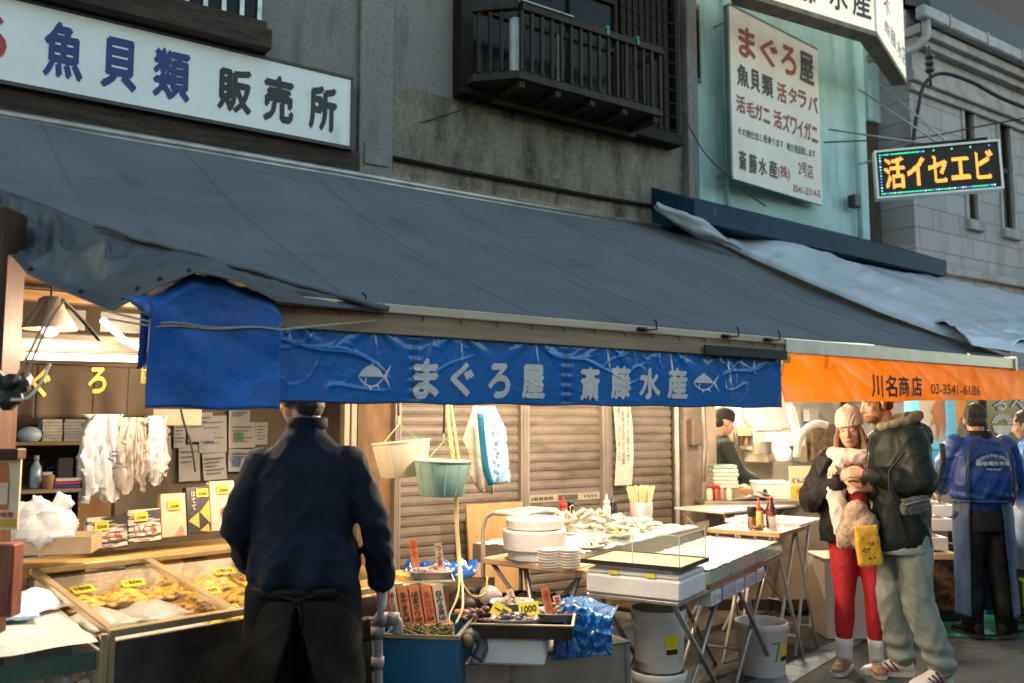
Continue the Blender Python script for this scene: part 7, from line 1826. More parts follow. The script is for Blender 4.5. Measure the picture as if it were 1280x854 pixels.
def body(root, H, J, m, head_M, voxel=.007, hands=(True, True)):
    """one continuous body under the clothes"""
    k = H/1.75; b = MB()
    ty = J.get('lean', [(0, 0)]*6)
    zz = [.86, .97, 1.1, 1.28, 1.42, 1.49]; rx = [.14, .145, .12, .13, .105, .065]; ry = [.09, .09, .075, .08, .07, .06]
    b.loft([ringp((ty[i][0], ty[i][1], zz[i]*k), rx[i]*k, ry[i]*k) for i in range(6)])
    for s in ('R', 'L'):
        sh, el, w_ = [V(p) for p in J['arm'+s]]
        arm_tube(b, (sh.x*.80, sh.y, sh.z-.055), el, w_, (.036*k, .034*k, .026*k))
        d, n, t, c = J['hand'+s]; hand(b, w_, d, n, t, c, k)
        hp, kn, an = [V(p) for p in J['leg'+s]]
        limb(b, [hp, lerp(hp, kn, .5), kn, lerp(kn, an, .35), an], [.082*k, .068*k, .05*k, .05*k, .036*k])
        toe = V(J['toe'+s]).normalized(); b.tube([an+V((0, 0, -.02)), V((an.x, an.y, .05)), V((an.x, an.y, .045))+toe*.12*k], [.036*k, .036*k, .026*k], 12, round_=True)
    head_parts(b, head_M)
    return part('body', remesh(b, voxel, 2), m, root, True)

# ---------- worker seen from behind in the foreground
def px_loc(px, f): q = at(px, 532, f); return V((q.x, q.y, 0))
WK = thing('person', 'man in navy shirt and black apron standing with his back turned at the freezer', 'person', px_loc(384, 3.42), R(-29))
Jw = dict(armR=[(.19, -.01, 1.49), (.268, -.03, 1.23), (.288, .08, .985)], armL=[(-.19, -.01, 1.49), (-.253, -.01, 1.23), (-.225, .15, 1.05)],
          handR=((.05, .25, -.95), (-.9, .2, 0), (.1, 1, .2), .55), handL=((.12, .35, -.9), (.8, .3, 0), (0, 1, .3), .6),
          legR=[(.10, 0, .95), (.12, .02, .52), (.13, -.02, .10)], legL=[(-.10, 0, .95), (-.12, .03, .52), (-.14, -.01, .10)], toeR=(.2, 1, 0), toeL=(-.2, 1, 0))
HMw = Matrix.Translation((-.035, .05, 1.705)) @ Euler((R(-12), 0, R(38))).to_matrix().to_4x4()
bw_ = body(WK, 1.83, Jw, skin2, HMw)
navy = mat('navy_shirt', (.011, .018, .034), .8, spec=.18, var=.3, scale=3, bump=.35, bscale=420)
sm = MB()
sm.loft([ringp((0, .0, z), rx, ry, 36, 2.5) for z, rx, ry in ((.985, .185, .125), (1.02, .208, .148), (1.1, .208, .15), (1.2, .188, .14), (1.32, .192, .138), (1.43, .196, .122), (1.49, .172, .10), (1.54, .11, .08), (1.575, .075, .075))])
sm.loft([ringp((0, .0, z), rx, ry, 28, 2.0) for z, rx, ry in ((1.54, .085, .085), (1.59, .072, .074), (1.615, .067, .072))])
arm_tube(sm, (.162, -.01, 1.455), (.268, -.035, 1.235), (.288, .075, 1.0), (.072, .062, .052)); arm_tube(sm, (-.162, -.01, 1.455), (-.255, -.015, 1.235), (-.227, .145, 1.065), (.072, .062, .052))
def wkw(c):
    low = max(0, 1-abs(c.z-1.03)/.14)
    t = wr(.009, 6, 2)(c) + low*.016*math.sin(c.x*46+2*nz(c.x*5, c.z*4)) * (1 if c.y < 0 else .4)
    t += .006*ridge((c.x+c.z*.5)*7, (c.z-c.x*.6)*5, 4, 4)
    if abs(c.x) > .22: t += .004*math.sin(c.z*70+c.x*40+4*nz(c.x*6, c.y*6, c.z*4))*max(0, 1-abs(c.z-1.2)/.2)
    return t
shirt = part('shirt', remesh(sm, .009, 3, wkw), navy, WK, True)
cf = MB().tube([(.287, .068, 1.012), (.288, .08, .978)], .055, 18).tube([(-.229, .14, 1.077), (-.225, .156, 1.043)], .055, 18)
part('rolled_cuff', remesh(cf, .008, 2, wr(.004, 20)), navy, WK, True)
cl_ = MB().lathe([(.074, 1.585), (.079, 1.60), (.077, 1.628), (.071, 1.632), (.070, 1.6)], 28, (0, .004, 0)); part('collar', cl_, navy, shirt, True)
pl_ = MB().tube([(x, -.128+.02*abs(x)*3 - .012, 1.45+.0*x) for x in (-.16, -.08, 0, .08, .16)], .0022, 5); 
tr = MB()
for s in (-1, 1): limb(tr, [(s*.095, 0, .98), (s*.105, .01, .8), (s*.12, .02, .52), (s*.13, -.01, .1)], [.125, .115, .085, .075], 22)
tr.loft([ringp((0, 0, z), rx, ry) for z, rx, ry in ((.84, .19, .13), (.95, .19, .135), (1.02, .175, .12))])
part('trousers', remesh(tr, .012, 3, wr(.006, 8)), mat('black_trousers', (.009, .009, .010), .8, spec=.18, var=.3, bump=.2, bscale=300), WK, True)
apm = mat('black_apron', (.011, .008, .006), .5, spec=.18, var=.3, scale=5, bump=.25, bscale=250)
def apron(side):
    def f(u, v):
        z = lerp(1.0, .18, v)
        gap = interp([0, .12, .45, 1], [.02, .05, .62, .95], v)
        a0 = -PI/2 + side*gap*.62; a1 = PI/2 + (side*-1)*(-.05)
        a = lerp(a0, a0 + side*(PI*1.02 - gap*.62), u)
        rx = interp([0, .08, .3, 1], [.188, .205, .225, .255], v); ry = interp([0, .08, .3, 1], [.135, .148, .165, .195], v)
        n_ = .008*nz(u*6, v*5, side*3) + .010*ridge(u*3+v*3*side, v*4, side*2+5, 4)*(.4+v) + .006*math.sin(u*22+v*4)*v
        return V(((rx+n_)*math.cos(a), (ry+n_)*math.sin(a), z))
    return f
for s in (1, -1): solid(part('apron_panel', MB().grid(apron(s), 44, 50), apm, WK, True, label='right apron panel' if s > 0 else 'left apron panel'), .004)
wb = MB().loft([ringp((0, 0, z), .198, .143, 36) for z in (.962, .99, 1.004)], cap=False); o = part('waistband', wb, apm, WK, True); solid(o, .008)
kn_ = MB().tube([(-.06, -.15, .985), (-.02, -.162, .975), (0, -.165, .965), (.02, -.162, .975), (.06, -.15, .985)], .008, 6).ell((0, -.166, .968), (.016, .01, .014)).tube([(0, -.166, .96), (.015, -.168, .92), (.01, -.17, .87)], .006, 6).tube([(-.005, -.166, .96), (-.02, -.17, .93), (-.012, -.172, .89)], .006, 6)
part('apron_tie', kn_, apm, WK, True)
hr = MB().ell((0, -.022, .042), (.081, .098, .09), 24, 16).ell((0, -.065, -.025), (.064, .045, .075), 16, 10); hr.bm.transform(HMw)
part('hair', remesh(hr, .007, 1, wr(.004, 22)), hairblk, WK, True)
face_bits(WK, HMw, lip)
gl = MB(); hand(gl, Jw['armR'][2], Jw['handR'][0], Jw['handR'][1], Jw['handR'][2], .55, 1.14); gl.tube([V(Jw['armR'][2])+V((0, -.02, .03)), V(Jw['armR'][2])+V((0, .0, -.01))], [.035, .034], 14)
part('glove', remesh(gl, .005, 2, lambda c: .0012*nz(c.x*90, c.y*90, c.z*90)), mat('lilac_grey_glove', (.30, .27, .30), .55, var=.15, scale=20), WK, True)
for s, n_ in ((1, 'R'), (-1, 'L')):
    a = Jw['leg'+n_][2]; shoe(WK, '', (a[0], a[1], 0), Jw['toe'+n_], 1.15, blk, blk)

# ---------- woman in cream beanie
WM = thing('person', 'woman in cream beanie, white scarf and red leggings holding a yellow bag', 'person', px_loc(1068, 5.92), R(128)); WM.scale = (1.045,)*3
Jf = dict(armR=[(.165, 0, 1.30), (.235, .0, 1.05), (.085, .20, 1.21)], armL=[(-.165, 0, 1.30), (-.22, .05, 1.06), (-.06, .24, 1.15)],
          handR=((-.7, .5, .15), (0, -.5, -.6), (0, .6, .6), .9), handL=((.8, .3, .1), (.1, -.6, -.5), (0, .4, .8), .9),
          legR=[(.085, 0, .86), (.095, .03, .46), (.11, 0, .10)], legL=[(-.085, 0, .86), (-.08, .02, .46), (-.085, -.02, .10)], toeR=(.35, 1, 0), toeL=(.0, 1, 0))
HMf = Matrix.Translation((.03, .05, 1.492)) @ Euler((R(4), R(6), R(-14))).to_matrix().to_4x4() @ Matrix.Scale(.96, 4)
body(WM, 1.62, Jf, skin, HMf); face_bits(WM, HMf, lip, (.12, .06, .03), (.10, .055, .03))
creamw = mat('cream_wool', (.62, .52, .44), .9, var=.1, scale=20, bump=.6, bscale=200)
bn_ = MB().loft([[V((r*.079*math.cos(a), -.012+r*.098*math.sin(a), z + .02*math.sin(a)*-1)) for a in [i/28*2*PI for i in range(28)]] for z, r in ((.042, 1.06), (.05, 1.10), (.085, 1.11), (.09, 1.06), (.125, 1.0), (.15, .82), (.168, .45), (.173, .1))]); bn_.bm.transform(HMf)
beanie = part('beanie', remesh(bn_, .006, 2, lambda c: .0025*math.sin((c.x-c.y)*330)), creamw, WM, True)
hr = MB()
for s in (-1, 1):
    for k in range(4): hr.tube([(s*(.066-.004*k), .03-.03*k, .03), (s*(.084-.005*k), .03-.03*k, -.05), (s*.094, .04-.03*k, -.13), (s*.098, .06-.02*k, -.22)], [.016, .021, .022, .010], 8, round_=True)
hr.ell((0, -.035, .0), (.08, .085, .1)); hr.bm.transform(HMf)
part('hair', remesh(hr, .007, 1, wr(.005, 24)), mat('light_brown_hair', (.26, .15, .08), .5, var=.4, scale=8, stretch=(20, 20, 2), bump=.6), WM, True)
jk = MB()
jk.loft([ringp((0, -.01, z), rx, ry, 30, 2.4) for z, rx, ry in ((.80, .225, .165), (.9, .235, .175), (1.05, .22, .165), (1.2, .215, .155), (1.32, .185, .12), (1.37, .11, .09))])
arm_tube(jk, (.16, 0, 1.29), (.275, -.01, 1.03), (.115, .18, 1.18), (.095, .095, .062)); arm_tube(jk, (-.16, 0, 1.29), (-.25, .04, 1.04), (-.1, .21, 1.13), (.095, .09, .062))
jkm = mat('black_padded_coat', (.011, .011, .013), .6, spec=.18, var=.3, scale=5, bump=.2, bscale=200)
jo = part('coat', remesh(jk, .011, 3, wr(.014, 6)), jkm, WM, True)
rt_ = MB().loft([ringp((.0, .035, z), rx, ry, 24) for z, rx, ry in ((.84, .085, .15), (1.0, .09, .155), (1.2, .09, .15), (1.32, .07, .11))]); part('red_top', remesh(rt_, .01, 2, wr(.005, 10)), mat('red_knit', (.34, .015, .022), .8, bump=.3, bscale=250), WM, True)
sc = MB()
pts = [V((.125*math.cos(a)*(1+.1*math.sin(3*a)), .02+.12*math.sin(a), 1.325+.03*math.sin(a)+.02*math.cos(2*a))) for a in [i/18*2*PI for i in range(19)]]
sc.tube(pts, [(.055, .05)]*19, 14); sc.tube([p*.88+V((0, .015, .20*.88-.02)) for p in pts], [(.05, .04)]*19, 14)
sc.tube([(.085, .12, 1.33), (.115, .165, 1.22), (.13, .19, 1.08), (.10, .23, .92), (.085, .24, .78)], [(.055, .03), (.065, .035), (.06, .035), (.065, .03), (.05, .02)], 14)
sc.tube([(-.085, .12, 1.33), (-.115, .165, 1.22), (-.13, .185, 1.05), (-.13, .18, .98)], [(.055, .03), (.07, .035), (.07, .035), (.06, .02)], 14)
part('scarf', remesh(sc, .009, 2, wr(.010, 11, 3)), mat('white_scarf_wool', (.64, .55, .49), .9, var=.1, scale=20, bump=.6, bscale=160), WM, True)
fz = MB()
for x, y, z, r in ((.02, .27, 1.0, .075), (-.02, .275, .93, .085), (.05, .265, .9, .07), (0, .28, .84, .06), (.09, .24, .84, .055)): fz.ell((x, y, z), (r, r*.8, r*1.1))
part('fleece_lining', remesh(fz, .010, 1, lambda c: .006*nz(c.x*50, c.y*50, c.z*50)), mat('tan_fleece', (.46, .33, .23), .95, var=.25, scale=20, bump=1, bscale=120), WM, True)
lg = MB()
for s, q in ((1, 'R'), (-1, 'L')): 
    hp, kn, an = [V(p) for p in Jf['leg'+q]]; limb(lg, [hp, lerp(hp, kn, .5), kn, lerp(kn, an, .35), lerp(kn, an, .80)], [.102, .086, .062, .062, .047], 22)
lg.loft([ringp((0, -.01, z), rx, ry) for z, rx, ry in ((.76, .165, .115), (.86, .175, .125), (.95, .15, .11))])
part('leggings', remesh(lg, .009, 3, wr(.0025, 14)), mat('red_leggings', (.42, .012, .02), .65, var=.12, bump=.15, bscale=300), WM, True)
tanm = mat('tan_suede', (.34, .15, .085), .7, var=.2, scale=12, bump=.2, bscale=200); sock = mat('white_sock', (.66, .64, .66), .85, bump=.5, bscale=220, var=.05)
solew = mat('white_sole', (.62, .58, .54), .5, var=.08)
for s, q in ((1, 'R'), (-1, 'L')):
    hp, kn, an = [V(p) for p in Jf['leg'+q]]
    part('sock', MB().tube([lerp(kn, an, .70)+V((0, 0, 0)), lerp(kn, an, .85), an, an+V((0, 0, -.04))], [.053, .05, .048, .05], 18), sock, WM, True)
    shoe(WM, '', (an.x, an.y, 0), Jf['toe'+q], .98, tanm, solew)
# the yellow bag she holds
mw_ = Matrix.Translation(WM.location) @ Matrix.Rotation(R(128), 4, 'Z')
yb_ = mw_ @ V((-.045, .33, .73))
yo = thing('paper_bag', 'yellow printed paper bag dangling from the woman in the beanie', 'bag', yb_, R(128)-PI+R(10)); yo.rotation_euler = (R(4), R(-6), R(128)-PI+R(10))
part('bag_body', remesh(MB().loft([ringp((0, 0, z), rx, ry, 24, 5) for z, rx, ry in ((0, .072, .03), (.03, .075, .035), (.16, .073, .03), (.25, .07, .012))]), .008, 1, wr(.004, 16)), mat('yellow_bag_paper', (.72, .40, .03), .45, var=.12, scale=8, coat=.3), yo, True)
ds = MB(); random.seed(12)
for k in range(14): ds.ell((random.uniform(-.045, .05), -.037, random.uniform(.05, .2)), (random.uniform(.005, .01), .003, random.uniform(.003, .008)), 8, 5)
part('brown_print', ds, mat('brown_print', (.12, .05, .02), .5), yo)

# ---------- man in black jacket
MN = thing('person', 'tall man in black padded jacket and sage sweatpants facing the woman', 'person', px_loc(1121, 5.72), R(59)); MN.scale = (1.025,)*3
Jm = dict(armR=[(.20, .0, 1.50), (.27, .05, 1.22), (.16, .30, 1.27)], armL=[(-.20, .0, 1.50), (-.27, .02, 1.22), (-.14, .28, 1.27)],
          handR=((-.5, .8, .1), (-.5, -.2, -.5), (.2, .3, .9), .9), handL=((.35, .9, .0), (.5, -.2, -.6), (0, .2, .9), .8),
          legR=[(.10, .0, .93), (.11, .04, .50), (.12, -.03, .10)], legL=[(-.10, -.02, .93), (-.115, -.03, .50), (-.13, -.15, .10)], toeR=(.25, 1, 0), toeL=(-.35, 1, 0))
HMm = Matrix.Translation((0, .13, 1.70)) @ Euler((R(-10), 0, R(4))).to_matrix().to_4x4()
body(MN, 1.82, Jm, skin, HMm); face_bits(MN, HMm, lip, (.10, .06, .03), (.08, .045, .025))
hr = MB().ell((0, -.02, .045), (.08, .096, .09), 24, 16).ell((0, -.06, -.005), (.066, .05, .06)); 
for s in (-1, 1): hr.ell((s*.07, .02, -.02), (.008, .015, .03))
hr.bm.transform(HMm); part('hair', remesh(hr, .007, 1, wr(.005, 22)), mat('ginger_brown_hair', (.17, .09, .045), .5, var=.4, scale=8, stretch=(20, 20, 2), bump=.6), MN, True)
bd_ = MB().ell((0, .045, -.085), (.05, .05, .036)); bd_.bm.transform(HMm); part('beard', remesh(bd_, .007, 1, wr(.002, 40)), mat('short_beard', (.22, .12, .07), .8, var=.3, scale=40), MN, True)
bj = MB()
bj.loft([ringp((0, .02, z), rx, ry, 32, 2.4) for z, rx, ry in ((.80, .20, .165), (.86, .21, .175), (1.0, .21, .175), (1.15, .205, .172), (1.3, .21, .168), (1.42, .215, .155), (1.51, .175, .125), (1.565, .11, .10))])
arm_tube(bj, (.18, .0, 1.47), (.28, .03, 1.2), (.17, .27, 1.26), (.10, .09, .062)); arm_tube(bj, (-.18, .0, 1.47), (-.28, .0, 1.2), (-.16, .25, 1.26), (.10, .092, .064))
bj.ell((0, -.12, 1.49), (.15, .09, .10)).ell((0, -.06, 1.53), (.14, .11, .06))
jw1 = wr(.013, 6, 7)
def jkw(c): return jw1(c)
greenblack = mat('green_black_jacket', (.014, .019, .017), .5, spec=.18, var=.3, scale=5, bump=.15, bscale=200)
part('jacket', remesh(bj, .011, 3, jkw), greenblack, MN, True)
hd = MB()
pts = [V((.115*math.cos(a), .0+.125*math.sin(a), 1.585+.035*math.sin(a)*-1)) for a in [PI*.62+i/14*PI*1.76 for i in range(15)]]
hd.tube(pts, [(.042, .032)]*15, 12, round_=True); part('hood', remesh(hd, .008, 2, wr(.006, 16)), mat('olive_grey_fleece', (.21, .205, .15), .9, var=.15, scale=14, bump=.5, bscale=160), MN, True)
part('zip_line', MB().tube([(-.03+.0*z, .228-.5*max(0, z-1.3)**1.5, z) for z in (.84, 1.0, 1.15, 1.3, 1.42, 1.52)], .004, 5), mat('dark_zip', (.05, .05, .05), .3, .6), MN)
sp = MB()
for s, q in ((1, 'R'), (-1, 'L')):
    hp, kn, an = [V(p) for p in Jm['leg'+q]]
    limb(sp, [hp, lerp(hp, kn, .45), kn, lerp(kn, an, .5), an+V((0, .0, .02))], [.104, .108, .098, .093, .084], 24)
sp.loft([ringp((0, -.01, z), rx, ry) for z, rx, ry in ((.78, .178, .135), (.9, .175, .135), (1.0, .155, .12))])
def spw(c):
    return wr(.013, 5.5, 3)(c) + .010*math.sin(c.z*60+3*nz(c.x*5, c.y*5))*max(0, 1-abs(c.z-.17)/.14)
sage = mat('sage_fleece', (.235, .265, .24), .9, var=.1, scale=8, bump=.4, bscale=260)
part('sweatpants', remesh(sp, .011, 3, spw), sage, MN, True)
sh_ = MB().loft([ringp((0, 0.01, z), rx, ry, 30) for z, rx, ry in ((.775, .205, .165), (.80, .212, .17), (.83, .205, .165))]); part('shirt_hem', remesh(sh_, .01, 2, wr(.005, 10)), sage, MN, True)
wsn = mat('white_leather', (.62, .585, .54), .45, var=.08, scale=8); rdst = mat('maroon_stripe', (.22, .02, .03), .5)
for s, q in ((1, 'R'), (-1, 'L')):
    an = V(Jm['leg'+q][2]); shoe(MN, '', (an.x, an.y+.03, 0), Jm['toe'+q], 1.14, wsn, solew, rdst)
mm_ = Matrix.Translation(MN.location) @ Matrix.Rotation(R(59), 4, 'Z')
bl_ = mm_ @ V((-.325, .07, 1.12))
cbg = thing('crossbody_bag', 'grey crossbody bag hanging at the side of the man in the black jacket', 'bag', bl_, R(59)+PI/2)
cbg.scale = (.88,)*3; cbg.rotation_euler = (0, R(12), R(59)+PI/2)
gbm = mat('grey_nylon', (.085, .085, .08), .5, var=.3, scale=12, bump=.3, bscale=120)
part('bag_body', remesh(MB().box((0, 0, 0), (.21, .075, .12), None, .03, 3), .008, 2, wr(.005, 16)), gbm, cbg, True)
part('zip', MB().tube([(-.085, .037, .025), (0, .043, .028), (.085, .037, .025)], .004, 6).tube([(-.085, -.037, .025), (0, -.043, .028), (.085, -.037, .025)], .004, 6), mat('pale_zip', (.35, .34, .31), .4, .4), cbg, True)
part('pocket', MB().box((0, -.04, -.025), (.14, .012, .055), None, .005).box((0, .04, -.025), (.14, .012, .055), None, .005), gbm, cbg)
stp = MB().tube([(.10, 0, .03), (.16, .03, .14), (.16, .10, .28), (.1, .24, .40)], [(.018, .004)]*4, 8).tube([(-.10, 0, .03), (-.19, .02, .12), (-.22, .1, .26), (-.16, .24, .40)], [(.018, .004)]*4, 8)
part('strap', stp, gbm, cbg, True)

# ---------- market worker from behind
FKW = thing('person', 'stall worker in royal blue printed jacket and apron seen from behind', 'person', px_loc(1223, 6.85), R(-36))
Jk = dict(armR=[(.20, 0, 1.46), (.275, .05, 1.2), (.25, .22, 1.02)], armL=[(-.20, 0, 1.46), (-.25, .08, 1.22), (-.2, .28, 1.08)],
          handR=((-.1, .6, -.7), (-.8, 0, .2), (0, .5, .6), .5), handL=((.1, .7, -.5), (.8, 0, .2), (0, .5, .6), .5),
          legR=[(.10, 0, .93), (.11, .02, .50), (.125, -.02, .1)], legL=[(-.10, 0, .93), (-.11, .02, .50), (-.12, .0, .1)], toeR=(.8, .6, 0), toeL=(-.2, 1, 0))
HMk = Matrix.Translation((0, .05, 1.64)) @ Euler((R(-14), 0, R(-20))).to_matrix().to_4x4()
body(FKW, 1.76, Jk, skin2, HMk); face_bits(FKW, HMk, lip)
hr = MB().ell((0, -.02, .04), (.083, .10, .092), 24, 16).ell((0, -.06, -.02), (.07, .05, .06)); hr.bm.transform(HMk); part('hair', remesh(hr, .007, 1, wr(.005, 22)), hairblk, FKW, True)
nk = MB().lathe([(.10, 1.475), (.11, 1.50), (.10, 1.54), (.085, 1.565), (.07, 1.56)], 26, (0, .01, 0)); part('neck_warmer', remesh(nk, .008, 2, wr(.005, 18)), jkm, FKW, True)
kj = MB()
kj.loft([ringp((0, 0, z), rx, ry, 32, 2.5) for z, rx, ry in ((.94, .165, .13), (1.0, .20, .155), (1.06, .235, .175), (1.2, .245, .18), (1.33, .235, .165), (1.43, .215, .135), (1.5, .15, .10), (1.53, .1, .09))])
arm_tube(kj, (.19, 0, 1.445), (.285, .04, 1.2), (.258, .2, 1.04), (.09, .085, .065)); arm_tube(kj, (-.19, 0, 1.445), (-.265, .07, 1.21), (-.205, .26, 1.09), (.09, .085, .065))
royal = mat('royal_blue_nylon', (.006, .045, .22), .42, var=.2, scale=4, bump=.15, bscale=120); stain(royal, (.004, .02, .1), (3, 3, 2), .5, .75, .5)
kjo = part('jacket', remesh(kj, .010, 3, lambda c: wr(.013, 6, 4)(c) + .008*math.sin(c.z*70+c.x*20)*max(0, 1-abs(c.z-1.03)/.1)), royal, FKW, True)
stp = MB()
for s in (-1, 1): stp.tube([(s*.10, -.128, 1.5), (s*.16, -.152, 1.38), (s*.175, -.162, 1.2), (s*.172, -.155, 1.08), (s*.15, -.152, 1.0)], [(.006, .010)]*5, 8)
part('black_piping', stp, blk, FKW, True)
jt = mat('pale_jacket_print', (.55, .56, .58), .5)
def bsurf2(x, z): return V((x, -.192 - .006*math.cos(x*6) + .55*x*x - .0*(z), z))
ar = []
tx = "Saito's Fish Market"
for i, ch in enumerate(tx):
    if ch == ' ': continue
    a = lerp(.72, -.72, i/(len(tx)-1)); cxx, czz = -math.sin(a)*.17, 1.205+math.cos(a)*.17
    ar.append(lettering(ch, .014 if ch in "iI'" and False else (.006 if ch in "'i" else .0145), .026 if ch not in "'aos" else (.012 if ch == "'" else .019), lambda x, y, a=a, cxx=cxx, czz=czz: bsurf2(cxx + x*math.cos(a) - y*math.sin(a)*1, czz + y*math.cos(a) + x*math.sin(a)), .02))
ar.append(lettering('築地場外市場', .25, .034, lambda x, y: bsurf2(x, 1.315+y), .03)); ar.append(lettering('TSUKIJI', .11, .017, lambda x, y: bsurf2(x, 1.27+y), .02))
part('jacket_lettering', merge(ar), jt, FKW)
kt = MB()
for s, q in ((1, 'R'), (-1, 'L')):
    hp, kn, an = [V(p) for p in Jk['leg'+q]]; limb(kt, [hp, lerp(hp, kn, .5), kn, lerp(kn, an, .5), an], [.12, .11, .09, .085, .075], 22)
kt.loft([ringp((0, 0, z), rx, ry) for z, rx, ry in ((.8, .195, .14), (.9, .2, .145), (1.0, .18, .13))])
part('trousers', remesh(kt, .011, 3, wr(.007, 7)), mat('charcoal_trousers', (.017, .017, .018), .8, spec=.18, var=.3), FKW, True)
apb = mat('slate_blue_apron', (.026, .055, .125), .5, var=.15, scale=4)
def kapron(side):
    def f(u, v):
        z = lerp(1.03, .17, v); gap = interp([0, .1, .6, 1], [.30, .34, .42, .50], v) if side > 0 else interp([0, .1, .6, 1], [.75, .78, .85, .9], v)
        a0 = -PI/2 + side*gap; a = lerp(a0, a0+side*(PI*1.03-gap), u)
        rx = interp([0, .15, 1], [.21, .22, .215], v); ry = interp([0, .15, 1], [.16, .17, .18], v); n_ = .008*nz(u*6, v*4, side)+.008*math.sin(u*16+v*2)*v
        return V(((rx+n_)*math.cos(a), (ry+n_)*math.sin(a), z))
    return f
for s in (1, -1): solid(part('apron_panel', MB().grid(kapron(s), 36, 40), apb, FKW, True), .004)
part('apron_tie', MB().tube([V((.235*math.cos(a), .178*math.sin(a), 1.03)) for a in [i/30*2*PI for i in range(31)]], .008, 6), apb, FKW, True)
for s, q in ((1, 'R'), (-1, 'L')):
    an = V(Jk['leg'+q][2]); part('boot_shaft', MB().tube([(an.x, an.y, .38), (an.x, an.y, .2), (an.x, an.y-.005, .06)], [.088, .085, .075], 20), mat('black_rubber_boot', (.010, .010, .010), .6, var=.3, spec=.2), FKW, True)
    shoe(FKW, '', (an.x, an.y, .014), Jk['toe'+q], 1.15, mat('black_rubber_boot', (.012, .012, .012)), blk)

# ---------- person in bright blue at the right edge
PE = thing('person', 'person in bright blue jacket cut by the right edge of the picture', 'person', px_loc(1292, 7.3), R(15))
Je = dict(armR=[(.19, 0, 1.42), (.25, .05, 1.18), (.2, .25, 1.05)], armL=[(-.19, 0, 1.42), (-.25, .06, 1.18), (-.18, .26, 1.05)], handR=((0, .8, -.4), (-.8, 0, .2), (0, .4, .7), .5), handL=((0, .8, -.4), (.8, 0, .2), (0, .4, .7), .5),
          legR=[(.1, 0, .9), (.1, .02, .48), (.11, 0, .1)], legL=[(-.1, 0, .9), (-.1, .02, .48), (-.11, 0, .1)], toeR=(.2, 1, 0), toeL=(-.2, 1, 0))
HMe = Matrix.Translation((0, .06, 1.60)) @ Euler((R(-10), 0, 0)).to_matrix().to_4x4()
body(PE, 1.7, Je, skin2, HMe, .009); hr = MB().ell((0, -.02, .04), (.083, .10, .092)); hr.bm.transform(HMe); part('hair', remesh(hr, .009, 1, wr(.005, 22)), hairblk, PE, True)
ej = MB().loft([ringp((0, 0, z), rx, ry, 30, 2.5) for z, rx, ry in ((.9, .19, .15), (1.0, .225, .17), (1.2, .23, .17), (1.35, .225, .15), (1.45, .17, .11), (1.5, .09, .085))])
arm_tube(ej, (.18, 0, 1.41), (.26, .05, 1.18), (.205, .23, 1.06), (.085, .08, .06)); arm_tube(ej, (-.18, 0, 1.41), (-.27, .05, 1.18), (-.185, .24, 1.06), (.085, .08, .06))
part('jacket', remesh(ej, .011, 3, wr(.009, 7, 5)), mat('bright_blue_nylon', (.008, .16, .58), .45, var=.12), PE, True)
et = MB()
for s in (-1, 1): limb(et, [(s*.095, 0, .9), (s*.1, .02, .48), (s*.11, 0, .1)], [.12, .09, .075])
part('trousers', remesh(et, .012, 3, wr(.007, 7)), mat('grey_blue_trousers', (.16, .2, .3), .8), PE, True)
o = MB().loft([ringp((0, 0, z), rx, ry, 30) for z, rx, ry in ((.45, .24, .19), (.8, .225, .18), (1.0, .23, .18))], cap=False); solid(part('apron', o, mat('pale_blue_apron', (.22, .3, .5), .5), PE, True), .004)
for s in (-1, 1): shoe(PE, '', (s*.11, 0, .0), (s*.2, 1, 0), 1.1, blk, blk)
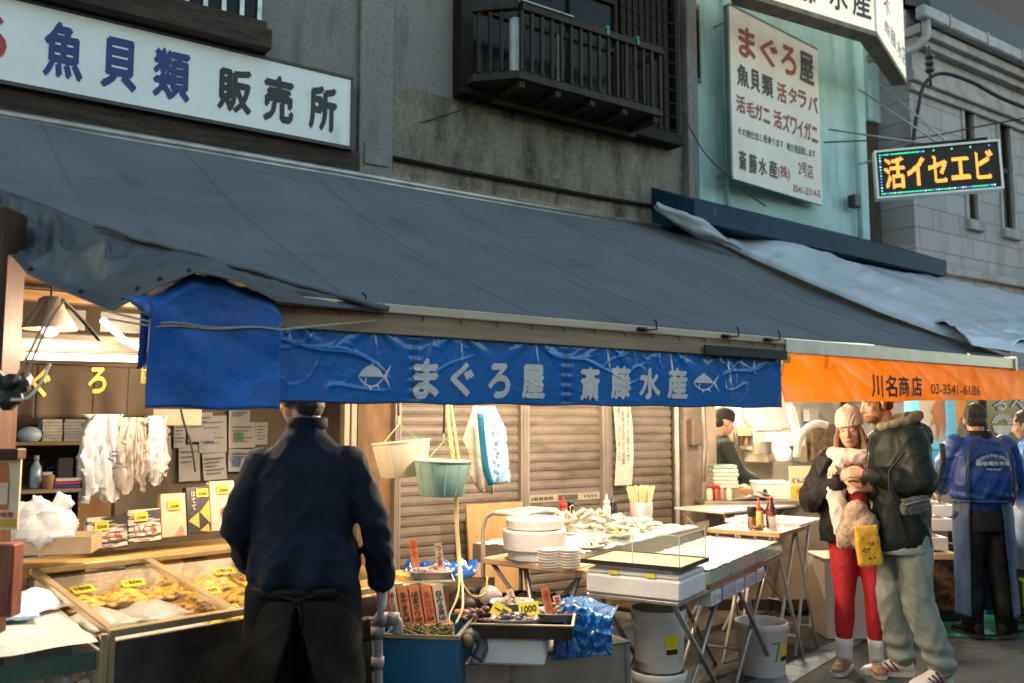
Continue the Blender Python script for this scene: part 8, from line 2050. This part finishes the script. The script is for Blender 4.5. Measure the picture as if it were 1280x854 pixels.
# ---------- cook
CKP = thing('person', 'cook in black cap and black shirt working behind the kitchen counter', 'person', px_loc(896, 8.35), R(-112))
Jc = dict(armR=[(.19, 0, 1.42), (.25, .1, 1.16), (.13, .32, 1.08)], armL=[(-.19, 0, 1.42), (-.25, .1, 1.16), (-.12, .30, 1.07)], handR=((-.3, .9, -.2), (0, -.2, -1), (-.6, .3, .1), .5), handL=((.3, .9, -.2), (0, -.2, -1), (.6, .3, .1), .5),
          legR=Je['legR'], legL=Je['legL'], toeR=(.2, 1, 0), toeL=(-.2, 1, 0))
HMc = Matrix.Translation((0, .08, 1.63)) @ Euler((R(-16), 0, 0)).to_matrix().to_4x4()
body(CKP, 1.74, Jc, skin, HMc, .009); face_bits(CKP, HMc, lip)
cp = MB().loft([[V((r*.082*math.cos(a), -.015+r*.1*math.sin(a), z)) for a in [i/24*2*PI for i in range(24)]] for z, r in ((.02, 1.05), (.05, 1.07), (.1, 1.0), (.13, .75), (.145, .3))]).ell((0, -.06, -.02), (.07, .05, .06)); cp.bm.transform(HMc)
part('cap', remesh(cp, .008, 2), mat('black_cap_cloth', (.01, .01, .011), .8), CKP, True)
cj = MB().loft([ringp((0, 0, z), rx, ry, 30, 2.5) for z, rx, ry in ((.85, .19, .14), (1.0, .195, .15), (1.2, .20, .15), (1.35, .21, .14), (1.45, .16, .1), (1.51, .085, .085))])
arm_tube(cj, (.18, 0, 1.41), (.255, .09, 1.16), (.14, .30, 1.09), (.08, .07, .055)); arm_tube(cj, (-.18, 0, 1.41), (-.255, .09, 1.16), (-.13, .28, 1.08), (.08, .07, .055))
part('shirt', remesh(cj, .011, 3, wr(.008, 7, 5)), mat('green_black_shirt', (.014, .02, .018), .8), CKP, True)
et = MB()
for s in (-1, 1): limb(et, [(s*.095, 0, .9), (s*.1, .02, .48), (s*.11, 0, .1)], [.12, .09, .075])
part('trousers', remesh(et, .014, 3), blk, CKP, True)
gl = MB(); hand(gl, Jc['armR'][2], *Jc['handR'][:3], .5, 1.15); hand(gl, Jc['armL'][2], *Jc['handL'][:3], .5, 1.15)
part('gloves', remesh(gl, .006, 2), blk, CKP, True)
for s in (-1, 1): shoe(CKP, '', (s*.11, 0, .05), (s*.2, 1, 0), 1.1, blk, blk)
